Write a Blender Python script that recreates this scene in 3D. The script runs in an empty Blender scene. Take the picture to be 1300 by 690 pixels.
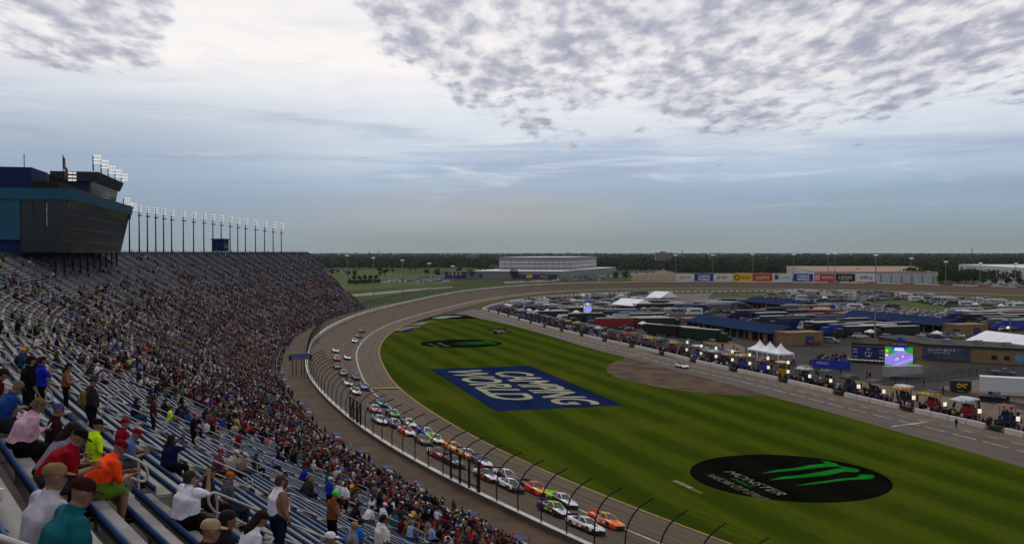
import bpy, bmesh, math, random
import numpy as np
from mathutils import Vector, Matrix
random.seed(7); RNG = np.random.default_rng(7)
scn = bpy.context.scene; COL = scn.collection
# ---------------------------------------------------------------- camera
FPX, CAMH = 1150.0, 31.0
PITCH = math.atan(25 / FPX)
cam_d = bpy.data.cameras.new('camera'); cam = bpy.data.objects.new('camera', cam_d); COL.objects.link(cam)
cam.location = (0, 0, CAMH); cam.rotation_euler = (math.pi / 2 - PITCH, 0, 0)
cam_d.sensor_width = 36; cam_d.lens = 36 * FPX / 1300; cam_d.clip_start = 0.1; cam_d.clip_end = 80000
scn.camera = cam
scn.render.resolution_x = 1024; scn.render.resolution_y = 543
# ---------------------------------------------------------------- exposure
scn.view_settings.view_transform = 'Standard'; scn.view_settings.look = 'None'
scn.view_settings.exposure = 0.0; scn.view_settings.gamma = 1.0
scn.cycles.max_bounces = 5; scn.cycles.diffuse_bounces = 2; scn.cycles.transparent_max_bounces = 12
scn.cycles.glossy_bounces = 2; scn.cycles.transmission_bounces = 2
scn.cycles.use_denoising = True
# ---------------------------------------------------------------- sky
SUN_EL, SUN_AZ = math.radians(42), math.radians(-14)      # azimuth from +Y towards +X
world = bpy.data.worlds.new('World'); scn.world = world; world.use_nodes = True
wn, wl = world.node_tree.nodes, world.node_tree.links
wn.clear()
def N(tree, t, **k):
    n = tree.nodes.new(t)
    for a, b in k.items(): setattr(n, a, b)
    return n
class G_:                                  # tiny node-expression helper
    def __init__(s, tree): s.t = tree
    def link(s, v, sock):
        if isinstance(v, (int, float)): sock.default_value = v
        elif isinstance(v, (tuple, list)): sock.default_value = tuple(v) + ((1,) if len(v) == 3 and len(sock.default_value) == 4 else ())
        else: s.t.links.new(v, sock)
    def m(s, op, a, b=0.0, c=None, clamp=False):
        n = N(s.t, 'ShaderNodeMath', operation=op, use_clamp=clamp); s.link(a, n.inputs[0]); s.link(b, n.inputs[1])
        if c is not None: s.link(c, n.inputs[2])
        return n.outputs[0]
    def ss(s, v, a, b, lo=0.0, hi=1.0):
        n = N(s.t, 'ShaderNodeMapRange', interpolation_type='SMOOTHSTEP'); s.link(v, n.inputs[0])
        n.inputs[1].default_value = a; n.inputs[2].default_value = b; n.inputs[3].default_value = lo; n.inputs[4].default_value = hi
        return n.outputs[0]
    def mix(s, f, a, b, blend='MIX'):
        n = N(s.t, 'ShaderNodeMix', data_type='RGBA', blend_type=blend); s.link(f, n.inputs[0]); s.link(a, n.inputs[6]); s.link(b, n.inputs[7])
        return n.outputs[2]
    def xyz(s, x, y, z):
        n = N(s.t, 'ShaderNodeCombineXYZ'); s.link(x, n.inputs[0]); s.link(y, n.inputs[1]); s.link(z, n.inputs[2]); return n.outputs[0]
    def noise(s, vec, scale, detail=4, rough=.55, dist=0.0):
        n = N(s.t, 'ShaderNodeTexNoise'); s.t.links.new(vec, n.inputs['Vector']); n.inputs['Scale'].default_value = scale
        n.inputs['Detail'].default_value = detail; n.inputs['Roughness'].default_value = rough; n.inputs['Distortion'].default_value = dist
        return n.outputs[0]
    def ramp(s, v, stops, interp='LINEAR'):
        n = N(s.t, 'ShaderNodeValToRGB'); s.link(v, n.inputs[0]); cr = n.color_ramp; cr.interpolation = interp
        while len(cr.elements) < len(stops): cr.elements.new(.5)
        for e, (p, c) in zip(cr.elements, stops): e.position = p; e.color = tuple(c) + (1,) if len(c) == 3 else c
        return n.outputs[0]
def build_world():
    g = G_(world.node_tree)
    sky = N(world.node_tree, 'ShaderNodeTexSky', sky_type='NISHITA'); sky.sun_disc = False
    sky.sun_elevation = SUN_EL; sky.sun_rotation = SUN_AZ; sky.altitude = 200; sky.dust_density = 2.0
    bg1 = N(world.node_tree, 'ShaderNodeBackground'); wl.new(sky.outputs[0], bg1.inputs[0]); bg1.inputs[1].default_value = 0.10
    tc = N(world.node_tree, 'ShaderNodeTexCoord'); sp = N(world.node_tree, 'ShaderNodeSeparateXYZ'); wl.new(tc.outputs['Generated'], sp.inputs[0])
    x, y, z = sp.outputs
    zc = g.m('MAXIMUM', z, 0.0)
    inv = g.m('DIVIDE', 1.0, g.m('ADD', zc, 0.10))
    px = g.m('MULTIPLY', x, inv); py = g.m('MULTIPLY', g.m('MULTIPLY', y, inv), 0.52)
    P = g.xyz(px, py, 0.0)
    # low layer: pale bright veil above, blue-grey towards the horizon
    big = g.noise(g.xyz(g.m('MULTIPLY', x, 1.0), g.m('MULTIPLY', z, 5.0), y), 2.2, 4, .55)
    zz = g.m('ADD', z, g.m('MULTIPLY', g.m('SUBTRACT', big, .5), 0.07))
    base = g.ramp(g.m('MULTIPLY', zz, 4.0, clamp=True), [(0.0, (.225, .285, .30)), (.10, (.25, .32, .36)), (.24, (.29, .395, .525)), (.38, (.45, .56, .71)), (.50, (.64, .71, .80)), (.64, (.84, .86, .89)), (.80, (.97, .93, .90)), (1, (.93, .90, .885))])
    # long flat stratus streaks
    st = g.noise(g.xyz(g.m('MULTIPLY', x, 1.3), g.m('MULTIPLY', z, 15.0), g.m('MULTIPLY', y, .6)), 2.4, 6, .62, .5)
    stm = g.m('MULTIPLY', g.ss(st, .46, .70), g.m('MULTIPLY', g.ss(z, .012, .06), g.ss(z, .21, .13)))
    base = g.mix(g.m('MULTIPLY', stm, .66), base, (.29, .375, .525))
    wisp = g.noise(g.xyz(g.m('MULTIPLY', x, 2.4), g.m('MULTIPLY', z, 9.0), y), 3.4, 7, .66, .8)
    base = g.mix(g.m('MULTIPLY', g.m('MULTIPLY', g.ss(wisp, .44, .72), g.ss(z, .10, .17)), .38), base, (.64, .67, .75))
    st2 = g.noise(g.xyz(g.m('MULTIPLY', x, 1.8), g.m('MULTIPLY', z, 17.0), y), 3.1, 6, .64, .6)
    base = g.mix(g.m('MULTIPLY', g.m('MULTIPLY', g.ss(st2, .50, .74), g.ss(z, .03, .10)), .55), base, (.86, .86, .885))
    # a cooler bank low on the left and a blue break low on the right
    lm = g.m('MULTIPLY', g.ss(x, -.05, -.42), g.m('MULTIPLY', g.ss(z, .20, .10), g.ss(z, -.02, .03)))
    base = g.mix(g.m('MULTIPLY', lm, .62), base, (.235, .315, .44))
    rm = g.m('MULTIPLY', g.ss(x, .30, .46), g.m('MULTIPLY', g.ss(z, .085, .06), g.ss(z, .025, .045)))
    base = g.mix(g.m('MULTIPLY', g.m('MULTIPLY', rm, g.ss(st, .40, .58)), .7), base, (.25, .33, .43))
    # high altocumulus field: clumps break up towards a ragged lower edge
    wob = g.noise(P, 2.0, 3, .5)
    n1 = g.noise(g.xyz(g.m('ADD', px, g.m('MULTIPLY', wob, .06)), py, 0.0), 12.5, 5, .54, .1); n2 = g.noise(P, 1.15, 4, .55); n3 = g.noise(P, 3.6, 4, .55)
    edge = g.m('ADD', z, g.m('MULTIPLY', g.m('SUBTRACT', n2, .5), .16))
    edge = g.m('ADD', edge, g.m('MULTIPLY', g.m('SUBTRACT', n3, .5), .10))
    edge = g.m('ADD', edge, g.m('SUBTRACT', g.m('MULTIPLY', g.ss(x, -.24, .06), .085), g.m('MULTIPLY', g.ss(x, .38, .50), .02)))
    gap = g.m('MULTIPLY', g.m('MULTIPLY', g.ss(x, -.37, -.30), g.ss(x, -.14, -.20)), g.m('MULTIPLY', g.ss(z, .40, .25), .085))
    edge = g.m('SUBTRACT', edge, gap)
    left = g.m('MULTIPLY', g.ss(x, -.30, -.37), g.ss(z, .15, .20)); edge = g.m('ADD', edge, g.m('MULTIPLY', left, .07))
    field = g.ss(edge, .172, .262)
    mixn = g.m('ADD', g.m('MULTIPLY', n1, .62), g.m('MULTIPLY', n3, .38))
    dens = g.ss(g.m('ADD', mixn, g.m('MULTIPLY', g.m('SUBTRACT', field, 1.0), .34)), .32, .55)
    shade = g.ss(mixn, .40, .66)
    ccol = g.mix(shade, (.70, .69, .74), (.30, .315, .42))
    base = g.mix(g.m('MULTIPLY', g.m('MULTIPLY', g.ss(x, -.30, -.08), g.ss(x, .22, .02)), g.m('MULTIPLY', g.m('MULTIPLY', g.ss(z, .085, .05), g.ss(z, .015, .035)), .35)), base, (.44, .42, .39))
    cloud = g.mix(g.m('MULTIPLY', dens, .90), base, ccol)
    bg2 = N(world.node_tree, 'ShaderNodeBackground'); wl.new(cloud, bg2.inputs[0]); bg2.inputs[1].default_value = 1.0
    mx = N(world.node_tree, 'ShaderNodeMixShader'); mx.inputs[0].default_value = .94
    wl.new(bg1.outputs[0], mx.inputs[1]); wl.new(bg2.outputs[0], mx.inputs[2])
    out = N(world.node_tree, 'ShaderNodeOutputWorld'); wl.new(mx.outputs[0], out.inputs[0])
build_world()
# ---------------------------------------------------------------- sun (overcast: weak and wide)
sun_d = bpy.data.lights.new('sun', 'SUN'); sun = bpy.data.objects.new('sun', sun_d); COL.objects.link(sun)
sun_d.energy = 0.8; sun_d.angle = math.radians(14); sun_d.color = (1, .95, .88)
_sd = Vector((math.sin(SUN_AZ) * math.cos(SUN_EL), math.cos(SUN_AZ) * math.cos(SUN_EL), math.sin(SUN_EL)))
sun.rotation_euler = (-_sd).to_track_quat('-Z', 'Y').to_euler(); sun.location = (0, 0, 300)
# ---------------------------------------------------------------- helpers
_c, _s = math.cos(PITCH), math.sin(PITCH)
def ray(px, py):
    x, y = px - 650, -(py - 345)
    return np.array([x, FPX * _c + y * _s, -FPX * _s + y * _c])
def gp(px, py, z=0.0):                    # photo pixel -> point at height z
    d = ray(px, py); t = (z - CAMH) / d[2]
    return np.array([d[0] * t, d[1] * t, z])
def gxy(px, py, z=0.0): return tuple(gp(px, py, z)[:2])
def lin(r, g, b):
    f = lambda v: (v / 255 / 12.92) if v <= 10 else ((v / 255 + .055) / 1.055) ** 2.4
    return (f(r), f(g), f(b))
MATS = {}
def mat(name, col, rough=.7, var=0.0, scale=1.0, col2=None, metal=0.0, spec=.4, emit=0.0, bump=0.0, coord='Object', detail=4, alpha=1.0):
    if name in MATS: return MATS[name]
    m = bpy.data.materials.new(name); m.use_nodes = True; MATS[name] = m
    t = m.node_tree; b = t.nodes['Principled BSDF']; g = G_(t)
    b.inputs['Roughness'].default_value = rough; b.inputs['Metallic'].default_value = metal; b.inputs['Specular IOR Level'].default_value = spec
    c = tuple(col)
    if var > 0 or col2 is not None or bump > 0:
        tc = N(t, 'ShaderNodeTexCoord'); n = g.noise(tc.outputs[coord], scale, detail, .6)
        if col2 is None: col2 = tuple(max(0, v * (1 - var)) for v in c); c = tuple(v * (1 + var) for v in c)
        t.links.new(g.mix(g.ss(n, .3, .7), c, col2), b.inputs['Base Color'])
        if bump > 0:
            bp = N(t, 'ShaderNodeBump'); bp.inputs['Strength'].default_value = bump; t.links.new(n, bp.inputs['Height']); t.links.new(bp.outputs[0], b.inputs['Normal'])
    else: b.inputs['Base Color'].default_value = c + (1,)
    if emit > 0:
        b.inputs['Emission Color'].default_value = tuple(col) + (1,); b.inputs['Emission Strength'].default_value = emit
    if alpha < 1: b.inputs['Alpha'].default_value = alpha
    m.diffuse_color = tuple(col) + (1,)
    return m
def flat(r, g, b, rough=.6, **k):         # plain painted material keyed by its sRGB colour
    return mat('paint_%d_%d_%d_%d' % (r, g, b, int(rough * 100)), lin(r, g, b), rough, **k)
def props(o, label=None, cat=None, group=None, kind=None):
    if label: o['label'] = label
    if cat: o['category'] = cat
    if group: o['group'] = group
    if kind: o['kind'] = kind
    return o
def empty(name, loc=(0, 0, 0), rz=0.0, label=None, cat=None, group=None, parent=None):
    o = bpy.data.objects.new(name, None); COL.objects.link(o); o.location = loc; o.rotation_euler = (0, 0, rz); o.parent = parent
    o.empty_display_size = .1
    return props(o, label, cat, group)
def mesh_np(name, V, F, mi=None, mats=(), smooth=False, check=True):   # V (n,3); F (m,k) uniform array
    me = bpy.data.meshes.new(name); V = np.asarray(V, np.float32); F = np.asarray(F, np.int32); k = F.shape[1]
    me.vertices.add(len(V)); me.vertices.foreach_set('co', V.ravel())
    me.loops.add(F.size); me.loops.foreach_set('vertex_index', F.ravel())
    me.polygons.add(len(F)); me.polygons.foreach_set('loop_start', np.arange(0, F.size, k, dtype=np.int32)); me.polygons.foreach_set('loop_total', np.full(len(F), k, np.int32))
    for m in mats: me.materials.append(m)
    if mi is not None: me.polygons.foreach_set('material_index', np.asarray(mi, np.int32))
    if smooth: me.polygons.foreach_set('use_smooth', np.ones(len(F), bool))
    me.update()
    if check: me.validate()
    return me
def link(name, me, parent=None, loc=None, rz=None, **k):
    o = bpy.data.objects.new(name, me); COL.objects.link(o); o.parent = parent
    if loc is not None: o.location = loc
    if rz is not None: o.rotation_euler = (0, 0, rz)
    return props(o, k.get('label'), k.get('cat'), k.get('group'), k.get('kind'))
class MB:                                  # mesh builder
    def __init__(s): s.v = []; s.f = []; s.m = []; s.sm = []
    def add(s, vs, fs, m=0, smooth=False):
        b = len(s.v); s.v += [tuple(map(float, p)) for p in vs]
        for f in fs: s.f.append(tuple(b + i for i in f)); s.m.append(m); s.sm.append(smooth)
    def quad(s, a, b, c, d, m=0): s.add([a, b, c, d], [(0, 1, 2, 3)], m)
    def box(s, c, d, rz=0.0, m=0, top=None):
        # c centre, d full dims; top=(sx,sy) scales the top face
        hx, hy, hz = d[0] / 2, d[1] / 2, d[2] / 2; tx, ty = top or (1, 1)
        ca, sa = math.cos(rz), math.sin(rz)
        P = []
        for z, kx, ky in ((-hz, 1, 1), (hz, tx, ty)):
            for x, y in ((-hx, -hy), (hx, -hy), (hx, hy), (-hx, hy)):
                x2, y2 = x * kx, y * ky; P.append((c[0] + x2 * ca - y2 * sa, c[1] + x2 * sa + y2 * ca, c[2] + z))
        s.add(P, [(3, 2, 1, 0), (4, 5, 6, 7), (0, 1, 5, 4), (1, 2, 6, 5), (2, 3, 7, 6), (3, 0, 4, 7)], m)
    def bar(s, a, b, w, h=None, m=0):      # square bar between two points
        a, b = Vector(a), Vector(b); d = (b - a).normalized(); up = Vector((0, 0, 1)) if abs(d.z) < .95 else Vector((1, 0, 0))
        r = d.cross(up).normalized(); u = r.cross(d); h = h or w; P = []
        for p in (a, b):
            for i, j in ((-1, -1), (1, -1), (1, 1), (-1, 1)): P.append(p + r * (i * w / 2) + u * (j * h / 2))
        s.add(P, [(3, 2, 1, 0), (4, 5, 6, 7), (0, 1, 5, 4), (1, 2, 6, 5), (2, 3, 7, 6), (3, 0, 4, 7)], m)
    def tube(s, pts, r, n=6, m=0, caps=True, smooth=True):
        pts = [Vector(p) for p in pts]; rs = r if isinstance(r, (list, tuple)) else [r] * len(pts); P = []; F = []
        pr = None
        for i, p in enumerate(pts):
            d = (pts[min(i + 1, len(pts) - 1)] - pts[max(i - 1, 0)]).normalized()
            if pr is None: pr = d.cross(Vector((0, 0, 1)) if abs(d.z) < .9 else Vector((1, 0, 0))).normalized()
            else: pr = (pr - d * pr.dot(d)).normalized()
            q = d.cross(pr)
            for k in range(n):
                a = 2 * math.pi * k / n; P.append(p + pr * (math.cos(a) * rs[i]) + q * (math.sin(a) * rs[i]))
        for i in range(len(pts) - 1):
            for k in range(n): F.append((i * n + k, i * n + (k + 1) % n, (i + 1) * n + (k + 1) % n, (i + 1) * n + k))
        s.add(P, F, m, smooth)
        if caps: s.add(P[:n], [tuple(range(n - 1, -1, -1))], m); s.add(P[-n:], [tuple(range(n))], m)
    def loft(s, rings, m=0, smooth=True, caps=True, closed=True):
        n = len(rings[0]); P = [p for r in rings for p in r]; F = []
        for i in range(len(rings) - 1):
            for k in range(n if closed else n - 1): F.append((i * n + k, i * n + (k + 1) % n, (i + 1) * n + (k + 1) % n, (i + 1) * n + k))
        s.add(P, F, m, smooth)
        if caps: s.add(rings[0], [tuple(range(n - 1, -1, -1))], m); s.add(rings[-1], [tuple(range(n))], m)
    def poly(s, pts, m=0): s.add(pts, [tuple(range(len(pts)))], m)
    def prism(s, xy, z0, z1, m=0, mt=None):
        n = len(xy); a = sum(xy[i][0] * xy[(i + 1) % n][1] - xy[(i + 1) % n][0] * xy[i][1] for i in range(n))
        if a < 0: xy = xy[::-1]
        B = [(x, y, z0) for x, y in xy]; T = [(x, y, z1) for x, y in xy]
        s.add(B + T, [(i, (i + 1) % n, n + (i + 1) % n, n + i) for i in range(n)], m)
        s.add(T, [tuple(range(n))], m if mt is None else mt); s.add(B, [tuple(range(n - 1, -1, -1))], m)
    def mesh(s, name, mats=()):
        me = bpy.data.meshes.new(name); me.from_pydata(s.v, [], s.f)
        for m in mats: me.materials.append(m)
        me.polygons.foreach_set('material_index', s.m); me.polygons.foreach_set('use_smooth', s.sm); me.update(); return me
    def obj(s, name, mats, parent=None, **k):
        if not isinstance(mats, (list, tuple)): mats = [mats]
        return link(name, s.mesh(name, mats), parent, **k)
def text_mesh(txt, size=1.0, bold=0.0, shear=0.0, space=1.0, align='CENTER', line=1.0):
    cu = bpy.data.curves.new('t', 'FONT'); cu.body = txt; cu.size = size; cu.offset = bold; cu.shear = shear; cu.space_character = space; cu.align_x = align; cu.space_line = line; cu.resolution_u = 3
    ob = bpy.data.objects.new('t', cu); COL.objects.link(ob)
    me = bpy.data.meshes.new_from_object(ob.evaluated_get(bpy.context.evaluated_depsgraph_get()))
    bpy.data.objects.remove(ob); bpy.data.curves.remove(cu); return me
def text_fit(name, txt, M, w, h, material, parent=None, bold=0.02, shear=0.0, space=1.0, **k):
    # lettering stretched to w x h, laid into the plane M (its x,y), centred
    me = text_mesh(txt, 1, bold, shear, space); n = len(me.vertices); co = np.empty(n * 3, np.float32); me.vertices.foreach_get('co', co); co = co.reshape(-1, 3)
    lo, hi = co.min(0), co.max(0); co = (co - (lo + hi) / 2); co[:, 0] *= w / max(hi[0] - lo[0], 1e-6); co[:, 1] *= h / max(hi[1] - lo[1], 1e-6); co[:, 2] = 0
    M = np.array(M); co = co @ M[:3, :3].T + M[:3, 3]
    me.vertices.foreach_set('co', co.astype(np.float32).ravel()); me.materials.clear(); me.materials.append(material); me.update()
    return link(name, me, parent, **k)
def frame(o, xdir, ydir):                 # 4x4 from origin, x and y axes
    x = Vector(xdir).normalized(); y = Vector(ydir); y = (y - x * y.dot(x)).normalized(); z = x.cross(y)
    M = np.eye(4); M[:3, 0] = x; M[:3, 1] = y; M[:3, 2] = z; M[:3, 3] = o; return M
def copy_tree(o, parent=None):
    c = o.copy(); COL.objects.link(c); c.parent = parent
    for ch in o.children: copy_tree(ch, c)
    return c
def spline(pts, step, passes=3):          # smooth polyline through points, resampled
    P = np.array(pts, float); n = len(P); out = []
    for i in range(n - 1):
        p0, p1, p2, p3 = P[max(i - 1, 0)], P[i], P[i + 1], P[min(i + 2, n - 1)]
        for t in np.linspace(0, 1, 24, endpoint=False):
            out.append(.5 * ((2 * p1) + (-p0 + p2) * t + (2 * p0 - 5 * p1 + 4 * p2 - p3) * t * t + (-p0 + 3 * p1 - 3 * p2 + p3) * t ** 3))
    out.append(P[-1]); Q = np.array(out)
    def rs(Q):
        d = np.r_[0, np.cumsum(np.linalg.norm(np.diff(Q, axis=0), axis=1))]; m = max(2, int(round(d[-1] / step)) + 1); s = np.linspace(0, d[-1], m)
        return np.stack([np.interp(s, d, Q[:, j]) for j in range(Q.shape[1])], 1)
    Q = rs(Q)
    for _ in range(passes):
        R = Q.copy(); R[1:-1] = (Q[:-2] + 2 * Q[1:-1] + Q[2:]) / 4; Q = R
    return rs(Q)
def tangents(Q):
    T = np.gradient(Q[:, :2], axis=0); return T / np.linalg.norm(T, axis=1)[:, None]
def strip(name, A, B, material, parent=None, flip=False, **k):   # ribbon between two 3D polylines
    n = len(A); V = np.empty((2 * n, 3)); V[0::2] = A; V[1::2] = B; i = np.arange(n - 1) * 2
    F = np.stack([i, i + 1, i + 3, i + 2] if flip else [i, i + 2, i + 3, i + 1], 1)
    return link(name, mesh_np(name, V, F, None, [material]), parent, **k)
# ================================================================ surfaces
def stripe_grass(name, c1, c2, c3, ang, width, rag=0.0):
    m = bpy.data.materials.new(name); m.use_nodes = True; MATS[name] = m; t = m.node_tree; g = G_(t); b = t.nodes['Principled BSDF']
    tc = N(t, 'ShaderNodeTexCoord'); sp = N(t, 'ShaderNodeSeparateXYZ'); t.links.new(tc.outputs['Object'], sp.inputs[0])
    ca, sa = math.cos(ang), math.sin(ang)
    across = g.m('ADD', g.m('MULTIPLY', sp.outputs[0], ca), g.m('MULTIPLY', sp.outputs[1], sa))
    along = g.m('SUBTRACT', g.m('MULTIPLY', sp.outputs[1], ca), g.m('MULTIPLY', sp.outputs[0], sa))
    wob = g.noise(tc.outputs['Object'], .05, 3)
    ph = g.m('ADD', across, g.m('MULTIPLY', wob, 2.5))
    wv = g.m('SINE', g.m('MULTIPLY', ph, 2 * math.pi / width))
    fine = g.noise(g.xyz(g.m('MULTIPLY', across, 1.0), g.m('MULTIPLY', along, .06), 0.0), .9, 5, .65)
    patch = g.noise(tc.outputs['Object'], .035, 4, .6)
    tuft = g.noise(tc.outputs['Object'], 2.2, 4, .7)
    c = g.mix(g.ss(wv, -.75, .75), c1, c2)
    c = g.mix(g.m('MULTIPLY', g.ss(fine, .35, .7), .55), c, c3)
    c = g.mix(g.m('MULTIPLY', g.ss(patch, .50, .72), .65), c, (c2[0] * 1.5, c2[1] * 1.02, c2[2] * 1.4))
    dry = g.noise(tc.outputs['Object'], .14, 6, .7); c = g.mix(g.m('MULTIPLY', g.ss(dry, .54, .74), .5), c, (c1[0] * .7, c1[1] * .62, c1[2] * .8))
    if rag: c = g.mix(g.m('MULTIPLY', g.ss(g.noise(tc.outputs['Object'], .9, 7, .75), .52, .66), rag), c, (.03, .045, .006))
    c = g.mix(g.m('MULTIPLY', g.ss(tuft, .35, .75), .45), c, (c1[0] * .45, c1[1] * .5, c1[2] * .5))
    t.links.new(c, b.inputs['Base Color']); b.inputs['Roughness'].default_value = 1.0; b.inputs['Specular IOR Level'].default_value = 0.0
    return m
def asphalt(name, c, c2, groove=True, dark=.72):
    # streaked along the UV u direction (metres), v = metres across
    m = bpy.data.materials.new(name); m.use_nodes = True; MATS[name] = m; t = m.node_tree; g = G_(t); b = t.nodes['Principled BSDF']
    uv = N(t, 'ShaderNodeUVMap'); sp = N(t, 'ShaderNodeSeparateXYZ'); t.links.new(uv.outputs[0], sp.inputs[0])
    st = g.noise(g.xyz(g.m('MULTIPLY', sp.outputs[0], .012), g.m('MULTIPLY', sp.outputs[1], .9), 0.0), 1.0, 6, .65)
    bl = g.noise(g.xyz(g.m('MULTIPLY', sp.outputs[0], .07), g.m('MULTIPLY', sp.outputs[1], .2), 3.0), 1.0, 4, .6)
    tc = N(t, 'ShaderNodeTexCoord'); fi = g.noise(tc.outputs['Object'], 3.0, 4, .7)
    col = g.mix(g.ss(st, .3, .7), c, c2); col = g.mix(g.m('MULTIPLY', g.ss(bl, .35, .7), .5), col, tuple(v * .82 for v in c2))
    col = g.mix(g.m('MULTIPLY', g.ss(fi, .3, .8), .3), col, tuple(v * .6 for v in c))
    if groove:                             # rubbered-in lanes and tar seams
        for v0, w, k in ((9.6, 1.8, .42), (13.0, 2.2, .36), (16.3, 1.3, .24)):
            d = g.m('ABSOLUTE', g.m('SUBTRACT', sp.outputs[1], v0)); col = g.mix(g.m('MULTIPLY', g.ss(d, w, 0), k), col, tuple(v * .35 for v in c))
        for v0 in (3.4, 10.8, 14.6):
            d = g.m('ABSOLUTE', g.m('SUBTRACT', g.m('ADD', sp.outputs[1], g.m('MULTIPLY', bl, .3)), v0)); col = g.mix(g.m('MULTIPLY', g.ss(d, .16, .05), .55), col, tuple(v * .3 for v in c))
    t.links.new(col, b.inputs['Base Color']); b.inputs['Roughness'].default_value = .85; b.inputs['Specular IOR Level'].default_value = .2
    return m
PITD = np.array([.305, -.952]); PITN = np.array([.952, .305])      # along pit road towards the camera end; away from the stands
m_grass = stripe_grass('mown_grass', (.032, .054, .0035), (.062, .088, .0060), (.035, .048, .0040), math.atan2(PITN[1], PITN[0]), 9.0)
m_grass2 = mat('rough_grass', (.045, .060, .014), .95, col2=(.075, .070, .020), scale=.06, spec=.05, detail=6)
m_field = mat('field_green', (.050, .085, .014), .95, col2=(.075, .085, .022), scale=.012, spec=.05, detail=5)
m_track = asphalt('track_asphalt', (.118, .082, .048), (.080, .055, .032))
m_pit = asphalt('pit_asphalt', (.118, .094, .074), (.080, .062, .048), groove=False)
m_paddock = mat('paddock_asphalt', (.020, .0175, .016), .95, col2=(.044, .037, .031), scale=.035, detail=7, spec=.2)
m_dirt = mat('scuffed_dirt', (.125, .085, .055), .95, col2=(.055, .037, .024), scale=.16, detail=7, spec=.05)
m_conc = mat('concrete', (.21, .195, .175), .9, col2=(.14, .13, .115), scale=.5, detail=6, spec=.15)
m_tanconc = mat('tan_concrete', (.165, .125, .085), .9, col2=(.11, .084, .058), scale=.25, detail=6, spec=.15)
m_white = mat('white_paint', (.62, .60, .55), .6, col2=(.42, .40, .36), scale=.35, detail=5)
m_wline = mat('line_white', (.55, .53, .48), .8, col2=(.22, .20, .17), scale=.7, detail=5, spec=.1)
m_yline = mat('line_yellow', (.42, .27, .06), .8, col2=(.24, .16, .05), scale=.6, detail=5, spec=.1)
m_black = mat('black_paint', (.012, .012, .012), .7)
m_steel = mat('galvanised_steel', (.20, .20, .20), .5, metal=.5, var=.2, scale=3)
m_dsteel = mat('dark_steel', (.020, .018, .016), .9, var=.2, scale=2, spec=.08)
m_rail = mat('rail_metal', (.42, .40, .37), .45, metal=.4, var=.15, scale=4)
# ================================================================ ground
mb = MB(); R = 30000
mb.quad((-R, -2000, -.06), (R, -2000, -.06), (R, R * 1.4, -.06), (-R, R * 1.4, -.06))
m_ground = bpy.data.materials.new('countryside'); m_ground.use_nodes = True
def _gm():
    t = m_ground.node_tree; g = G_(t); b = t.nodes['Principled BSDF']; tc = N(t, 'ShaderNodeTexCoord'); P = tc.outputs['Object']
    n1 = g.noise(P, .0035, 5, .55); n2 = g.noise(P, .03, 5, .6); n3 = g.noise(P, .0009, 3, .5)
    c = g.mix(g.ss(n1, .42, .6), (.042, .070, .013), (.030, .042, .012)); c = g.mix(g.m('MULTIPLY', g.ss(n2, .4, .75), .5), c, (.075, .075, .022))
    c = g.mix(g.m('MULTIPLY', g.ss(n3, .5, .65), .5), c, (.07, .06, .025))
    t.links.new(c, b.inputs['Base Color']); b.inputs['Roughness'].default_value = 1; b.inputs['Specular IOR Level'].default_value = .05
_gm()
mb.obj('ground', m_ground, kind='structure')
# ================================================================ the oval
I_PTS = [(230, -190), (192, -135), (155, -85), (118, -35), (82, 13), (46, 62), (23.6, 95.7), (5.8, 126.3), (-9, 158.8), (-24.6, 203.1), (-34.5, 245), (-42, 287), (-46, 335), (-45.5, 385), (-41, 430), (-33, 482), (-22.5, 540), (-10, 593), (7, 645), (31, 695), (64, 733), (108, 757), (163, 765), (222, 757), (276, 732), (320, 693), (358, 643), (390, 590), (420, 535), (460, 460), (500, 380)]
IC = spline(I_PTS, 3.0, 20); IT = tangents(IC); IL = np.stack([-IT[:, 1], IT[:, 0]], 1)      # IL points away from the infield
NI = len(IC); IS = np.arange(NI) * 3.0
ZB = np.interp(np.arange(NI), [0, int(np.argmin(abs(IC[:, 1] - 300) + 1e3 * (IC[:, 0] > 0))), int(np.argmin(abs(IC[:, 1] - 560) + 1e3 * (IC[:, 0] > 60))), NI], [2.7, 3.0, 5.0, 5.0])
def off(d, z): 
    z = np.broadcast_to(z, (NI,)); return np.column_stack([IC + IL * np.broadcast_to(d, (NI,))[:, None], z])
def ribbon(name, rows, vs, material, parent=None, i0=0, i1=None, **k):   # rows: list of (NI,3); vs: v metres of each
    i1 = i1 or NI; n = i1 - i0; r = len(rows); V = np.stack([a[i0:i1] for a in rows], 1).reshape(-1, 3)
    a = (np.arange(n - 1)[:, None] * r + np.arange(r - 1)[None, :]).ravel(); F = np.stack([a, a + r, a + r + 1, a + 1], 1)
    me = mesh_np(name, V, F, None, [material]); uv = me.uv_layers.new(name='UVMap')
    UV = np.stack([np.repeat(IS[i0:i1], r), np.tile(vs, n)], 1); uv.data.foreach_set('uv', UV[F.ravel()].astype(np.float32).ravel())
    return link(name, me, parent, **k)
APR, WID = 7.0, 20.0
bank = lambda d: .2 * min(d, APR) / APR + (ZB - .2) * max(0.0, (d - APR) / (WID - APR))
DS = [0, 3.5, 7, 10, 13, 16, 20.2]
ribbon('racetrack', [off(d, bank(d)) for d in DS], DS, m_track, kind='structure')
o = strip('track_edge_line', off(6.85, bank(6.85) + .02), off(7.25, bank(7.25) + .02), m_wline, kind='structure')
o = strip('grass_edge_line', off(.15, .03), off(.42, .035), m_yline, kind='structure')
# infield sheet
mb = MB(); mb.poly([(p[0], p[1], 0.0) for p in IC]); mb.obj('infield_paving', m_paddock, kind='structure')
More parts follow.
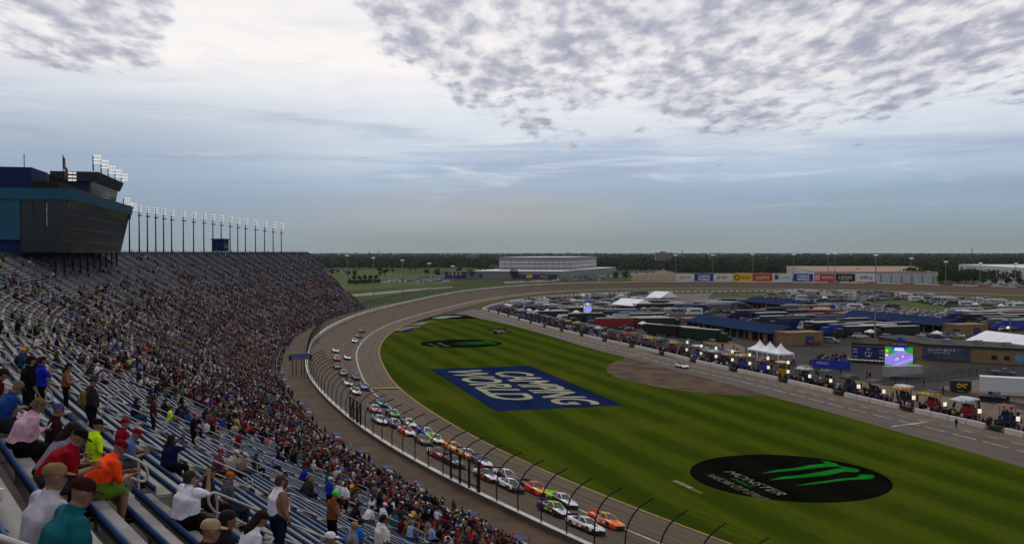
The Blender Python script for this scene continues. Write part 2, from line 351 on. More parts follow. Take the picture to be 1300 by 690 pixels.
# pit road, with a pale concrete lane along the wall
PITWALL = [(606, 391), (616.5, 394), (637, 399.5), (684.6, 413.5), (734, 425.5), (780, 436), (822, 445), (853, 452.5), (881, 460), (939, 473), (981, 481.5), (1056, 499.5), (1087.5, 506.5), (1147, 521), (1204, 533), (1249, 543), (1300, 555.5)]
PW = [gxy(*p) for p in PITWALL]; PW += [(PW[-1][0] + PITD[0] * t, PW[-1][1] + PITD[1] * t) for t in (60, 140, 220)]
PWs = spline(PW, 4.0, 6)
GR = [(609.6, 404.4), (640, 410.5), (673.7, 418.8), (741.8, 439.7), (796.7, 454), (880, 476.5), (971.6, 501.4), (1043, 520), (1092, 534), (1256, 580), (1300, 593)]
GRw = [gxy(*p) for p in GR]; GRw += [(GRw[-1][0] + PITD[0] * t, GRw[-1][1] + PITD[1] * t) for t in (60, 140, 220)]
GRs = spline(GRw, 4.0, 4)
def poly_uv(name, xy, z, material, d=PITD, **k):
    me = bpy.data.meshes.new(name); me.from_pydata([(x, y, z) for x, y in xy], [], [tuple(range(len(xy)))]); me.materials.append(material)
    uv = me.uv_layers.new(name='UVMap')
    for l in me.loops:
        p = np.array(xy[l.vertex_index]); uv.data[l.index].uv = (p @ d, p @ np.array([-d[1], d[0]]))
    return link(name, me, None, **k)
pit_poly = [tuple(p) for p in GRs] + [tuple(p) for p in PWs[::-1]] + [gxy(596, 393), gxy(580, 397), gxy(575, 400)]
poly_uv('pit_road', pit_poly, .006, m_pit, kind='structure')
mb = MB()
PT = tangents(PWs); PLn = np.stack([PT[:, 1], -PT[:, 0]], 1); 
if PLn[len(PLn) // 2] @ PITN > 0: PLn = -PLn                     # towards the grass
A = np.column_stack([PWs + PLn * .3, np.full(len(PWs), .014)]); B = np.column_stack([PWs + PLn * 4.6, np.full(len(PWs), .014)])
strip('pit_box_lane', A[4:], B[4:], m_tanconc, kind='structure')
def dashes(d0, w, dash, gap, z, s0=0):
    mb = MB(); d = np.r_[0, np.cumsum(np.linalg.norm(np.diff(PWs, axis=0), axis=1))]; s = s0
    while s + dash < d[-1]:
        a = np.array([np.interp(s, d, PWs[:, j]) for j in (0, 1)]); b = np.array([np.interp(s + dash, d, PWs[:, j]) for j in (0, 1)])
        t = (b - a) / np.linalg.norm(b - a); n = np.array([t[1], -t[0]]); n = -n if n @ PITN > 0 else n
        p = [a + n * d0, b + n * d0, b + n * (d0 + w), a + n * (d0 + w)]; mb.quad(*[(q[0], q[1], z) for q in p]); s += dash + gap
    return mb
mb = dashes(8.6, .30, 5.2, 1.4, .018, 30); mb.obj('pit_lane_line', m_wline, kind='structure')
mb = dashes(4.7, .22, 2.6, 2.6, .020, 150); mb.obj('pit_stall_line', m_wline, kind='structure')
# scuffed dirt bay cut into the grass by pit road
DIRT = [(796.7, 453), (782, 458), (770.5, 464.6), (770, 471), (780, 478), (800, 484), (835, 491), (869.6, 496), (930, 501.8), (972, 501.8), (971.6, 500), (880, 475.5)]
mb = MB(); mb.poly([(*gxy(*p), .024) for p in DIRT]); mb.obj('dirt_runoff', m_dirt, kind='structure')
# front-stretch grass
k1 = int(np.argmin(np.hypot(IC[:, 0] + 43.5, IC[:, 1] - 408)))
front = [tuple(p + l * -.1) for p, l in zip(IC[:k1], IL[:k1])] + [gxy(548, 402), gxy(562, 399.5), gxy(578, 398.4), gxy(594, 400)] + [tuple(p) for p in GRs]
mb = MB(); mb.poly([(x, y, .012) for x, y in front]); mb.obj('infield_grass', m_grass, kind='structure')
# grass inside the far turn, up to the inner barrier
INW = [(612, 394), (618, 390.5), (629.6, 387), (655.7, 381.6), (693, 377.2), (734, 374.3), (777, 372.3), (821, 371), (860, 370.4), (950, 369.8), (1040, 369.6), (1100, 371.3), (1150, 374.3), (1200, 377.5), (1300, 384)]
INs = spline([gxy(*p) for p in INW], 4.0, 4)
k2 = int(np.argmin(np.hypot(IC[:, 0] + 24, IC[:, 1] - 532))); k3 = int(np.argmin(np.hypot(IC[:, 0] - 362, IC[:, 1] - 637)))
turn = [tuple(p) for p in IC[k2:k3]] + [tuple(p) for p in INs[::-1]] + [gxy(604, 392)]
mb = MB(); mb.poly([(x, y, .010) for x, y in turn]); mb.obj('turn_grass', m_grass2, kind='structure')
for i, pp in enumerate([[(893, 380), (908, 375.5), (916, 373.5), (955, 378), (1003, 384.5), (985, 386), (940, 384)], [(930, 372.5), (985, 372), (990, 377), (955, 377)],
           [(1085, 387), (1130, 381.5), (1205, 384), (1222, 392), (1190, 396), (1140, 393)], [(1200, 377.5), (1300, 385), (1300, 398), (1262, 395), (1225, 384)], [(682, 384), (722, 380), (742, 385), (724, 390), (692, 392)], [(742, 378), (775, 376), (776, 390), (748, 390)],
           [(1040, 371.5), (1130, 373), (1120, 378), (1050, 376)], [(1148, 466), (1168, 457), (1182, 463), (1176, 470)], [(1060, 452), (1082, 448), (1082, 454), (1062, 460)], [(1270, 404), (1300, 400), (1300, 415), (1280, 412)]]):
    mb = MB(); mb.poly([(*gxy(*p), .016) for p in pp]); mb.obj('lawn_patch', m_field if i != 7 else m_grass2, kind='structure')
for pp in [[(853, 373), (905, 371.6), (897, 380.5), (880, 384), (858, 380)], [(790, 452), (818, 447), (905, 462), (990, 480), (1085, 500), (1085, 505), (960, 475), (850, 451)], [(1085, 482), (1300, 520), (1300, 553), (1090, 505)], [(905, 425), (945, 440), (950, 452), (890, 434)], [(1035, 424), (1160, 418), (1215, 428), (1120, 432)], [(1240, 482), (1300, 487), (1300, 512), (1190, 492)]]:
    mb = MB(); mb.poly([(*gxy(*p), .017) for p in pp]); mb.obj('paddock_concrete', m_tanconc, kind='structure')
# ================================================================ painted logos on the grass
GA = math.atan2(PITN[1], PITN[0])
m_blue = stripe_grass('logo_blue', (.0075, .017, .058), (.011, .024, .080), (.007, .015, .05), GA, 9.0, .35)
m_cream = stripe_grass('logo_cream', (.30, .30, .185), (.38, .38, .25), (.25, .25, .15), GA, 9.0, .55)
m_lblack = stripe_grass('logo_black', (.0035, .0035, .0025), (.006, .006, .004), (.003, .003, .0025), GA, 9.0, .12)
m_lgreen = stripe_grass('logo_green', (.007, .16, .014), (.010, .21, .02), (.006, .12, .012), GA, 9.0, .35)
def camping(c4, label, z=.022):
    q = [np.array([*gxy(*p), z]) for p in c4]                     # top-left, top-right(far), bottom-right, bottom-left as seen
    mb = MB(); mb.poly(q); r = mb.obj('painted_logo', m_blue, label=label, cat='painted logo')
    rd = q[3] - q[0]; up = q[1] - q[0]; c = sum(q) / 4; L, Hh = np.linalg.norm(rd), np.linalg.norm(up)
    for t, o_, w, dx in (('CAMPING', .185, .80, .06), ('WORLD', -.205, .74, -.05)):
        M = frame(c + up * o_ + rd * dx + np.array([0, 0, .008]), rd, up); text_fit('lettering', t, M, L * w, Hh * .335, m_cream, r, bold=.02, shear=.28, space=.96)
    return r
camping([(546, 468), (672, 464), (792, 514), (630, 522)], 'huge blue rectangle painted on the grass with cream block letters')
camping([(497, 421), (540, 404.6), (541, 407.5), (519, 421.5)], 'small blue and white lettered rectangle painted beside the track apron')
m_cdim = mat('logo_faded', (.22, .21, .15), .95, col2=(.08, .08, .05), scale=.6, spec=.03, detail=6)
def claws_px(P, f):                                          # outlines of the three green scratches
    return [[f(*p) for p in c] for c in P]
ZC = [[(770, 168), (800, 171), (848, 183), (872, 199), (846, 198), (800, 199), (740, 205), (660, 216), (580, 222), (480, 232), (560, 214), (640, 206), (720, 191), (786, 184), (797, 178)],
      [(868, 196), (905, 202), (952, 210), (962, 222), (940, 226), (890, 222), (800, 241), (680, 252), (520, 264), (590, 247), (650, 242), (760, 226), (846, 209), (876, 204)],
      [(952, 236), (1026, 239), (1036, 250), (1010, 258), (900, 263), (800, 277), (720, 285), (648, 291), (740, 275), (850, 259), (935, 252), (968, 243)]]
def energy_disc(cx, cy, r, label, z=.022, detail=True):
    mb = MB(); mb.poly([(cx + r * math.cos(a), cy + r * math.sin(a), z) for a in np.linspace(0, 2 * math.pi, 64, endpoint=False)])
    d = mb.obj('painted_logo', m_lblack, label=label, cat='painted logo')
    k = r / 13.4
    for c in ZC:
        pts = [np.array(gxy(840 + x / 3.824, 540 + y / 3.824)) - np.array([38.3, 125.0]) for x, y in c]
        mb = MB(); mb.poly([(cx + p[0] * k, cy + p[1] * k, z + .008) for p in pts]); mb.obj('claw_mark', m_lgreen, d)
    rd, up = np.array([*PITD, 0]), np.array([*PITN, 0])
    for t, (px, py), L, h, mm, b in (('MONSTER', (957.5, 612), 13.2, 1.55, m_cdim, .0), ('ENERGY', (943, 612.5), 5.0, .75, m_lgreen, .0), ('NASCAR CUP SERIES', (934, 617), 13.6, 1.35, m_cdim, .0)):
        p = np.array(gxy(px, py)) - np.array([38.3, 125.0])
        text_fit('lettering', t, frame((cx + p[0] * k, cy + p[1] * k, z + .009), rd, up), L * k, h * k, mm, d, bold=b, shear=.2)
energy_disc(38.3, 125.0, 13.4, 'large black circle painted on the grass with three green claw marks beside the apron')
energy_disc(-17.3, 307.5, 13.9, 'black circle with green claw marks painted beyond the blue lettered rectangle')
mb = MB(); mb.poly([(*gxy(*p), .022) for p in [(533, 407), (548, 402.8), (562, 400), (578, 399), (594, 400.6), (609, 404.2), (580, 404.6), (548, 405)]]); d = mb.obj('painted_logo', m_lblack, label='black curved panel painted across the far tip of the grass', cat='painted logo')
mb = MB(); mb.poly([(*gxy(*p), .030) for p in [(548, 403.6), (562, 401), (580, 400.6), (588, 401.6), (572, 402.4), (566, 403.9), (556, 404.2)]]); mb.obj('pale_mark', mat('logo_pale', (.16, .24, .17), .9), d)
m_brown = mat('logo_brown', (.045, .028, .016), .9, var=.3, scale=.3)
mb = MB(); mb.poly([(*gxy(*p), .022) for p in [(616, 417.6), (630, 417.8), (634, 416.6), (643, 417.2), (642, 419), (653, 421.8), (640, 422.3), (636, 423.8), (626, 423.6), (627, 421.2)]]); d = mb.obj('painted_logo', m_lblack, label='dark bow-tie shaped emblem painted on the grass near pit road', cat='painted logo')
mb = MB(); mb.poly([(*gxy(*p), .030) for p in [(622, 418.6), (633, 418.6), (637, 418), (640, 419.4), (646, 421), (637, 421.6), (632, 422.6), (631, 420.6)]]); mb.obj('emblem_inner', m_brown, d)
d = None
for i, (a, b, mm) in enumerate([((856, 609.5), (866, 613.5), m_cream), ((864, 613), (873, 617), m_cream), ((872, 616.5), (878, 619.5), m_cream), ((878, 620), (892, 626), mat('logo_orange', (.30, .10, .015), .9, var=.3, scale=.5))]):
    mb = MB(); p, q = np.array(gxy(*a)), np.array(gxy(*b)); t = (q - p) / np.linalg.norm(q - p); n = np.array([-t[1], t[0]])
    for j in range(5):
        c = p + (q - p) * (j + .5) / 5; mb.poly([(*(c + t * u + n * v), .026) for u, v in ((-.18, -.4), (.06, -.4), (.2, .4), (-.04, .4))])
    if d is None: d = mb.obj('painted_logo', mm, label='short row of white and orange strokes painted beside the claw mark circle', cat='painted logo')
    else: mb.obj('painted_strokes', mm, d)
mb = MB(); mb.poly([(*gxy(*p), .29) for p in [(462, 494.6), (463, 493.4), (505, 492.6), (506, 494)]]); mb.obj('commitment_line', m_yline, kind='structure')
mb = MB(); mb.poly([(*gxy(*p), .012) for p in [(1131.5, 541.5), (1133, 540.3), (1180, 534), (1182, 535)]]); mb.obj('start_line', m_wline, kind='structure')
# ================================================================ outer wall and catch fence
WH = 1.1
def walls():
    A0, A1 = off(20.2, ZB - .05), off(20.2, ZB + WH); B1, B0 = off(20.75, ZB + WH), off(20.75, ZB - .05)
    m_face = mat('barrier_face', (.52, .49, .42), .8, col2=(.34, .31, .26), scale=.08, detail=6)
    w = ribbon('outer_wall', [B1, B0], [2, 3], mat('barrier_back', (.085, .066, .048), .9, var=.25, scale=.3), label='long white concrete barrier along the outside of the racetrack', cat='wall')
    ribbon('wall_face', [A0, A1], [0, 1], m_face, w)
    w2 = strip('wall_cap', off(20.12, ZB + WH + .01), off(20.78, ZB + WH + .01), m_white, w)
    return w
walls()
m_red = mat('barrier_red', (.34, .035, .02), .7, col2=(.22, .03, .02), scale=.4)
# red and white painted blocks far round the turn
rw = empty('barrier_panels', (0, 0, 0), 0, 'row of red and white barrier panels on the far straight wall', 'barrier')
kk = [i for i in range(NI) if IC[i, 0] > 255]
for j, i in enumerate(kk[0::3]):
    if j % 3 == 2: continue
    a, b = IC[i] + IL[i] * 20.05, IC[min(i + 3, NI - 1)] + IL[min(i + 3, NI - 1)] * 20.05
    mb = MB(); mb.bar((*a, ZB[i] + .85), (*b, ZB[i] + .85), .12, .75); mb.obj('panel', m_red if j % 3 == 0 else m_white, rw)
cf = empty('catch_fence', (0, 0, 0), 0, 'tall steel catch fence with posts curving over the racetrack', 'fence')
prof = [(0, 0), (0, 1.7), (.10, 2.5), (.42, 3.3), (1.0, 4.0), (1.9, 4.6), (3.2, 5.0)]
def frames_at(s):
    return np.array([np.interp(s, IS, IC[:, 0]), np.interp(s, IS, IC[:, 1])]), np.array([np.interp(s, IS, IL[:, 0]), np.interp(s, IS, IL[:, 1])]), float(np.interp(s, IS, ZB))
s_start = IS[int(np.argmin(np.hypot(IC[:, 0] - 70, IC[:, 1] - 30)))]; s_gate = IS[int(np.argmin(np.hypot(IC[:, 0] + 27, IC[:, 1] - 212)))]
s_endf = IS[int(np.argmin(np.hypot(IC[:, 0] - 150, IC[:, 1] - 765)))]
mb = MB(); mb.tube([(-h, 0, v) for h, v in prof], .075, 5); post_me = mb.mesh('post', [m_dsteel])
s = s_start; posts = []
while s < s_endf:
    p, l, z = frames_at(s); big = s < s_gate - 4 or s > s_gate + 12
    if big:
        o = link('post', post_me, cf, loc=(*(p + l * 20.5), z + WH)); o.rotation_euler = (0, 0, math.atan2(l[1], l[0])); posts.append(o)
    s += 4.3 if s < s_gate + 60 else 5.8
mb = MB(); sb = np.arange(s_start, s_endf, 4.3)
for h, v in [(0, .2), (0, .45), (0, .7), (0, .95), (0, 1.2), (0, 1.45), (0, 1.7), (.03, 1.95), (.06, 2.2), (.12, 2.55), (.22, 2.85), (.36, 3.15), (.55, 3.5), (.85, 3.85), (1.3, 4.22), (1.9, 4.6), (2.6, 4.83), (3.1, 4.97)]:
    pts = []
    for s in sb:
        p, l, z = frames_at(s); pts.append((*(p + l * (20.5 - h)), z + WH + v))
    mb.tube(pts, .014, 3, caps=False, smooth=False)
mb.obj('cable', m_dsteel, cf, kind='stuff')
# heavier crossover gates in the fence
for k, (px, py) in enumerate([(600, 617), (452, 533)]):
    w = gp(px, py, 4.0)[:2]; i = int(np.argmin(np.hypot(IC[:, 0] + IL[:, 0] * 20.5 - w[0], IC[:, 1] + IL[:, 1] * 20.5 - w[1])))
    g0 = empty('fence_gate', (0, 0, 0), 0, ['dark steel crossover gate in the catch fence beside the tight pack of cars', 'dark steel crossover gate in the catch fence near the blue screen'][k], 'gate')
    for j in range(4):
        p, l, z = frames_at(IS[i] + (j - 1.5) * 2.3); b = p + l * 20.45
        mb = MB(); mb.bar((*b, z + WH - .05), (*b, z + WH + 3.4), .26); mb.obj('gate_post', m_dsteel, g0)
    for v in (.5, 1.9, 3.3):
        p1, l1, z1 = frames_at(IS[i] - 3.45); p2, l2, z2 = frames_at(IS[i] + 3.45); mb = MB(); mb.bar((*(p1 + l1 * 20.45), z1 + WH + v), (*(p2 + l2 * 20.45), z2 + WH + v), .1); mb.obj('gate_rail', m_dsteel, g0)
# pit wall blocks and the inner barrier
def blocks(name, Q, label, L=3.8, gap=.35, h=.95, w=.5, s0=0, s1=1e9, black=(), skip=(), mats=None):
    e = empty(name, (0, 0, 0), 0, label, 'wall'); d = np.r_[0, np.cumsum(np.linalg.norm(np.diff(Q, axis=0), axis=1))]; s = s0; j = 0
    mb = MB(); mb.box((0, 0, h / 2), (L, w, h)); mw = mb.mesh('block', [m_white]); mb = MB(); mb.box((0, 0, h / 2), (L * .55, w * 1.1, h * .9)); mk = mb.mesh('block', [m_black])
    while s + L < min(d[-1], s1):
        a = np.array([np.interp(s, d, Q[:, q]) for q in (0, 1)]); b = np.array([np.interp(s + L, d, Q[:, q]) for q in (0, 1)]); c = (a + b) / 2
        if not any(u <= j < v for u, v in skip):
            link('block', mk if j % 5 in black else mw, e, loc=(*c, .02), rz=math.atan2(b[1] - a[1], b[0] - a[0]))
        s += L + gap; j += 1
    return e
blocks('pit_wall', PWs, 'low pit wall of white and black concrete blocks along pit road', s0=14, black=(3,), skip=[(99, 105)])
blocks('inner_barrier', INs, 'low white block barrier between the turn grass and parked campers', L=3.0, gap=2.0, s0=0)
# ================================================================ grandstand
m_seat = mat('bench_aluminium', (.255, .24, .222), .8, col2=(.165, .155, .142), scale=1.5, detail=5, spec=.2)
m_back = mat('bench_blue', (.022, .068, .175), .7, spec=.15, col2=(.013, .04, .115), scale=1.2, detail=5)
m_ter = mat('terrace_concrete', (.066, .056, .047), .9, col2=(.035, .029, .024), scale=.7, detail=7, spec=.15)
CI = int(np.argmin(np.hypot(IC[:, 0], IC[:, 1]))); D_CAM = float(np.hypot(*IC[CI])); S_CAM = IS[CI]
NROW = 64; TR = .76; ROWC = 59                                   # the camera stands at row 59
FOFF = D_CAM - ROWC * TR - .25                                     # offset of the front row tread from the grass edge
RIS = np.linspace(.364, .456, NROW); Z0 = 28.70 - RIS[:ROWC].sum(); RZ = Z0 + np.r_[0, np.cumsum(RIS)][:NROW]
ROFF = FOFF + np.arange(NROW) * TR                                # front edge of each tread
SA0 = S_CAM - 30
S_END0 = IS[int(np.argmin(np.hypot(IC[:, 0] + 40.5, IC[:, 1] - 428)))]
def row_end(k): return S_END0 + 52 * (k / NROW) - 2
def at(s, d, z): 
    p = np.array([np.interp(s, IS, IC[:, 0]), np.interp(s, IS, IC[:, 1])]); l = np.array([np.interp(s, IS, IL[:, 0]), np.interp(s, IS, IL[:, 1])]); return np.array([*(p + l * d), z])
def atv(s, d, z):
    s = np.asarray(s, float); d = np.asarray(d, float)
    return np.stack([np.interp(s, IS, IC[:, 0]) + np.interp(s, IS, IL[:, 0]) * d, np.interp(s, IS, IC[:, 1]) + np.interp(s, IS, IL[:, 1]) * d, np.broadcast_to(z, s.shape)], -1)
stand = empty('grandstand', (0, 0, 0), 0, 'huge curving concrete grandstand with blue backed aluminium bench rows', 'grandstand')
# aisles: evenly spaced along the curve at the camera's row
AISLE_W = 1.35
def s_at_u(u):                                                    # arc position whose row-59 point is u metres past the camera
    return u
ss_ = np.linspace(SA0, S_END0 + 60, 900); rp = atv(ss_, np.full(900, ROFF[ROWC]), 0.0); ru = np.r_[0, np.cumsum(np.hypot(*np.diff(rp[:, :2], axis=0).T))]
ucam = np.interp(S_CAM, ss_, ru); UT = ru - ucam
U2S = lambda u: np.interp(u, UT, ss_)
S2U = lambda s: np.interp(s, ss_, UT)
AISLES = [float(U2S(u)) for u in np.arange(-6.2, UT[-1] - 5, 11.6)]
# terrace: tread + riser ribbons for each row
V = []; F = []
NS = 150
for k in range(NROW):
    s = np.linspace(SA0, row_end(k), NS); b = len(V) * NS if False else sum(len(a) for a in V)
    lo = RZ[k] - (RIS[k - 1] if k else RZ[0] - 2.6)
    V += [atv(s, np.full(NS, ROFF[k]), lo), atv(s, np.full(NS, ROFF[k]), RZ[k]), atv(s, np.full(NS, ROFF[k] + TR), RZ[k])]
    i = np.arange(NS - 1); 
    for r in (0, 1): F.append(np.stack([b + r * NS + i, b + r * NS + i + 1, b + (r + 1) * NS + i + 1, b + (r + 1) * NS + i], 1))
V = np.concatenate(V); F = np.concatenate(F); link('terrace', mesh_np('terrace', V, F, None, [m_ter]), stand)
# end wall of the stand and its dark underside back wall
mb = MB()
ring = []
for k in range(NROW): ring += [tuple(at(row_end(k), ROFF[k], RZ[k] - (RIS[k - 1] if k else 0))), tuple(at(row_end(k), ROFF[k], RZ[k])), ]
for k in range(NROW):
    a = at(row_end(k), ROFF[k], RZ[k]); b = at(row_end(k), ROFF[k] + TR, RZ[k]); mb.quad(a, b, (b[0], b[1], 0), (a[0], a[1], 0))
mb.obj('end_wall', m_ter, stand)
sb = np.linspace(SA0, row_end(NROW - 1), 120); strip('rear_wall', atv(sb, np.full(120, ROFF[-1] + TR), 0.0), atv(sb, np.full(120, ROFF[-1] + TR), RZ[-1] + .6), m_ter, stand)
# benches: aluminium seat plank + blue backrest on brackets; those near the camera are single parts
SEAT_H, SEAT_W = .43, .30
def bench_runs(k):
    s0, s1 = SA0, row_end(k); cuts = [s0] + [a for a in AISLES if s0 < a < s1] + [s1]; sc = (IS[1] - IS[0]); out = []
    for j in range(len(cuts) - 1):
        # convert the aisle width at this row to arc length
        h = AISLE_W / 2; out.append((cuts[j] + h, cuts[j + 1] - h, j))
    return out
def plank(s0, s1, d0, d1, z0, z1, n):
    s = np.linspace(s0, s1, n); return [atv(s, np.full(n, d0), z0), atv(s, np.full(n, d0), z1), atv(s, np.full(n, d1), z1), atv(s, np.full(n, d1), z0)]
def plank_arrays(R):
    n = len(R[0]); V = np.stack(R, 1).reshape(-1, 3); i = np.arange(n - 1); F = []
    for r in range(4): F.append(np.stack([i * 4 + r, i * 4 + (r + 1) % 4, (i + 1) * 4 + (r + 1) % 4, (i + 1) * 4 + r], 1))
    F.append(np.array([[0, 1, 2, 3], [n * 4 - 1, n * 4 - 2, n * 4 - 3, n * 4 - 4]])); return V, np.concatenate(F)
stuffS, stuffB = [], []; near_n = 0
BENCHES = []
for k in range(NROW):
    for s0, s1, j in bench_runs(k):
        if s1 - s0 < 1: continue
        c = at((s0 + s1) / 2, ROFF[k] + .45, RZ[k]); dist = math.hypot(c[0], c[1])
        # bench offsets: seat over the tread, legs' room to the front (towards the track is smaller offset)
        d0, d1 = ROFF[k] + .32, ROFF[k] + .32 + SEAT_W
        R1 = plank(s0, s1, d0, d1, RZ[k] + SEAT_H - .05, RZ[k] + SEAT_H, max(2, int((s1 - s0) / 3)))
        R2 = plank(s0, s1, d1 + .015, d1 + .05, RZ[k] + SEAT_H + .06, RZ[k] + SEAT_H + .20, max(2, int((s1 - s0) / 3)))
        BENCHES.append((dist, k, s0, s1, R1, R2, c))
vis = []
for b in BENCHES:
    c = b[6]; yy = c[1]
    xn = c[0] / max(yy, .1)
    vis.append((b[0] if (yy > 1.5 and -.75 < xn < .3) else 9999 + b[0]))
order = np.argsort(vis)
for r, i in enumerate(order):
    dist, k, s0, s1, R1, R2, c = BENCHES[i]
    if r < 190:
        b = link('bench', mesh_np('bench', *plank_arrays(R1), None, [m_seat]), stand)
        link('backrest', mesh_np('backrest', *plank_arrays(R2), None, [m_back]), b)
        for s in (np.arange(s0 + .5, s1, 1.9) if dist < 22 else ()):
            mb = MB(); a = at(s, ROFF[k] + .45, RZ[k]); q = at(s, ROFF[k] + .64, RZ[k] + SEAT_H + .1); mb.bar(a, at(s, ROFF[k] + .47, RZ[k] + SEAT_H - .05), .06); mb.bar(at(s, ROFF[k] + .47, RZ[k] + SEAT_H - .07), q, .03)
            mb.obj('bracket', m_steel, b)
    else: stuffS.append(plank_arrays(R1)); stuffB.append(plank_arrays(R2))
def merge(L):
    V = []; F = []; n = 0
    for v, f in L: V.append(v); F.append(f + n); n += len(v)
    return np.concatenate(V), np.concatenate(F)
link('far_benches', mesh_np('far_benches', *merge(stuffS), None, [m_seat]), stand, kind='stuff')
link('far_backrests', mesh_np('far_backrests', *merge(stuffB), None, [m_back]), stand, kind='stuff')
# aisle half-steps
mb = MB()
for a in AISLES:
    for k in range(NROW - 1):
        if a > row_end(k): continue
        c = at(a, ROFF[k] + TR - .16, RZ[k]); p, l, z = frames_at(a); mb.box((c[0], c[1], RZ[k] + RIS[k] / 4 + .002), (.32, AISLE_W * .92, RIS[k] / 2), math.atan2(l[1], l[0]))
mb.obj('aisle_steps', mat('step_concrete', (.27, .25, .225), .9, col2=(.17, .155, .135), scale=.8, detail=6), stand)
# aisle handrails: looped pipe rails, several rows long, with posts and a mid rail
def rail_tube(a, k0, k1, mb, r=.03, n=6, side=0.0):
    H = .92; pts = []
    off_k = lambda k: ROFF[int(k)] + TR * .5
    P0 = at(a, off_k(k1), RZ[k1]); P1 = at(a, off_k(k0), RZ[k0])       # P0 upper end, P1 lower end
    t = (P1 - P0) / np.linalg.norm(P1 - P0); up = np.array([0, 0, 1.0]); hi, lo = H, H - .40
    def arc(c, sgn):
        return [tuple(c + t * sgn * .20 * math.sin(q) + up * (.20 * math.cos(q))) for q in np.linspace(0, math.pi, 9)]
    e1 = arc(P1 + up * (H - .2), 1); e0 = arc(P0 + up * (H - .2), -1)[::-1]
    mb.tube(e1 + e0 + [e1[0]], r, n, caps=False)
    m = max(2, int(round((k1 - k0) / 3.2)) + 1)
    for j in range(m):
        q = P0 + (P1 - P0) * (j + .0) / (m - 1); mb.tube([tuple(q + up * -.02), tuple(q + up * H)], r * .9, 5, caps=False)
far_mb = MB(); cnt = 0; RAILS = []
for a in AISLES:
    k = 2
    while k + 6 < NROW:
        L = 6 if (k // 8) % 2 else 7
        c = at(a, ROFF[k + 3], RZ[k + 3]); RAILS.append((math.hypot(c[0], c[1]) if (c[1] > .5 and c[0] / c[1] < .3) else 999 + math.hypot(c[0], c[1]), a, k, k + L)); k += L + 2
RAILS.sort()
for r, (d, a, k0, k1) in enumerate(RAILS):
    if a > row_end(k1) or d < 6.5: continue
    if r < 90: mb = MB(); rail_tube(a, k0, k1, mb); mb.obj('handrail', m_rail, stand)
    else: rail_tube(a, k0, k1, far_mb, .03, 3)
far_mb.obj('far_handrails', m_rail, stand, kind='stuff')
# front walkway, kerb and railing
strip('walkway', atv(IS, np.full(NI, 20.75), ZB + .55)[:int(row_end(0) / 3) + 14], atv(IS, np.full(NI, FOFF), ZB + .55)[:int(row_end(0) / 3) + 14], mat('walkway_asphalt', (.098, .064, .040), .9, col2=(.060, .039, .025), scale=.25, detail=6, spec=.15), kind='structure')
rl = empty('front_railing', (0, 0, 0), 0, 'grey mesh railing between the front row and the brown walkway', 'railing')
m_mesh = mat('mesh_panel', (.10, .10, .095), .7, var=.3, scale=2, alpha=.55)
sr = np.arange(S_CAM + 60, row_end(0), 2.4); j = 0
mb = MB(); mb.box((0, 0, .6), (.05, .05, 1.2)); post2 = mb.mesh('post', [m_steel])
mb = MB(); mb.box((0, 0, .58), (2.3, .02, 1.0)); panel2 = mb.mesh('mesh_panel', [m_mesh])
for i, s in enumerate(sr[:-1]):
    p, l, z = frames_at(s); c = p + l * (FOFF - 1.1); rz = math.atan2(l[1], l[0]) + math.pi / 2
    link('post', post2, rl, loc=(*c, z + .53), rz=rz)
    p, l, z = frames_at(s + 1.2); c = p + l * (FOFF - 1.1); link('mesh_panel', panel2, rl, loc=(*c, z + .53), rz=rz)
mb = MB(); mb.tube([tuple(at(s, FOFF - 1.1, frames_at(s)[2] + 1.73)) for s in sr], .035, 4, caps=False); mb.obj('top_rail', m_steel, rl)
# rear parapet railing on the crest
mb = MB(); sq = np.arange(SA0, row_end(NROW - 1), 4.0); mb.tube([tuple(at(s, ROFF[-1] + TR, RZ[-1] + .95)) for s in sq], .05, 4, caps=False)
for s in sq: mb.bar(at(s, ROFF[-1] + TR, RZ[-1] + .5), at(s, ROFF[-1] + TR, RZ[-1] + .95), .06)
mb.obj('crest_rail', m_dsteel, stand)
print('stand', D_CAM, FOFF, Z0, len(AISLES))

# small blue-skirted marshal platforms along the front railing
m_skirt = mat('skirt_blue', (.014, .035, .11), .8, var=.2, scale=2)
for px, py in ((347, 470), (351, 480), (355, 489), (384, 509), (402, 520), (446, 552), (478, 571), (508, 592), (549, 617), (595, 647), (676, 686)):
    w = gp(px, py, 4.6)[:2]; i = int(np.argmin(np.hypot(IC[:, 0] - w[0], IC[:, 1] - w[1]))); p, l, z = frames_at(IS[i]); c = p + l * (FOFF - 2.3)
    e = empty('marshal_platform', (c[0], c[1], z + .56), math.atan2(l[1], l[0]), 'small steel platform with blue skirt on the walkway by the front railing', 'platform', 'platforms along the front railing'); e.scale = (.75, .8, .75)
    mb = MB(); mb.box((0, 0, 1.0), (1.5, 2.2, .12)); mb.obj('deck', m_steel, e); mb = MB(); mb.box((.72, 0, 1.35), (.06, 2.2, .8)); mb.obj('skirt', m_skirt, e); mb = MB(); mb.box((0, 0, 1.78), (1.5, 2.14, .06)); mb.obj('skirt', m_skirt, e)
    for x in (-.65, .65):
        for y in (-1, 1): mb = MB(); mb.bar((x, y, 0), (x, y, 2.0), .07); mb.obj('leg', m_steel, e)
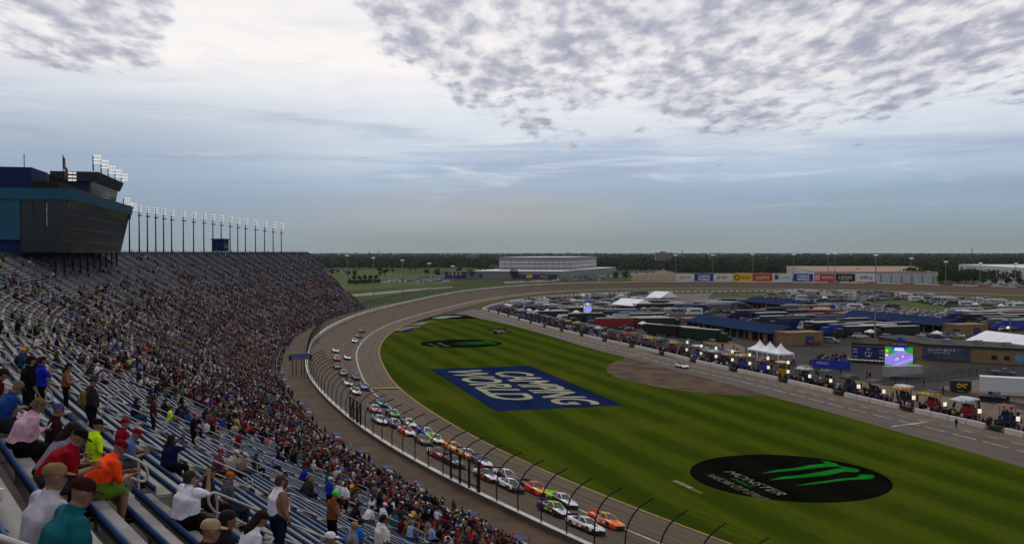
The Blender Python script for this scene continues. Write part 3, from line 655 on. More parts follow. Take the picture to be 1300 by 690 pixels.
# blue sign gantry where the fence is interrupted
w = gp(392, 470, 4.6)[:2]; i = int(np.argmin(np.hypot(IC[:, 0] + IL[:, 0] * 20.5 - w[0], IC[:, 1] + IL[:, 1] * 20.5 - w[1]))); p, l, z = frames_at(IS[i]); c = p + l * 22.2
e = empty('sign_gantry', (c[0], c[1], z), -math.atan2(c[0], c[1]), 'blue sign on a dark truss beside the outer wall', 'sign'); e.scale = (.8, .8, .8)
for x in (-2.2, -1.2, .2, 1.0): mb = MB(); mb.bar((x, 0, .4), (x, 0, 5.6), .22); mb.obj('truss_leg', m_dsteel, e)
mb = MB(); mb.box((0, -.2, 5.9), (5.0, .4, 1.7)); pn_ = mb.obj('panel', mat('gantry_blue', (.03, .06, .16), .6, col2=(.10, .13, .22), scale=1.2), e)
mb = MB(); mb.box((2.6, .1, 5.5), (1.0, .8, 1.6)); mb.obj('speaker', m_dsteel, e)
mb = MB(); mb.box((-2.8, .1, 5.5), (.8, .8, 1.4)); mb.obj('speaker', m_dsteel, e)
# ================================================================ press tower above the stand
m_teal = mat('teal_panel', (.012, .082, .140), .6, col2=(.009, .062, .11), spec=.2, scale=.15, detail=3)
m_navy = mat('navy_panel', (.008, .020, .080), .8, spec=.1, col2=(.009, .018, .062), scale=.3)
m_tglass = mat('tower_glass', (.004, .017, .020), .08, spec=.35, col2=(.012, .012, .012), scale=.5, detail=6, bump=.02)
m_mull = mat('mullion', (.014, .017, .017), .6)
m_lampglow = mat('lamp_glow', (1.0, .97, .86), .5, emit=.38)
m_lampdim = mat('lamp_dim', (.85, .85, .8), .5, emit=.35)
def tower():
    P1 = np.array([-89.0, 177.0]); P2 = np.array([-107.2, 248.0]); L = np.linalg.norm(P2 - P1); a = (P2 - P1) / L; n = np.array([a[1], -a[0]])
    def w(t, d, z): return (*(P1 + a * t + n * d), z)               # t along, d towards the track, z up
    T = empty('press_tower', w(0, 0, 0), 0, 'teal and glass press tower on columns over the top of the grandstand', 'tower')
    T.location = (0, 0, 0)
    def hull(name, m, t0, t1, d0, d1, z0, z1, lean=0.0, back=0.0):
        mb = MB(); B = [w(t0, d0, z0), w(t1, d0, z0), w(t1, d1, z0), w(t0, d1, z0)]; U = [w(t0, d0 - back, z1), w(t1, d0 - back, z1), w(t1, d1 + lean, z1), w(t0, d1 + lean, z1)]
        mb.add(B + U, [(3, 2, 1, 0), (4, 5, 6, 7), (0, 1, 5, 4), (1, 2, 6, 5), (2, 3, 7, 6), (3, 0, 4, 7)]); return mb.obj(name, m, T)
    hull('glass_body', m_tglass, 0, L, -6.3, 0, 30.9, 41.2, lean=2.4)
    hull('teal_body', m_teal, -.25, L, -26, -6.32, 33.4, 41.2)
    hull('lower_body', m_navy, .6, L - .5, -26, -6.4, 30.3, 33.38)
    hull('fascia', m_teal, -.5, L + .8, -26.3, 2.8, 41.22, 43.4, lean=.7)
    # mullions: glass panes of the leaning front and the end face, each a pane frame bar
    nv = 26
    for j in range(nv + 1):
        t = L * j / nv; mb = MB(); mb.bar(w(t, .04, 31.0), w(t, 2.42, 41.2), .06); mb.obj('mullion', m_mull, T)
    for z in (33.3, 35.9, 38.5):
        d = 2.4 * (z - 31) / 10.2 + .05; mb = MB(); mb.bar(w(0, d, z), w(L, d, z), .07); mb.obj('transom', m_mull, T)
    for d in (-6.2, -4, -2):
        mb = MB(); mb.bar(w(-.06, d, 31), w(-.06, d, 41.2), .16); mb.obj('mullion', m_mull, T)
    for z in (34.6, 38.3):
        mb = MB(); mb.bar(w(-.06, -6.3, z), w(-.06, 2.4 * (z - 31) / 10.2, z), .14); mb.obj('transom', m_mull, T)
    mb = MB(); mb.box((*(P1 + a * -.03 + n * -1.6), 38.3), (.12, .12, 4.4), 0); mb.obj('light_strip', m_rail, T)
    # roof storey
    hull('roof_storey', m_navy, 38, L - 1, -9, -1.5, 43.42, 49.6, lean=.9)
    hull('roof_glass', mat('roof_glass', (.05, .085, .075), .12, spec=.6), 38.3, L - 1.2, -3, -.95, 44.5, 47.6, lean=.6)
    for j in range(15):
        t = 38.3 + (L - 39.6) * j / 14; mb = MB(); mb.bar(w(t, -.93, 44.5), w(t, -.33, 47.6), .10); mb.obj('mullion', m_mull, T)
    hull('roof_canopy', mat('canopy_grey', (.028, .030, .045), .85, spec=.1), 37.6, L + .5, -9.4, .0, 47.62, 49.9, lean=1.0)
    hull('plant_room', m_navy, 3, 16, -24, -5, 43.42, 47.7); hull('plant_glass', m_tglass, 16.05, 36, -24, -6, 43.42, 47.9); hull('deck_shed', m_dsteel, 2, 30, -4.6, 0, 43.42, 45.0)
    # railings round the open deck
    for z in (44.0, 44.6):
        mb = MB(); mb.tube([w(0, -26, z), w(0, 3, z), w(40, 3, z)], .05, 4); mb.obj('deck_rail', m_dsteel, T)
    # columns down to the terrace
    for j in range(10):
        t = 2 + (L - 4) * j / 9
        for d in (-.6, -12):
            p = P1 + a * t + n * d; i = int(np.argmin(np.hypot(IC[:, 0] - p[0], IC[:, 1] - p[1]))); dd = math.hypot(*(IC[i] - p)); zt = np.interp(dd, ROFF, RZ)
            mb = MB(); mb.box((p[0], p[1], (31 + zt) / 2 - .1), (.42, .42, 31 - zt + .2), math.atan2(a[1], a[0])); mb.obj('column', m_dsteel, T)
    # floodlights on the roof edge, flag and masts
    def flood(t, d, z0, z1, h=0):
        mb = MB(); mb.bar(w(t, d, z0), w(t, d, z1), .22); p = mb.obj('lamp_post', m_dsteel, T)
        mb = MB(); c = w(t, d + .9, z1 - .9)
        for r in range(3):
            for q in (-.45, .45): mb.box((c[0] + n[0] * q, c[1] + n[1] * q, c[2] - r * .8 + .8), (.7, .5, .4), math.atan2(n[1], n[0]))
        mb.obj('lamp_head', m_lampglow, p, kind='stuff')
    for px, yt in ((119.5, 197.5), (129.5, 204), (138.5, 211), (147, 216), (155, 221)):
        # solve t so the post stands at this picture column on the roof edge
        ts = np.linspace(34, L + 20, 500); q = P1 + a * ts[:, None] + n * .4; pxs = 650 + FPX * q[:, 0] / q[:, 1]; t = ts[int(np.argmin(abs(pxs - px)))]; y = (P1 + a * t)[1]
        t = min(t, L); flood(t, .4, 49.8, CAMH + (320 - yt) / FPX * y)
    flood(30, -4, 43.4, 49.0); flood(L - .3, 1.0, 43.4, 45.8); flood(L + .2, 2.6, 40, 44.4)
    mb = MB(); mb.tube([w(30, -5, 43.4), w(30, -5, 53)], .1, 5); fp = mb.obj('flag_pole', m_dsteel, T)
    mb = MB(); R = [[w(30 + .9 * i, -5 + .3 * math.sin(i * 1.3), 52.7 - .5 * i - v) for i in range(6)] for v in (0, 1.4, 2.8)]; mb.loft(R, closed=False, caps=False); mb.obj('flag', mat('flag_cloth', (.10, .03, .03), .9, col2=(.12, .12, .13), scale=.6), fp)
    for t, d, h in ((10, -8, 51), (30, -9, 49)): mb = MB(); mb.tube([w(t, d, 47), w(t, d, h)], .09, 4); mb.obj('mast', m_dsteel, T)
    return w
TW = tower()
# ================================================================ floodlight poles behind the crest
PX = [164.6, 177, 187.4, 198, 208, 218, 233, 246, 259, 270.5, 281, 292.4, 302, 311.7, 324.6, 336, 346.8, 357.3]
sv = np.linspace(S_CAM + 40, S_END0 + 60, 3000); pv = atv(sv, np.full(3000, ROFF[-1] + TR + 1.2), 0.0)
pxv = 650 + FPX * pv[:, 0] / pv[:, 1]; pxv[pv[:, 1] < 60] = -9e3
for j, px in enumerate(PX):
    yt = 259 + (283 - 259) * j / 17; i = int(np.argmin(abs(pxv - px))); p = pv[i]; zt = CAMH + (320 - yt) / FPX * p[1]
    e = empty('floodlight_pole', (p[0], p[1], 0), 0, 'slim floodlight pole with white lamp cluster along the grandstand crest', 'floodlight', 'floodlight poles along the crest of the grandstand')
    mb = MB(); mb.tube([(0, 0, RZ[-1] - 6), (0, 0, zt)], [.3, .16], 6); mb.obj('pole', m_dsteel, e)
    mb = MB(); k = p[1] / 300
    for r in range(3):
        for q in (-1, 1): mb.box((q * .40 * k + .4 * k, -.3, zt - .3 - r * .75 * k), (.46 * k, .5, .24 * k), 0)
    mb.obj('lamp_head', m_lampglow, e, kind='stuff')
    mb = MB(); mb.box((.3, 0, zt - 3.4 * k), (1.3 * k, .4, .35)); mb.obj('cross_arm', m_dsteel, e)
i = int(np.argmin(abs(pxv - 280))); p = pv[i]; k = p[1] / FPX; rz = math.atan2(IL[int(sv[i] / 3)][1], IL[int(sv[i] / 3)][0])
e = empty('crest_booth', (p[0], p[1], RZ[-1]), rz, 'small navy booth standing on the crest of the grandstand', 'booth')
mb = MB(); mb.box((0, 0, 15 * k / 2 + .8), (5, 19 * k, 15 * k)); mb.obj('cabin', m_navy, e)
mb = MB(); mb.box((0, 0, 15 * k + 1.0), (5.6, 20.5 * k, .4)); mb.obj('roof', m_dsteel, e)
for q in (-1, 0, 1): mb = MB(); mb.box((-2.53, q * 5.4 * k, 15 * k * .6), (.06, 4 * k, 5 * k)); mb.obj('window', m_tglass, e)
# ================================================================ outer embankment and far fields
j0 = int(row_end(0) / 3); nn = NI - j0
dd = lambda d: IC[j0:] + IL[j0:] * d
m_berm = mat('berm', (.075, .058, .030), .95, col2=(.045, .052, .016), scale=.035, detail=6, spec=.05)
strip('embankment', np.column_stack([dd(20.7), ZB[j0:] + .1]), np.column_stack([dd(27), ZB[j0:] * .9]), m_berm, kind='structure')
strip('embankment_slope', np.column_stack([dd(27), ZB[j0:] * .9]), np.column_stack([dd(52), np.full(nn, -.03)]), m_berm, kind='structure')
def far_poly(name, px, m, z=-.03): mb = MB(); mb.poly([(*gxy(*p), z) for p in px]); return mb.obj(name, m, kind='structure')
m_road = mat('far_road', (.17, .145, .115), .9, var=.2, scale=.05)
far_poly('service_road', [(440, 376.5), (444, 373.5), (520, 367), (575, 363), (576, 364.6), (520, 369.5), (470, 374.5)], m_road)
far_poly('lawn', [(380, 344), (470, 343), (560, 351), (560, 360), (470, 367), (420, 371), (390, 360)], m_field, -.045)
far_poly('far_lot', [(463, 357), (520, 354), (570, 355), (570, 358), (520, 358.5), (463, 360)], mat('far_asphalt', (.06, .06, .058), .9, var=.2, scale=.05), -.02)
far_poly('far_lot', [(720, 352), (800, 345), (850, 341), (855, 343), (800, 349), (745, 355)], MATS['far_asphalt'], -.02)
far_poly('dry_field', [(800, 356), (805, 346), (850, 344), (930, 345), (1000, 347), (1000, 356)], mat('dry_grass', (.13, .085, .022), .95, col2=(.075, .065, .02), scale=.03, detail=5), -.02)
far_poly('far_lot', [(1240, 364), (1245, 357), (1300, 357), (1300, 366)], MATS['far_asphalt'], -.02)
far_poly('crossing_road', [(640, 357.5), (720, 354), (800, 347.5), (868, 341), (870, 341.8), (805, 348.8), (720, 356), (640, 359.5)], m_road, -.012)
# ================================================================ far buildings
m_cw = mat('white_cladding', (.42, .42, .42), .6, col2=(.33, .33, .34), scale=.02); m_cg = mat('grey_cladding', (.17, .17, .175), .6, col2=(.13, .13, .135), scale=.03)
m_ikb = mat('store_blue', (.008, .018, .10), .5); m_iky = mat('store_yellow', (.55, .34, .02), .5); m_roofw = mat('roof_white', (.55, .55, .55), .7, var=.15, scale=.03)
def wh():
    e = empty('warehouse', (0, 0, 0), 0, 'vast white and grey warehouse store beyond the far turn', 'warehouse')
    mb = MB(); mb.prism([(-53, 1058), (57, 1042), (152, 1320), (30, 1360)], -.05, 9.2, 0, 1); mb.obj('low_hall', [m_cg, m_roofw], e)
    mb = MB(); mb.prism([(-16, 1125), (72, 1112), (122, 1310), (32, 1322)], 9.1, 25.0, 0, 1); mb.obj('high_hall', [m_cw, m_roofw], e)
    f = np.array([88, -13]) / 89.
    for z, h, m in ((22.6, 4.6, m_cg), (16.6, 1.2, m_cg), (11.5, 1.6, m_cg)):
        mb = MB(); mb.prism([(-16.3, 1124.6), (72.2, 1111.5), (122.4, 1310), (72, 1113)], z - h / 2, z + h / 2); mb.obj('cladding_band', m, e)
    for j in range(13):
        t = j / 12; mb = MB(); mb.box((-16 + 88 * t, 1125 - 13 * t - .3, 17), (.5, .5, 15.6)); mb.obj('panel_joint', m_cg, e)
    mb = MB(); mb.prism([(-79, 1062), (-53.2, 1058), (-48, 1072), (-74, 1078)], -.05, 9.0); b = mb.obj('sign_block', m_ikb, e)
    M = frame((-66, 1059.2, 6.2), (26, -4, 0), (0, 0, 1)); text_fit('lettering', 'IKEA', M, 16, 3.6, m_iky, b, bold=.03, space=1.5)
    mb = MB(); mb.prism([(1, 1049.6), (52, 1042.2), (52, 1044), (1, 1052)], .2, 5.2); b = mb.obj('entrance_band', m_ikb, e)
    mb = MB(); mb.box((20, 1046.2, 3.2), (7, .6, 3.6), -.14); mb.obj('yellow_panel', m_iky, b)
    text_fit('lettering', 'IKEA', frame((37, 1043.6, 3), (51, -7.4, 0), (0, 0, 1)), 9, 1.8, m_iky, b, bold=.03)
wh()
def simple_building(name, label, xy, h, mw, mr, bays=0, cat='building', z0=-.05):
    e = empty(name, (0, 0, 0), 0, label, cat); mb = MB(); mb.prism(xy, z0, h); mb.obj('wall', mw, e)
    c = np.mean(np.array(xy), 0); mb = MB(); mb.prism([tuple(c + (np.array(p) - c) * 1.004) for p in xy], h + .002, h + .35); mb.obj('roof', mr, e)
    for q in range(2):
        a, b = np.array(xy[q]), np.array(xy[(q + 1) % len(xy)]); nrm = np.array([b[1] - a[1], a[0] - b[0]]); nrm = nrm / np.linalg.norm(nrm); nrm = nrm if nrm @ (a - c) > 0 else -nrm
        for j in range(bays):
            p = a + (b - a) * (j + .5) / bays + nrm * .1; mb = MB(); mb.box((p[0], p[1], h * .4), (np.linalg.norm(b - a) / bays * .12, .3, h * .78), math.atan2(*(b - a)[::-1])); mb.obj('panel_joint', m_cg, e)
    return e
m_tanroof = mat('tan_roof', (.30, .20, .12), .9, col2=(.22, .15, .09), scale=.03, detail=5)
simple_building('warehouse', 'low warehouse with broad tan roof behind the trackside billboards', [(368, 1214), (288, 862), (400, 850), (530, 1200)], 12.2, m_cw, m_tanroof, 12, 'warehouse')
simple_building('warehouse', 'long white warehouse beyond the trees past the red and white barrier', [(651, 1320), (548, 915), (640, 900), (760, 1300)], 13.2, m_cw, m_roofw, 11, 'warehouse')
def tower_block(label, pxl, pxr, ytop, Y, m):
    x0, x1 = (pxl - 650) / FPX * Y, (pxr - 650) / FPX * Y; h = CAMH + (320 - ytop) / FPX * Y
    e = empty('tower_block', ((x0 + x1) / 2, Y, 0), 0, label, 'building'); w = x1 - x0
    mb = MB(); mb.box((0, 0, h / 2), (w, w * .6, h)); mb.obj('wall', m, e); mb = MB(); mb.box((0, 0, h + 1.5), (w * .3, w * .3, 3)); mb.obj('roof_plant', m, e)
    for r in range(6):
        for c in range(7): mb = MB(); mb.box((-w / 2 + w * (c + .5) / 7, -w * .3 - .05, h * (.25 + .11 * r)), (w * .07, .3, h * .05)); mb.obj('window', m_dsteel, e)
tower_block('pale distant apartment block above the treeline left of the warehouse store', 592, 607, 323.4, 2600, m_cg)
tower_block('beige distant apartment block above the treeline right of the warehouse store', 832, 851, 320.4, 2200, mat('beige_block', (.17, .15, .12), .8))
for px, yt in ((481, 320.6), (469, 321), (866, 319.5), (1234, 317), (757, 321)):
    Y = 3600; mb = MB(); x = (px - 650) / FPX * Y; mb.tube([(x, Y, 0), (x, Y, CAMH + (322.5 - yt) / FPX * Y)], [2.2, 1.2], 5); mb.obj('radio_mast', m_dsteel, label='thin radio mast standing above the distant treeline', cat='mast', group='masts on the horizon')
# ================================================================ trackside billboards
def strokes(name, M, w, h, m, parent, n=6, seed=0, bold=.5, gap=.22):
    # unreadable lettering: a run of slanted letter-like strokes
    r = random.Random(seed); mb = MB(); cw = w / n
    M = np.array(M); T = lambda x, y: tuple(M[:3, :3] @ np.array([x, y, 0]) + M[:3, 3])
    for j in range(n):
        x0 = -w / 2 + j * cw; x1 = x0 + cw * (1 - gap); t = cw * bold * .45
        for k in range(r.choice((2, 2, 3))):
            if r.random() < .55: xa = x0 + r.random() * (x1 - x0 - t); mb.quad(T(xa, -h / 2), T(xa + t, -h / 2), T(xa + t + h * .12, h / 2), T(xa + h * .12, h / 2))
            else: ya = r.choice((-h / 2, -.1 * h, h / 2 - h * .22)); mb.quad(T(x0, ya), T(x1, ya), T(x1, ya + h * .22), T(x0, ya + h * .22))
    return mb.obj(name, m, parent)
BB = [(858, 881, (190, 188, 182), 's', (30, 24, 24), 'white trackside billboard with dark brown script lettering'), (882, 905.5, (24, 28, 130), 'CAMPING\nWORLD', (190, 195, 215), 'blue trackside billboard lettered in white between two white billboards'),
      (906.5, 929.5, (190, 190, 190), 's', (170, 25, 30), 'white trackside billboard with bold red slanted lettering'), (931, 955, (205, 165, 20), 's', (150, 50, 10), 'yellow trackside billboard with black gear emblem'),
      (956, 980.5, (170, 30, 18), 's', (190, 195, 150), 'red trackside billboard with pale green lettering'), (981, 1006, (190, 192, 195), 's', (110, 120, 135), 'white trackside billboard with teal square emblem'),
      (1008, 1032, (22, 26, 128), 'CAMPING\nWORLD', (195, 198, 215), 'blue trackside billboard lettered in white in front of the tan roofed warehouse'), (1034, 1059.5, (175, 20, 26), 'TOYOTA', (215, 190, 190), 'red trackside billboard with white square emblem and white name'),
      (1061, 1085.5, (16, 16, 18), 's', (180, 175, 150), 'black trackside billboard with pale script lettering'), (1087, 1113, (195, 195, 192), 's', (22, 22, 24), 'white trackside billboard with bold black lettering at the row end')]
sv2 = np.linspace(IS[k2], IS[-1], 4000); pv2 = atv(sv2, np.full(4000, 27.0), 0.0); px2 = 650 + FPX * pv2[:, 0] / pv2[:, 1]
for bi, (x0, x1, bg, tx, fg, lab) in enumerate(BB):
    a = pv2[int(np.argmin(abs(px2 - x0)))][:2]; b = pv2[int(np.argmin(abs(px2 - x1)))][:2]; Y = (a[1] + b[1]) / 2
    z1 = CAMH - (347.4 - 320) / FPX * Y; z0 = CAMH - (356.9 - 320) / FPX * Y; d = (b - a); L = np.linalg.norm(d); d = d / L; nn_ = np.array([d[1], -d[0]]); c = (a + b) / 2
    if nn_ @ (-c) < 0: nn_ = -nn_
    e = empty('billboard', (0, 0, 0), 0, lab, 'billboard')
    mb = MB(); mb.bar((*a, (z0 + z1) / 2), (*b, (z0 + z1) / 2), .3, z1 - z0); pn = mb.obj('panel', flat(*bg, .7), e)
    for t in (.2, .8): q = a + (b - a) * t - nn_ * .4; mb = MB(); mb.bar((*q, 2), (*q, z1 - .5), .35); mb.obj('post', m_dsteel, e)
    M = frame((*(c + nn_ * .2), (z0 + z1) / 2), (*d, 0), (0, 0, 1)); Hh = z1 - z0
    sh = lambda fx, fy: frame((*(c + nn_ * .2 + d * fx * L), (z0 + z1) / 2 + fy * Hh), (*d, 0), (0, 0, 1))
    if tx != 's':
        if '\n' in tx:
            t1, t2 = tx.split('\n'); text_fit('lettering', t1, sh(0, .19), L * .66, Hh * .32, flat(*fg), pn, bold=.04, shear=.15); text_fit('lettering', t2, sh(0, -.21), L * .66, Hh * .36, flat(*fg), pn, bold=.05, shear=.15)
        else:
            text_fit('lettering', tx, sh(.16, 0), L * .58, Hh * .34, flat(*fg), pn, bold=.03)
            mb = MB(); q = c + nn_ * .2 - d * L * .34; mb.bar((*(q - d * L * .11), (z0 + z1) / 2), (*(q + d * L * .11), (z0 + z1) / 2), .08, Hh * .62); mb.obj('emblem', flat(205, 190, 185), pn)
            mb = MB(); mb.tube([(*(q + d * L * .07 * math.cos(t) + nn_ * .1), (z0 + z1) / 2 + Hh * .16 * math.sin(t)) for t in np.linspace(0, 2 * math.pi, 15)], .22, 4); mb.obj('emblem_ring', flat(170, 25, 30), pn)
    else:
        emb = bi in (3, 5); strokes('lettering', sh(.16 if emb else 0, 0), L * (.52 if emb else .68), Hh * (.3 if bi in (0, 5) else .45), flat(*fg), pn, n=6 + bi % 3, seed=bi, bold=.4 if bi == 0 else .8)
        if emb:
            q = c + nn_ * .25 - d * L * .3; mb = MB()
            if bi == 5: mb.bar((*(q - d * L * .1), (z0 + z1) / 2 + .4), (*(q + d * L * .1), (z0 + z1) / 2 + .4), .1, Hh * .6)
            else: mb.tube([(*(q + d * 2.0 * math.cos(t)), (z0 + z1) / 2 + 2.0 * math.sin(t)) for t in np.linspace(0, 2 * math.pi, 17)], .5, 4)
            mb.obj('emblem', flat(14, 60, 85) if bi == 5 else flat(18, 18, 18), pn)
        if bi == 8: strokes('gold_lettering', sh(0, -.28), L * .4, Hh * .22, flat(170, 140, 70), pn, n=5, seed=31)
# ================================================================ distant track light poles
def lamp_pole(px, yt, base, label, group, lamp=1.0):
    Y = base[1]; zt = CAMH + (320 - yt) / FPX * Y; e = empty('light_pole', (base[0], base[1], 0), 0, label, 'light pole', group)
    mb = MB(); mb.tube([(0, 0, 0), (0, 0, zt)], [.32, .16], 5); mb.obj('pole', m_steel, e)
    mb = MB(); k = Y / 750
    for q in (-1, 0, 1): mb.box((q * 1.1 * k, -.4, zt), (.7 * k, .6, .6 * k * lamp))
    mb.obj('lamp_head', m_lampdim if lamp >= 1 else m_rail, e, kind='stuff'); mb = MB(); mb.box((0, .1, zt - .9 * k), (3.6 * k, .3, .3)); mb.obj('cross_arm', m_steel, e)
pv3 = atv(sv2, np.full(4000, 34.0), 0.0); sv4 = np.linspace(S_END0 + 60, IS[-1], 5000); pv4 = atv(sv4, np.full(5000, 34.0), 0.0); px4 = 650 + FPX * pv4[:, 0] / pv4[:, 1]
for px, yt in ((395, 320), (441, 324), (474, 327), (511, 330), (545, 334), (575, 337.4), (857.6, 323.6), (905, 323.6), (955.6, 322.6), (1007.5, 322.6), (1157, 327.7), (1200.6, 332), (1244.6, 333.6), (1289.6, 334.2)):
    # height of a real pole decides how far out it stands: about 22 m tall
    ok = (pv4[:, 1] > 480); Y = 640.0 if px < 470 else float(pv4[ok][int(np.argmin(abs(px4[ok] - px)))][1])
    lamp_pole(px, yt, ((px - 650) / FPX * Y, Y), 'tall light pole standing outside the far turn', 'light poles outside the far turn')
for px, yt, yb in ((1111, 323.5, 431), (1051, 322, 381), (1059.5, 321.6, 376), (1282, 404, 441), (642, 371, 389)):
    lamp_pole(px, yt, gxy(px, yb), ['tall light pole rising among the parked vehicles of the infield', 'short light mast inside the infield'][yt > 350], 'infield light poles' if yt < 350 else 'infield light masts', 1.0 if yt < 350 else .6)
# ================================================================ trees
m_leaf = [mat('leaf_dark', (.026, .040, .012), .9, var=.35, scale=.3, spec=.1), mat('leaf_mid', (.040, .058, .014), .9, var=.35, scale=.3, spec=.1), mat('leaf_deep', (.016, .028, .012), .9, var=.3, scale=.3, spec=.1)]
m_bark = mat('bark', (.05, .038, .028), .95, var=.3, scale=2)
def leaf_soup(n, rx, rz, cz, size, rng, lobes=7):
    C = rng.normal(size=(lobes, 3)); C /= np.linalg.norm(C, axis=1)[:, None]; C *= np.array([rx, rx, rz]) * .58; C[:, 2] += cz
    R = rng.uniform(.38, .62, lobes); idx = rng.integers(0, lobes, n); d = rng.normal(size=(n, 3)); d /= np.linalg.norm(d, axis=1)[:, None]
    p = C[idx] + d * (R[idx] * rng.uniform(.6, 1.05, n))[:, None] * np.array([rx, rx, rz]); T = rng.normal(size=(n, 3, 3)) * size
    V = (p[:, None, :] + T).reshape(-1, 3); F = np.arange(n * 3).reshape(-1, 3); return V, F, rng.choice([0, 0, 1, 1, 2], n)
rngT = np.random.default_rng(3); TREES = []
for v in range(4):
    h = (11, 14, 9, 12)[v]; rx = (4.5, 5.0, 4.2, 3.4)[v]
    V, F, mi = leaf_soup(900, rx, h * .38, h * .62, .42, rngT, 9); TREES.append((mesh_np('crown', V, F, mi, m_leaf), h))
    mb = MB(); mb.tube([(0, 0, -.1), (.1, 0, h * .3), (0, .15, h * .7)], [.38, .28, .1], 6)
    for q in range(5): a = q * 1.3; mb.tube([(0, 0, h * (.28 + .05 * q)), (math.cos(a) * rx * .5, math.sin(a) * rx * .5, h * (.5 + .06 * q))], [.14, .05], 4)
    TREES[-1] += (mb.mesh('trunk', [m_bark]),)
def tree(x, y, v, k, label, group):
    e = empty('tree', (x, y, -.05), random.random() * 6, label, 'tree', group); e.scale = (k, k, k * random.uniform(.9, 1.1)); link('trunk', TREES[v][2], e); link('crown', TREES[v][0], e)
for px, yb, v, k in ((1079, 358, 0, 1.0), (1092, 356, 1, 1.15), (1101, 356, 0, 1.0), (1122, 357, 2, 1.2), (1136, 359, 0, 1.2), (1146, 360, 1, 1.3), (1157, 360, 3, 1.5), (1166, 361, 1, 1.45), (1176, 360, 1, 1.5), (1187, 361, 3, 1.4), (1197, 362, 0, 1.35), (1207, 361, 1, 1.2), (1217, 362, 2, 1.4), (1226, 362, 0, 1.3), (1236, 362, 1, 1.1), (1246, 361, 2, .9), (1262, 361, 2, .8), (1280, 361, 2, .85), (1294, 361.5, 2, .8), (1126, 357, 1, 1.0), (1152, 358, 2, 1.5), (1182, 358, 1, 1.4), (1202, 359, 3, 1.5)):
    x, y = gxy(px, yb); s_ = y / 900; tree(x, y, v, k * .95, 'broad dark green tree in the clump outside the far wall', 'trees outside the far wall')
for px, yb in ((444, 362), (449, 362), (454, 362), (459, 361.6), (464, 361.6), (469, 361.4), (475, 361), (480, 360.6), (449, 356), (456, 356), (463, 355.6), (470, 355.6), (478, 355)):
    x, y = gxy(px, yb); tree(x, y, 2, .62, 'small round tree in the planted rows of the far lawn', 'small trees on the far lawn')
for px, yb, k in ((599, 354, 1.0), (653, 356, 1.3), (781, 357, 1.0), (794, 356, 1.1), (655, 354, .9), (610, 354, .6)):
    x, y = gxy(px, yb); tree(x, y, 1, k * .8, 'single dark tree near the warehouse store', 'trees near the warehouse store')
r5 = random.Random(8)
for q in range(34):
    px = r5.uniform(395, 640); yb = r5.uniform(344, 352); x, y = gxy(px, yb); tree(x, y, r5.randrange(4), r5.uniform(.5, .95), 'scattered tree on the far green fields beyond the grandstand end', 'trees on the far fields')
# the far woods: too many to count
def woods():
    rng = np.random.default_rng(11); Vs = []; Fs = []; Ms = []; b = 0
    def patch(n, x0, x1, y0, y1, hmin, hmax, leaves, size):
        hmin *= .72; hmax *= .80
        nonlocal b
        px = rng.uniform(x0, x1, n); inv = rng.uniform(1 / y1, 1 / y0, n); Y = 1 / inv; X = (px - 650) / FPX * Y; h = rng.uniform(hmin, hmax, n)
        for i in range(n):
            r = h[i] * rng.uniform(.28, .45); m = leaves; d = rng.normal(size=(m, 3)); d /= np.linalg.norm(d, axis=1)[:, None]; d *= rng.uniform(.55, 1.0, m)[:, None]
            p = d * np.array([r, r, h[i] * .5]) + np.array([X[i], Y[i], h[i] * .52]); T = rng.normal(size=(m, 3, 3)) * size * h[i] / 12
            Vs.append((p[:, None, :] + T).reshape(-1, 3)); Fs.append(np.arange(m * 3).reshape(-1, 3) + b); Ms.append(np.full(m, rng.choice([0, 0, 1, 2, 2]))); b += m * 3
    patch(900, 855, 1320, 1330, 1500, 8, 15, 60, 1.35); patch(1500, 850, 1320, 1450, 2200, 12, 18, 40, 1.7); patch(1300, 340, 860, 2000, 3000, 12, 18, 34, 2.0)
    patch(500, 340, 620, 1750, 2000, 10, 15, 40, 1.7); patch(260, 740, 860, 1500, 2000, 10, 15, 40, 1.7)
    patch(2200, 330, 1340, 2200, 4500, 13, 19, 24, 2.8); patch(2200, 330, 1340, 4500, 12000, 14, 22, 16, 4.5)
    patch(260, 1110, 1320, 1000, 1330, 9, 14, 60, 1.3)
    link('woodland', mesh_np('woodland', np.concatenate(Vs), np.concatenate(Fs), np.concatenate(Ms), m_leaf), label='dense dark woodland stretching to the horizon', cat='woodland', kind='stuff')
woods()

# ================================================================ air
m_haze = bpy.data.materials.new('haze_air'); m_haze.use_nodes = True; _t = m_haze.node_tree; _t.nodes.clear()
_v = N(_t, 'ShaderNodeVolumePrincipled'); _v.inputs['Color'].default_value = (.80, .88, .95, 1); _v.inputs['Density'].default_value = 2.0e-5; _v.inputs['Anisotropy'].default_value = .2
_o = N(_t, 'ShaderNodeOutputMaterial'); _t.links.new(_v.outputs[0], _o.inputs['Volume'])
mb = MB(); mb.box((0, (R * 1.4 - 2000) / 2, 30.5), (2 * R + 200, R * 1.4 + 2000 + 200, 65)); mb.obj('haze', m_haze, label='thin pale haze filling the air over the fields', cat='haze', kind='stuff')
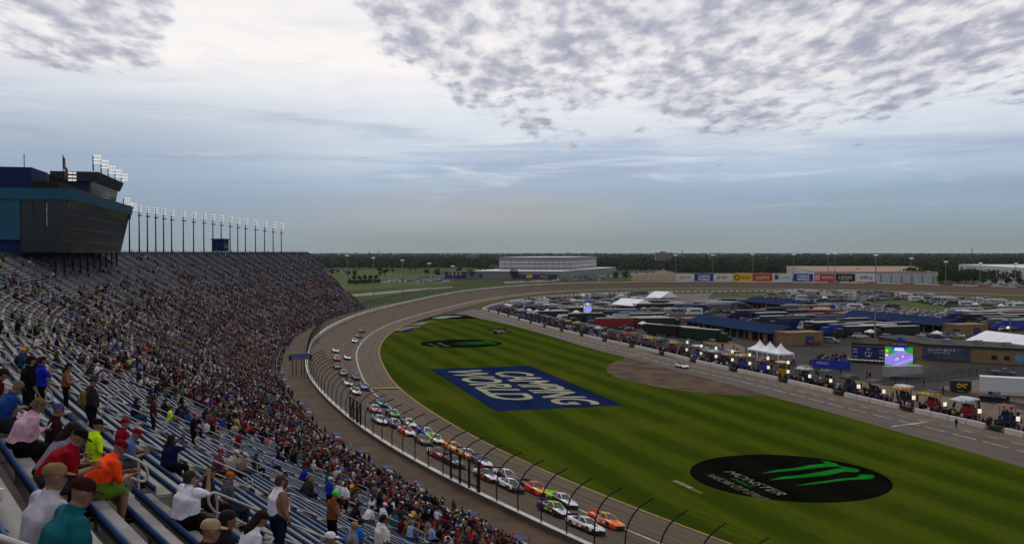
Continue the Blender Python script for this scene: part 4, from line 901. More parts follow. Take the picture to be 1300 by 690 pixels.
# ================================================================ infield buildings
m_tan = mat('tan_block', (.215, .135, .062), .85, col2=(.165, .10, .046), scale=.4, detail=5); m_roofb = mat('roof_blue', (.006, .024, .078), .95, col2=(.005, .018, .058), scale=.25, spec=.05); m_odoor = mat('orange_door', (.42, .17, .02), .7, var=.15, scale=1)
m_dglass = mat('dark_glass', (.012, .013, .015), .15, spec=.6); m_tyre = mat('tyre', (.012, .012, .012), .8); m_tent = mat('tent_white', (.72, .72, .74), .7, var=.06, scale=.2)
def L2W(o, rz):
    ca, sa = math.cos(rz), math.sin(rz); return lambda x, y, z=0.0: (o[0] + x * ca - y * sa, o[1] + x * sa + y * ca, z)
PRZ = math.atan2(PITD[1], PITD[0])
def garage(a, L, W, label, doors):
    # a: world start of the pit-facing wall; local x along pit direction, y away from the stands
    e = empty('garage', (a[0], a[1], 0), PRZ, label, 'garage'); h = 3.7; sgn = 1
    ny = 1 if np.dot([-PITD[1], PITD[0]], PITN) > 0 else -1
    mb = MB(); mb.box((L / 2, ny * W / 2, h / 2), (L - 9, W - 3, h)); mb.obj('bay_core', m_dsteel, e)
    for x0, x1 in ((-3.2, 4.4), (L - 4.4, L + 3.2)):
        mb = MB(); mb.box(((x0 + x1) / 2, ny * W / 2, h / 2 + .1), (x1 - x0, W, h + .2)); w = mb.obj('end_block', m_tan, e)
        mb = MB(); mb.box(((x0 + x1) / 2, ny * W / 2, h + .35), (x1 - x0 + .4, W + .4, .28)); mb.obj('parapet', m_tan, w)
    mb = MB(); y0, y1, ym = -1.6 * ny, ny * (W + 1.6), ny * W / 2; X0, X1 = 4.45, L - 4.45
    for ya, yb, za, zb in ((y0, ym, h - .4, h + 1.9), (y1, ym, h - .4, h + 1.9)):
        mb.quad((X0, ya, za), (X1, ya, za), (X1, yb, zb), (X0, yb, zb)); mb.quad((X0, ya, za - .35), (X1, ya, za - .35), (X1, ya, za), (X0, ya, za))
    for x in (X0, X1): mb.poly([(x, y0, h - .4), (x, ym, h + 1.9), (x, y1, h - .4)])
    mb.obj('roof', m_roofb, e)
    n = int((L - 9) / 4.6)
    for j in range(n + 1):
        x = 4.6 + (L - 9.2) * j / n; mb = MB(); mb.box((x, -.1 * ny, h / 2), (.5, .5, h)); mb.obj('pier', m_tan, e)
    for j in range(n):
        if j in doors: mb = MB(); mb.box((4.6 + (L - 9.2) * (j + .5) / n, .9 * ny, 1.5), (2.6, .3, 3.0)); mb.obj('door', m_odoor, e)
    mb = MB(); mb.box((L + 3.24, ny * W * .62, 1.6), (.1, 3.4, 2.6)); mb.obj('shutter', flat(25, 40, 95), e)
    return e
garage(gxy(866, 416), 70, 13.5, 'long blue roofed garage with orange doors behind pit road', (2, 5, 9, 11, 14))
garage(gxy(1060, 408.5), 68, 13.5, 'blue roofed garage with tan end blocks among the haulers', (3, 8, 12))
garage(gxy(938, 388.5), 62, 13, 'blue roofed garage furthest from pit road beside the lawn', (4, 9))
# media building
e = empty('media_building', (0, 0, 0), 0, 'tan block media building with dark flat roof behind the video screen', 'building')
MBX = [(115, 284), (119.5, 261), (143.5, 247), (152, 259), (131, 276), (125, 290)]
mb = MB(); mb.prism(MBX, -.02, 4.0); w = mb.obj('wall', m_tan, e)
mb = MB(); c = np.mean(np.array(MBX), 0); mb.prism([tuple(c + (np.array(p) - c) * 1.03) for p in MBX], 4.002, 4.6); mb.obj('roof', mat('roof_dark', (.022, .020, .019), .9, var=.3, scale=.3), e)
f = np.array(MBX[2]) - np.array(MBX[1]); f = f / np.linalg.norm(f); fn = np.array([f[1], -f[0]]); fn = fn if fn @ -np.array(MBX[1]) > 0 else -fn
def on_wall(t, d=.05): return np.array(MBX[1]) + f * t + fn * d
a, b = on_wall(-1, .3), on_wall(11.5, .3); mb = MB(); mb.bar((*a, 2.1), (*b, 2.1), .25, 3.6); p = mb.obj('mural_panel', mat('mural', (.014, .022, .06), .6, col2=(.05, .06, .10), scale=.5), e)
strokes('mural_lettering', frame((*on_wall(4.2, .47), 3.1), (*f, 0), (0, 0, 1)), 7, .6, flat(180, 185, 200), p, n=11, seed=4); strokes('mural_lettering', frame((*on_wall(3.6, .47), 2.3), (*f, 0), (0, 0, 1)), 5.5, .5, flat(170, 175, 190), p, n=8, seed=5)
for t in (17.5, 20.5): q = on_wall(t); mb = MB(); mb.box((*q, 1.7), (1.4, .15, 1.2), math.atan2(f[1], f[0])); mb.obj('window', m_dglass, e)
q = on_wall(23.5, .1); mb = MB(); mb.tube([(*(q + fn * -.05), 1.8), (*(q + fn * .05), 1.8)], 1.25, 16); mb.obj('round_emblem', flat(70, 130, 160), e)
q = np.array([117.3, 272.0]); mb = MB(); mb.tube([(q[0] - .6, q[1] - .1, 3.6), (q[0] + .1, q[1] + .1, 3.6)], 1.9, 16); mb.obj('round_canopy', flat(22, 40, 130), e)
for x, y in ((128, 266), (135, 262), (126, 278), (140, 256)): mb = MB(); mb.box((x, y, 5.1), (2.2, 1.6, .95), .5); mb.obj('roof_vent', m_steel, e)
# marquee
def marquee(A, B, W, he, hr, label, name='marquee', group=None):
    A, B = np.array(A[:2]), np.array(B[:2]); d = B - A; L = np.linalg.norm(d); d /= L; n = np.array([-d[1], d[0]]); n = n if n @ PITN > 0 else -n
    e = empty(name, (0, 0, 0), 0, label, 'tent', group); P = lambda t, v, z: (*(A + d * t + n * v), z); nb = max(2, int(L / 5))
    for j in range(nb):
        t0, t1 = L * j / nb, L * (j + 1) / nb - .05; mb = MB()
        mb.quad(P(t0, 0, he), P(t1, 0, he), P(t1, W / 2, hr), P(t0, W / 2, hr)); mb.quad(P(t0, W, he), P(t1, W, he), P(t1, W / 2, hr), P(t0, W / 2, hr)); mb.quad(P(t0, 0, he - .45), P(t1, 0, he - .45), P(t1, 0, he), P(t0, 0, he))
        if j == 0: mb.poly([P(0, 0, he), P(0, W, he), P(0, W / 2, hr)])
        if j == nb - 1: mb.poly([P(L - .05, 0, he), P(L - .05, W, he), P(L - .05, W / 2, hr)])
        mb.obj('roof_panel', m_tent, e)
    for j in range(nb + 1):
        for v in (0.1, W - .1): mb = MB(); mb.bar(P(L * j / nb, v, 0), P(L * j / nb, v, he), .15); mb.obj('leg', m_rail, e)
marquee(gp(1225, 431.5, 4), gp(1312, 443, 4), 15, 4.0, 6.8, 'long white marquee roof behind the tan media building')
marquee(gp(776, 386, 3), gp(804, 388.2, 3), 15, 3.2, 6.2, 'white marquee among the parked trailers near the small video board')
marquee(gp(820, 378, 3), gp(839, 379, 3), 16, 3.6, 7.0, 'white marquee at the edge of the lawn beyond the trailers')
# three peaked white tents
pk = gp(955, 455.5)[:2]
for j in range(3):
    o_ = pk + PITD * (5.2 * j) + PITN * 2.5
    e = empty('peaked_tent', (o_[0], o_[1], 0), PRZ, ['peaked white tent at the garage end of the row of three', 'peaked white tent in the middle of the row of three', 'peaked white tent at the stage end of the row of three'][j], 'tent', 'row of peaked white tents')
    mb = MB(); R = []
    for q, (r, z) in enumerate(((2.6, 2.5), (2.6, 2.9), (1.7, 3.35), (.9, 4.0), (.35, 4.9), (.03, 5.6))):
        R.append([(r * sx, r * sy, z) for sx, sy in ((-1, -1), (0, -1), (1, -1), (1, 0), (1, 1), (0, 1), (-1, 1), (-1, 0))])
    mb.loft(R, smooth=False, caps=False); mb.obj('canopy', m_tent, e)
    for sx in (-1, 1):
        for sy in (-1, 1): mb = MB(); mb.bar((2.5 * sx, 2.5 * sy, 0), (2.5 * sx, 2.5 * sy, 2.6), .14); mb.obj('leg', m_tent, e)
# ---- stage, screens
def facing(px, py, w): p = gp(px, py); return p, math.atan2(-p[1], -p[0])
p = gp(1099, 461); e = empty('victory_stage', (p[0], p[1], 0), math.radians(-31), 'victory stage with navy sponsor backdrop and chequered floor', 'stage')
mb = MB(); mb.box((0, 2.6, .4), (9.6, 5.2, .8)); mb.obj('platform', m_black, e)
mb = MB(); mb.box((0, 5.4, 2.5), (9.6, .25, 3.6)); bd = mb.obj('backdrop', flat(14, 20, 92), e)
for k in range(11):
    mb = MB(); mb.box((-4.6 + k * .9, .9 - .3 * (k % 2), .84), (.55, 1.7, .06)); mb.obj('floor_tile', flat(225, 215, 190), e)
for k in range(9): strokes('sponsor_mark', frame((-3.8 + (k % 3) * 3.6, 5.25, 1.3 + (k // 3) * 1.0 + (k % 2) * .2), (1, 0, 0), (0, 0, 1)), 1.3 if k != 4 else 2.2, .4 if k != 4 else .9, flat(200, 205, 225), bd, n=4, seed=60 + k, bold=.9)
mb = MB(); mb.box((0, 5.4, 4.8), (9.8, .4, .6)); mb.obj('truss', m_dsteel, e)
p1, p2 = gp(1031, 466), gp(1080, 469); d = (p2 - p1)[:2]; L = np.linalg.norm(d); d /= L; n_ = np.array([d[1], -d[0]]); n_ = n_ if n_ @ -p1[:2] > 0 else -n_
e = empty('banner_barrier', (0, 0, 0), 0, 'blue banner barrier in front of the victory stage crowd', 'barrier')
mb = MB(); mb.bar((*p1[:2], 1.2), (*p2[:2], 1.2), .2, 2.3); b = mb.obj('banner', flat(12, 40, 150), e)
strokes('banner_lettering', frame((*(p1[:2] + d * L * .28 + n_ * .13), 1.4), (*d, 0), (0, 0, 1)), 3.4, .7, flat(190, 195, 215), b, n=8, seed=9)
for t in np.linspace(0, 1, 6): q = p1[:2] + d * L * t - n_ * .2; mb = MB(); mb.bar((*q, 0), (*q, 2.3), .1); mb.obj('post', m_steel, e)
def screen(px, py, W, Hh, zb, label, lower):
    p = gp(px, py); rz = math.atan2(p[0], -p[1]) * .5 + .12; rz = -math.atan2(p[0], p[1]) * .75
    e = empty('video_screen', (p[0], p[1], 0), rz, label, 'screen')
    mb = MB(); mb.box((0, .35, zb + Hh / 2), (W + .5, .5, Hh + .5)); cs = mb.obj('casing', m_black, e)
    Q = lambda x, y, k=.002: (x * W - W / 2, .08 - k, zb + y * Hh)
    def pol(name, pts, col, k, em=.75): mb = MB(); mb.poly([Q(x, y, k) for x, y in pts]); mb.obj(name, mat('screen_%d_%d_%d' % col, lin(*col), .5, emit=em), cs)
    pol('picture', [(0, 0), (1, 0), (1, 1), (0, 1)], (30, 150, 40), .0)
    pol('picture_track', [(0, .12), (.62, 0), (1, .28), (1, .62), (.55, .85), (0, .45)], (140, 125, 215), .01)
    pol('picture_lane', [(.28, .05), (.42, .03), (1, .40), (1, .48)], (170, 160, 235), .02)
    pol('picture_title', [(.32, .8), (.7, .8), (.66, .95), (.36, .95)], (205, 215, 250), .02); pol('picture_sky', [(.22, .86), (.82, .86), (.82, 1), (.22, 1)], (40, 60, 220), .015)
    for k, (x, y) in enumerate(((.42, .38), (.5, .45), (.6, .48), (.7, .55), (.36, .30), (.78, .6))): pol('picture_car', [(x, y), (x + .07, y), (x + .08, y + .06), (x + .01, y + .06)], ((230, 230, 240), (200, 40, 60))[k % 2], .03)
    for k in range(3): pol('picture_panel', [(.02, .52 + k * .12), (.12, .52 + k * .12), (.12, .6 + k * .12), (.02, .6 + k * .12)], ((235, 240, 240), (225, 80, 140), (240, 215, 90))[k], .03)
    for x in (-W * .3, W * .3): mb = MB(); mb.box((x, .5, zb / 2), (.4, .4, zb)); mb.obj('support', m_dsteel, e)
    if lower:
        mb = MB(); mb.box((0, .2, zb - .75), (W * .68, .4, .9)); mb.obj('orange_base', m_odoor, e)
        mb = MB(); mb.box((0, .3, zb + Hh + .7), (W * .72, .3, .8)); s_ = mb.obj('name_board', m_black, e); text_fit('lettering', 'THE VISION', frame((0, .13, zb + Hh + .7), (1, 0, 0), (0, 0, 1)), W * .62, .4, flat(190, 170, 160), s_)
    return e
screen(1141, 473, 6.7, 5.0, 1.7, 'bright video screen showing a race on purple track', True)
screen(746, 409, 3.6, 4.6, 4.2, 'small bright video board rising over white trailers', False)
# ================================================================ vehicles
def pcar(kind):
    mb = MB(); L, W = (4.7, 1.85) if kind == 'car' else (5.6, 2.0); hb = .95 if kind == 'car' else 1.1
    R = []
    for x, w, zt in ((-L / 2, .82, hb - .1), (-L / 2 + .25, .98, hb), (L * .18, 1, hb), (L / 2 - .5, .98, hb - .15), (L / 2, .78, hb - .3)):
        R.append([(x, -W / 2 * w, .25), (x, -W / 2 * w, zt - .12), (x, -W / 2 * w * .88, zt), (x, W / 2 * w * .88, zt), (x, W / 2 * w, zt - .12), (x, W / 2 * w, .25)])
    mb.loft(R, 0, smooth=False)
    if kind == 'car': b, t = [(-1.9, .78), (1.05, .78)], [(-1.1, .62), (.25, .62)]
    elif kind == 'suv': b, t = [(-2.55, .88), (1.2, .88)], [(-2.3, .76), (.55, .76)]
    else: b, t = [(-.6, .88), (1.35, .88)], [(-.3, .74), (.75, .74)]
    zt = 1.43 if kind == 'car' else 1.78
    B = [(b[0][0], -b[0][1], hb - .02), (b[1][0], -b[1][1], hb - .02), (b[1][0], b[1][1], hb - .02), (b[0][0], b[0][1], hb - .02)]; T = [(t[0][0], -t[0][1], zt), (t[1][0], -t[1][1], zt), (t[1][0], t[1][1], zt), (t[0][0], t[0][1], zt)]
    mb.add(B + T, [(0, 1, 5, 4), (1, 2, 6, 5), (2, 3, 7, 6), (3, 0, 4, 7)], 1); mb.add(T, [(0, 1, 2, 3)], 0)
    for x in (-L * .31, L * .31):
        for y in (-1, 1): mb.tube([(x, y * (W / 2 - .2), .32), (x, y * (W / 2 + .01), .32)], .33, 7, 2)
    return mb
CARC = [('white', (196, 196, 196)), ('silver', (118, 121, 126)), ('black', (18, 18, 20)), ('grey', (70, 72, 76)), ('red', (120, 22, 20)), ('blue', (28, 48, 110)), ('tan', (130, 115, 90))]
paint = [mat('car_' + n, lin(*c), .4, spec=.3) for n, c in CARC]
car_me = {k: pcar(k).mesh('parked_' + k, [paint[0], m_dglass, m_tyre]) for k in ('car', 'suv', 'pickup')}
def rv_mesh():
    mb = MB(); mb.box((-.4, 0, 1.9), (7.6, 2.5, 2.9), 0, 0); mb.add([(3.4, -1.2, .5), (4.6, -1.15, .5), (4.5, -1.1, 1.5), (3.4, -1.2, 3.3), (3.4, 1.2, .5), (4.6, 1.15, .5), (4.5, 1.1, 1.5), (3.4, 1.2, 3.3)], [(0, 1, 2, 3), (7, 6, 5, 4), (1, 5, 6, 2)], 0); mb.quad((4.5, -1.1, 1.5), (4.5, 1.1, 1.5), (3.4, 1.2, 3.3), (3.4, -1.2, 3.3), 1)
    for y in (-1.26, 1.26): mb.box((-.6, y, 2.3), (5.6, .03, .7), 0, 1); mb.box((-.4, y, 1.1), (7.4, .03, .25), 0, 3)
    for x in (-2.8, 2.6):
        for y in (-1.1, 1.1): mb.tube([(x, y - .15, .45), (x, y + .15, .45)], .45, 7, 2)
    mb.box((-1.5, 0, 3.5), (1.2, 1.2, .35), 0, 0); mb.box((1.0, 0, 3.5), (1.0, .8, .3), 0, 0)
    return mb.mesh('motorhome', [paint[0], m_dglass, m_tyre, paint[6]])
rv_me = rv_mesh()
def keyed(o, *ms):
    for i, m in enumerate(ms):
        if m is not None: o.material_slots[i].link = 'OBJECT'; o.material_slots[i].material = m
def hauler(x, y, rz, col, roof, label, group):
    e = empty('hauler', (x, y, 0), rz, label, 'hauler', group)
    body = flat(*col, .4)
    o = link('trailer', hauler_me['t'], e); keyed(o, body, flat(*roof, .7)); o = link('tractor', hauler_me['c'], e); keyed(o, body)
    for j, xx in enumerate((-6.2, -5.0, 7.2, 10.0)): o = link('wheel', hauler_me['w'], e, loc=(xx, 0, 0))
    return e
def _haul():
    mb = MB(); mb.box((-.5, 0, 2.55), (15.8, 2.6, 3.0), 0, 0); mb.box((-.5, 0, 4.12), (15.9, 2.64, .12), 0, 1); mb.box((-1.2, 0, .85), (9, 2.3, .5), 0, 0); t = mb.mesh('trailer', [m_black, m_white])
    mb = MB(); mb.box((9.4, 0, 1.9), (2.6, 2.4, 2.6), 0, 0, top=(.9, .95)); mb.box((11.2, 0, 1.35), (1.7, 2.0, 1.3), 0, 0); mb.box((9.2, 0, .75), (5.4, 2.2, .4), 0, 0); mb.quad((10.63, -1.0, 2.1), (10.63, 1.0, 2.1), (10.56, .95, 2.9), (10.56, -.95, 2.9), 1); c = mb.mesh('tractor', [m_black, m_dglass])
    mb = MB(); mb.tube([(0, -1.28, .52), (0, 1.28, .52)], .52, 10); w = mb.mesh('wheel', [m_tyre]); return {'t': t, 'c': c, 'w': w}
hauler_me = _haul()
TEAM = [('black', (16, 16, 18)), ('navy', (16, 24, 70)), ('red', (120, 20, 18)), ('white', (180, 180, 180)), ('dark green', (12, 40, 24)), ('yellow', (170, 130, 20)), ('grey', (80, 82, 86)), ('blue', (24, 50, 140))]
# named haulers
for px, py, ti, ex in ((842, 426, 0, 'black hauler with pale roof parked end-on behind the pit crews'), (866, 428, 0, 'black hauler with pale roof parked between two other black haulers'), (891, 431.5, 4, 'dark green sided hauler parked nearest the garage with orange doors')):
    x, y = gxy(px, py); hauler(x, y, PRZ + math.radians(22), TEAM[ti][1], (150, 150, 146), ex, 'black haulers behind pit road')
x, y = gxy(1282, 504); hauler(x + 3, y, PRZ + math.radians(48), (185, 186, 190), (205, 205, 208), 'plain white trailer with tractor parked near pit road', None)
p = gxy(1146, 480); e = empty('grey_trailer', (p[0], p[1], 0), math.radians(12), 'plain grey box trailer in front of the video screen', 'trailer')
mb = MB(); mb.box((0, 0, 1.9), (9.6, 2.4, 2.5)); mb.obj('box', mat('trailer_grey', (.24, .24, .25), .5, var=.1, scale=.4), e)
for x in (-2.4, -1.3): mb = MB(); mb.tube([(x, -1.15, .45), (x, 1.15, .45)], .45, 10); mb.obj('wheel', m_tyre, e)
p = gxy(1219, 497); e = empty('display_truck', (p[0], p[1], 0), math.radians(-20), 'black display trailer painted with a yellow swirl', 'trailer')
mb = MB(); mb.box((0, 0, 1.5), (4.2, 2.2, 2.2)); b = mb.obj('box', m_black, e); mb = MB(); mb.tube([(1.0 * math.cos(t) + .3, -1.14, 1.5 + .38 * math.sin(2 * t)) for t in np.linspace(.3, 5.6, 20)], .16, 5); mb.obj('swirl', flat(215, 150, 30), b)
for x in (-1.2, 1.2): mb = MB(); mb.tube([(x, -1.1, .4), (x, 1.1, .4)], .4, 10); mb.obj('wheel', m_tyre, e)
# parked vehicles by zone
def inside(p, poly):
    x, y = p; c = False; j = len(poly) - 1
    for i in range(len(poly)):
        xi, yi = poly[i]; xj, yj = poly[j]
        if (yi > y) != (yj > y) and x < (xj - xi) * (y - yi) / (yj - yi) + xi: c = not c
        j = i
    return c
ZONES = [  # (pixel polygon, kind weights car/suv/pickup/rv/hauler/tent, row gap, slot gap, heading offset, fill)
 ([(640, 393), (665, 385), (700, 381.5), (738, 380), (738, 392), (700, 399), (668, 401)], (5, 4, 3, 2, 0, 1), 7.0, 3.0, 80, .9),
 ([(735, 379), (800, 375), (850, 374), (850, 384), (812, 391), (740, 392)], (5, 4, 3, 2, 0, 1), 7.0, 3.0, 75, .88),
 ([(652, 400), (740, 395), (800, 401), (856, 413), (838, 418), (800, 424), (740, 413), (690, 405)], (4, 4, 2, 1, 4, 3), 8.5, 3.6, 85, .85),
 ([(770, 393), (850, 386), (926, 387), (934, 398), (860, 402), (800, 401)], (6, 4, 2, 2, 2, 1), 8.2, 3.2, 78, .9),
 ([(945, 397), (1000, 393), (1062, 398), (1052, 405), (1000, 404)], (5, 3, 2, 2, 2, 1), 8.2, 3.2, 78, .88),
 ([(932, 403), (1055, 409), (1160, 426), (1110, 431), (1030, 424), (950, 409)], (2, 3, 2, 1, 7, 4), 11, 3.9, 90, .95),
 ([(1000, 372), (1130, 374), (1160, 379), (1085, 384), (1010, 382), (960, 377)], (5, 4, 2, 2.5, 0, .5), 8.5, 3.4, 60, .8),
 ([(1000, 384), (1085, 387.5), (1150, 394), (1202, 398), (1206, 406), (1130, 401), (1065, 396), (1005, 391)], (7, 4, 3, 1, 0, 0), 7.6, 2.9, 70, .95),
 ([(1140, 376.5), (1230, 381), (1300, 388), (1300, 394), (1240, 393), (1170, 385)], (5, 4, 2, 2, 0, .5), 8.5, 3.2, 60, .8),
 ([(1210, 401), (1300, 396), (1300, 420), (1262, 421), (1232, 414)], (4, 4, 3, 1, 3, 2), 8.5, 3.3, 82, .9),
 ([(1190, 426), (1228, 425), (1224, 431), (1150, 431), (1110, 433)], (3, 4, 4, 0, 0, 2), 7, 3.3, 30, .85),
 ([(1005, 433), (1040, 430), (1060, 437), (1020, 441)], (3, 3, 2, 0, 1, 1), 9, 4, 40, .6),
 ([(820, 432), (850, 436), (935, 452), (930, 458), (880, 448), (830, 438)], (3, 3, 2, 0, 0, 4), 7, 3.8, 20, .5), ([(1185, 470), (1300, 466), (1300, 480), (1200, 478)], (2, 3, 2, 0, 1, 2), 8, 4.2, 40, .45)]
spots = []; rv_r = random.Random(5)
for zi, (poly, wts, rg, sg, hd, fill) in enumerate(ZONES):
    W = [gxy(*p) for p in poly]; wc = np.array(W); a = PRZ; ca, sa = math.cos(a), math.sin(a)
    u = wc @ np.array([ca, sa]); v = wc @ np.array([-sa, ca])
    vv = v.min()
    while vv < v.max():
        uu = u.min() + rv_r.random() * 2; step = sg
        while uu < u.max():
            x, y = uu * ca - vv * sa, uu * sa + vv * ca; step = sg
            if inside((x, y), W) and rv_r.random() < fill:
                k = rv_r.choices(('car', 'suv', 'pickup', 'rv', 'hauler', 'tent'), wts)[0]; step = sg + {'rv': .9, 'hauler': 1.2, 'tent': 1.6}.get(k, 0)
                spots.append((k, x + rv_r.gauss(0, .3), y + rv_r.gauss(0, .3), a + math.radians(hd) + (math.pi if rv_r.random() < .4 else 0) + rv_r.gauss(0, .03), zi))
            uu += step * (1 if rv_r.random() < .93 else 1.8)
        vv += rg * (.55 if int((vv - v.min()) / rg) % 2 and wts[4] == 0 else 1.0)
spots.sort(key=lambda s: s[2])
NV = {'car': 0, 'suv': 0, 'pickup': 0, 'rv': 0, 'hauler': 0, 'tent': 0}; rest = []
def canopy_proto():
    mb = MB(); mb.loft([[(1.55 * sx, 1.55 * sy, 2.05) for sx, sy in ((-1, -1), (1, -1), (1, 1), (-1, 1))], [(1.55 * sx, 1.55 * sy, 2.35) for sx, sy in ((-1, -1), (1, -1), (1, 1), (-1, 1))], [(.05 * sx, .05 * sy, 3.2) for sx, sy in ((-1, -1), (1, -1), (1, 1), (-1, 1))]], smooth=False); c = mb.mesh('canopy', [m_tent])
    mb = MB(); mb.bar((0, 0, 0), (0, 0, 2.1), .07); return c, mb.mesh('leg', [m_rail])
can_me, leg_me = canopy_proto()
def canopy_tent(x, y, rz, cn, col, group, k=1.0, where='among the parked infield vehicles'):
    e = empty('canopy_tent', (x, y, 0), rz, '%s pop-up canopy tent %s' % (cn, where), 'tent', group); e.scale = (k, k, 1.0)
    o = link('canopy', can_me, e); keyed(o, flat(*col, .7))
    for sx in (-1, 1):
        for sy in (-1, 1): link('leg', leg_me, e, loc=(1.45 * sx, 1.45 * sy, 0))
ncar = 0
for k, x, y, rz, zi in spots:
    if k in ('car', 'suv', 'pickup'):
        ci = rv_r.choices(range(7), (4, 4.5, 6, 4.5, 1.2, 1.3, 1))[0]
        if ncar < 295:
            o = link('parked_' + k, car_me[k], None, loc=(x, y, .02), rz=rz, label='%s %s parked among the vehicles of the infield' % (CARC[ci][0], {'car': 'saloon car', 'suv': 'sport utility vehicle', 'pickup': 'pickup truck'}[k]), cat={'car': 'car', 'suv': 'car', 'pickup': 'pickup'}[k], group='vehicles parked in the infield'); keyed(o, paint[ci]); ncar += 1
        else: rest.append((k, x, y, rz, ci))
    elif k == 'rv':
        ci = rv_r.choice((0, 0, 1, 1, 6, 3)); o = link('motorhome', rv_me, None, loc=(x, y, .02), rz=rz, label='%s motorhome parked among the infield campers' % CARC[ci][0], cat='motorhome', group='motorhomes in the infield'); keyed(o, paint[ci]); 
    elif k == 'hauler':
        t = rv_r.choices(TEAM, (9, 3, .8, 1.5, 1, .4, 2, 1))[0]; rf = rv_r.choice(((150, 148, 140), (128, 128, 126), (48, 48, 50), (176, 174, 168))); hauler(x, y, rz, t[1], rf, '%s race hauler with %s roof parked in the infield' % (t[0], 'dark' if rf[0] < 100 else 'pale'), 'race haulers in the infield')
    else:
        t = rv_r.choices(TEAM + [('white', (215, 215, 215))], (2, 3, 2, 1, 1, 1, 1, 2, 6))[0]; canopy_tent(x, y, rz, t[0], t[1], 'canopy tents in the infield')
def bake(me, L):                                            # join many copies of a mesh into arrays
    n = len(me.vertices); co = np.empty(n * 3, np.float32); me.vertices.foreach_get('co', co); co = co.reshape(-1, 3)
    me.calc_loop_triangles(); t = np.empty(len(me.loop_triangles) * 3, np.int32); me.loop_triangles.foreach_get('vertices', t); t = t.reshape(-1, 3)
    mi = np.empty(len(me.loop_triangles), np.int32); me.loop_triangles.foreach_get('material_index', mi); Vs, Fs, Ms = [], [], []
    for i, (x, y, rz, ci) in enumerate(L):
        ca, sa = math.cos(rz), math.sin(rz); R = np.array([[ca, -sa, 0], [sa, ca, 0], [0, 0, 1]]); Vs.append(co @ R.T + np.array([x, y, .02])); Fs.append(t + i * n); Ms.append(np.where(mi == 0, ci, mi + 6))
    return np.concatenate(Vs), np.concatenate(Fs), np.concatenate(Ms)
if rest:
    A_ = []; 
    Vs, Fs, Ms = [], [], []; b = 0
    for k in ('car', 'suv', 'pickup'):
        L = [(x, y, rz, ci) for kk, x, y, rz, ci in rest if kk == k]
        if L: v, f, m = bake(car_me[k], L); Vs.append(v); Fs.append(f + b); Ms.append(m); b += len(v)
    link('parked_vehicles', mesh_np('parked_vehicles', np.concatenate(Vs), np.concatenate(Fs), np.concatenate(Ms), paint + [m_dglass, m_tyre]), label='mass of further cars parked towards the far turn of the infield', cat='parked cars', kind='stuff')
print('spots', len(spots), 'rest', len(rest))
# far lots outside the track
r2 = random.Random(9)
def far_rows(poly, n, rng_, k):
    L = []; W = [gxy(*p) for p in poly]; xs = [p[0] for p in W]; ys = [p[1] for p in W]; tries = 0
    while len(L) < n and tries < n * 40:
        tries += 1; x, y = rng_.uniform(min(xs), max(xs)), rng_.uniform(min(ys), max(ys))
        if inside((x, y), W): L.append((x, y, rng_.choice((0, 1.57)) + .3, rng_.choices(range(7), (6, 4, 3, 3, 1, 1, 1))[0]))
    return L
FL = far_rows([(463, 357), (520, 354), (570, 355), (570, 358), (520, 358.5), (463, 360)], 80, r2, 0) + far_rows([(720, 352), (800, 345), (850, 341), (855, 343), (800, 349), (745, 355)], 150, r2, 0) + far_rows([(1240, 364), (1245, 357), (1300, 357), (1300, 366)], 90, r2, 0) + far_rows([(400, 344), (457, 343), (457, 344), (400, 345.2)], 70, r2, 0) + far_rows([(535, 350.5), (569, 349), (569, 351), (535, 352.4)], 60, r2, 0) + far_rows([(655, 357), (760, 356), (790, 353), (700, 355)], 40, r2, 0)
v, f, m = bake(car_me['suv'], FL); link('distant_parked_cars', mesh_np('distant_parked_cars', v, f, m, paint + [m_dglass, m_tyre]), label='tiny parked cars scattered over the lots beyond the far turn', cat='parked cars', kind='stuff')
# single vehicles
def solo(kind, px, py, rz, col, label):
    x, y = gxy(px, py); o = link('pickup_truck' if kind == 'pickup' else 'car', car_me[kind], None, loc=(x, y, .03), rz=rz, label=label, cat='pickup' if kind == 'pickup' else 'car'); keyed(o, flat(*col, .3))
solo('pickup', 1262, 509, math.radians(-35), (20, 20, 22), 'black pickup truck parked in front of the plain white trailer')
solo('suv', 1092, 428.5, math.radians(-20), (185, 185, 185), 'white sport utility vehicle on the tan apron behind the victory stage')
solo('suv', 1128, 430, math.radians(-10), (190, 190, 188), 'white sport utility vehicle parked beside the tall infield light pole')
# ================================================================ pit lane equipment
PWd = np.r_[0, np.cumsum(np.linalg.norm(np.diff(PWs, axis=0), axis=1))]
def pit_at(s, d):                                            # d metres behind the pit wall
    i = min(np.searchsorted(PWd, s), len(PWs) - 1); p = np.array([np.interp(s, PWd, PWs[:, j]) for j in (0, 1)]); n = -PLn[i]; return p + n * d, math.atan2(PT[i][1], PT[i][0])
def pit_proto():
    e = empty('pit_cart', (0, 0, 0)); mb = MB(); mb.box((0, 0, .95), (2.6, 1.5, 1.6)); mb.box((0, .1, 1.95), (2.4, .9, .35)); link('cabinet', mb.mesh('cabinet', [m_black]), e)
    mb = MB(); mb.box((0, -.1, 3.75), (3.4, 2.3, .22), 0, 0, top=(.85, .8)); link('canopy', mb.mesh('canopy', [m_black]), e)
    mb = MB(); mb.bar((0, 0, 1.7), (0, 0, 3.7), .08); pm = mb.mesh('post', [m_steel])
    for x in (-1.2, 1.2):
        for y in (-.6, .6): link('post', pm, e, loc=(x, y, 0))
    mb = MB(); mb.box((0, 0, 2.35), (.5, .5, .5)); sm = mb.mesh('seat', [m_dsteel])
    for x in (-.8, 0, .8): link('seat', sm, e, loc=(x, 0, 0))
    return e
proto = pit_proto(); first = True
mb = MB()
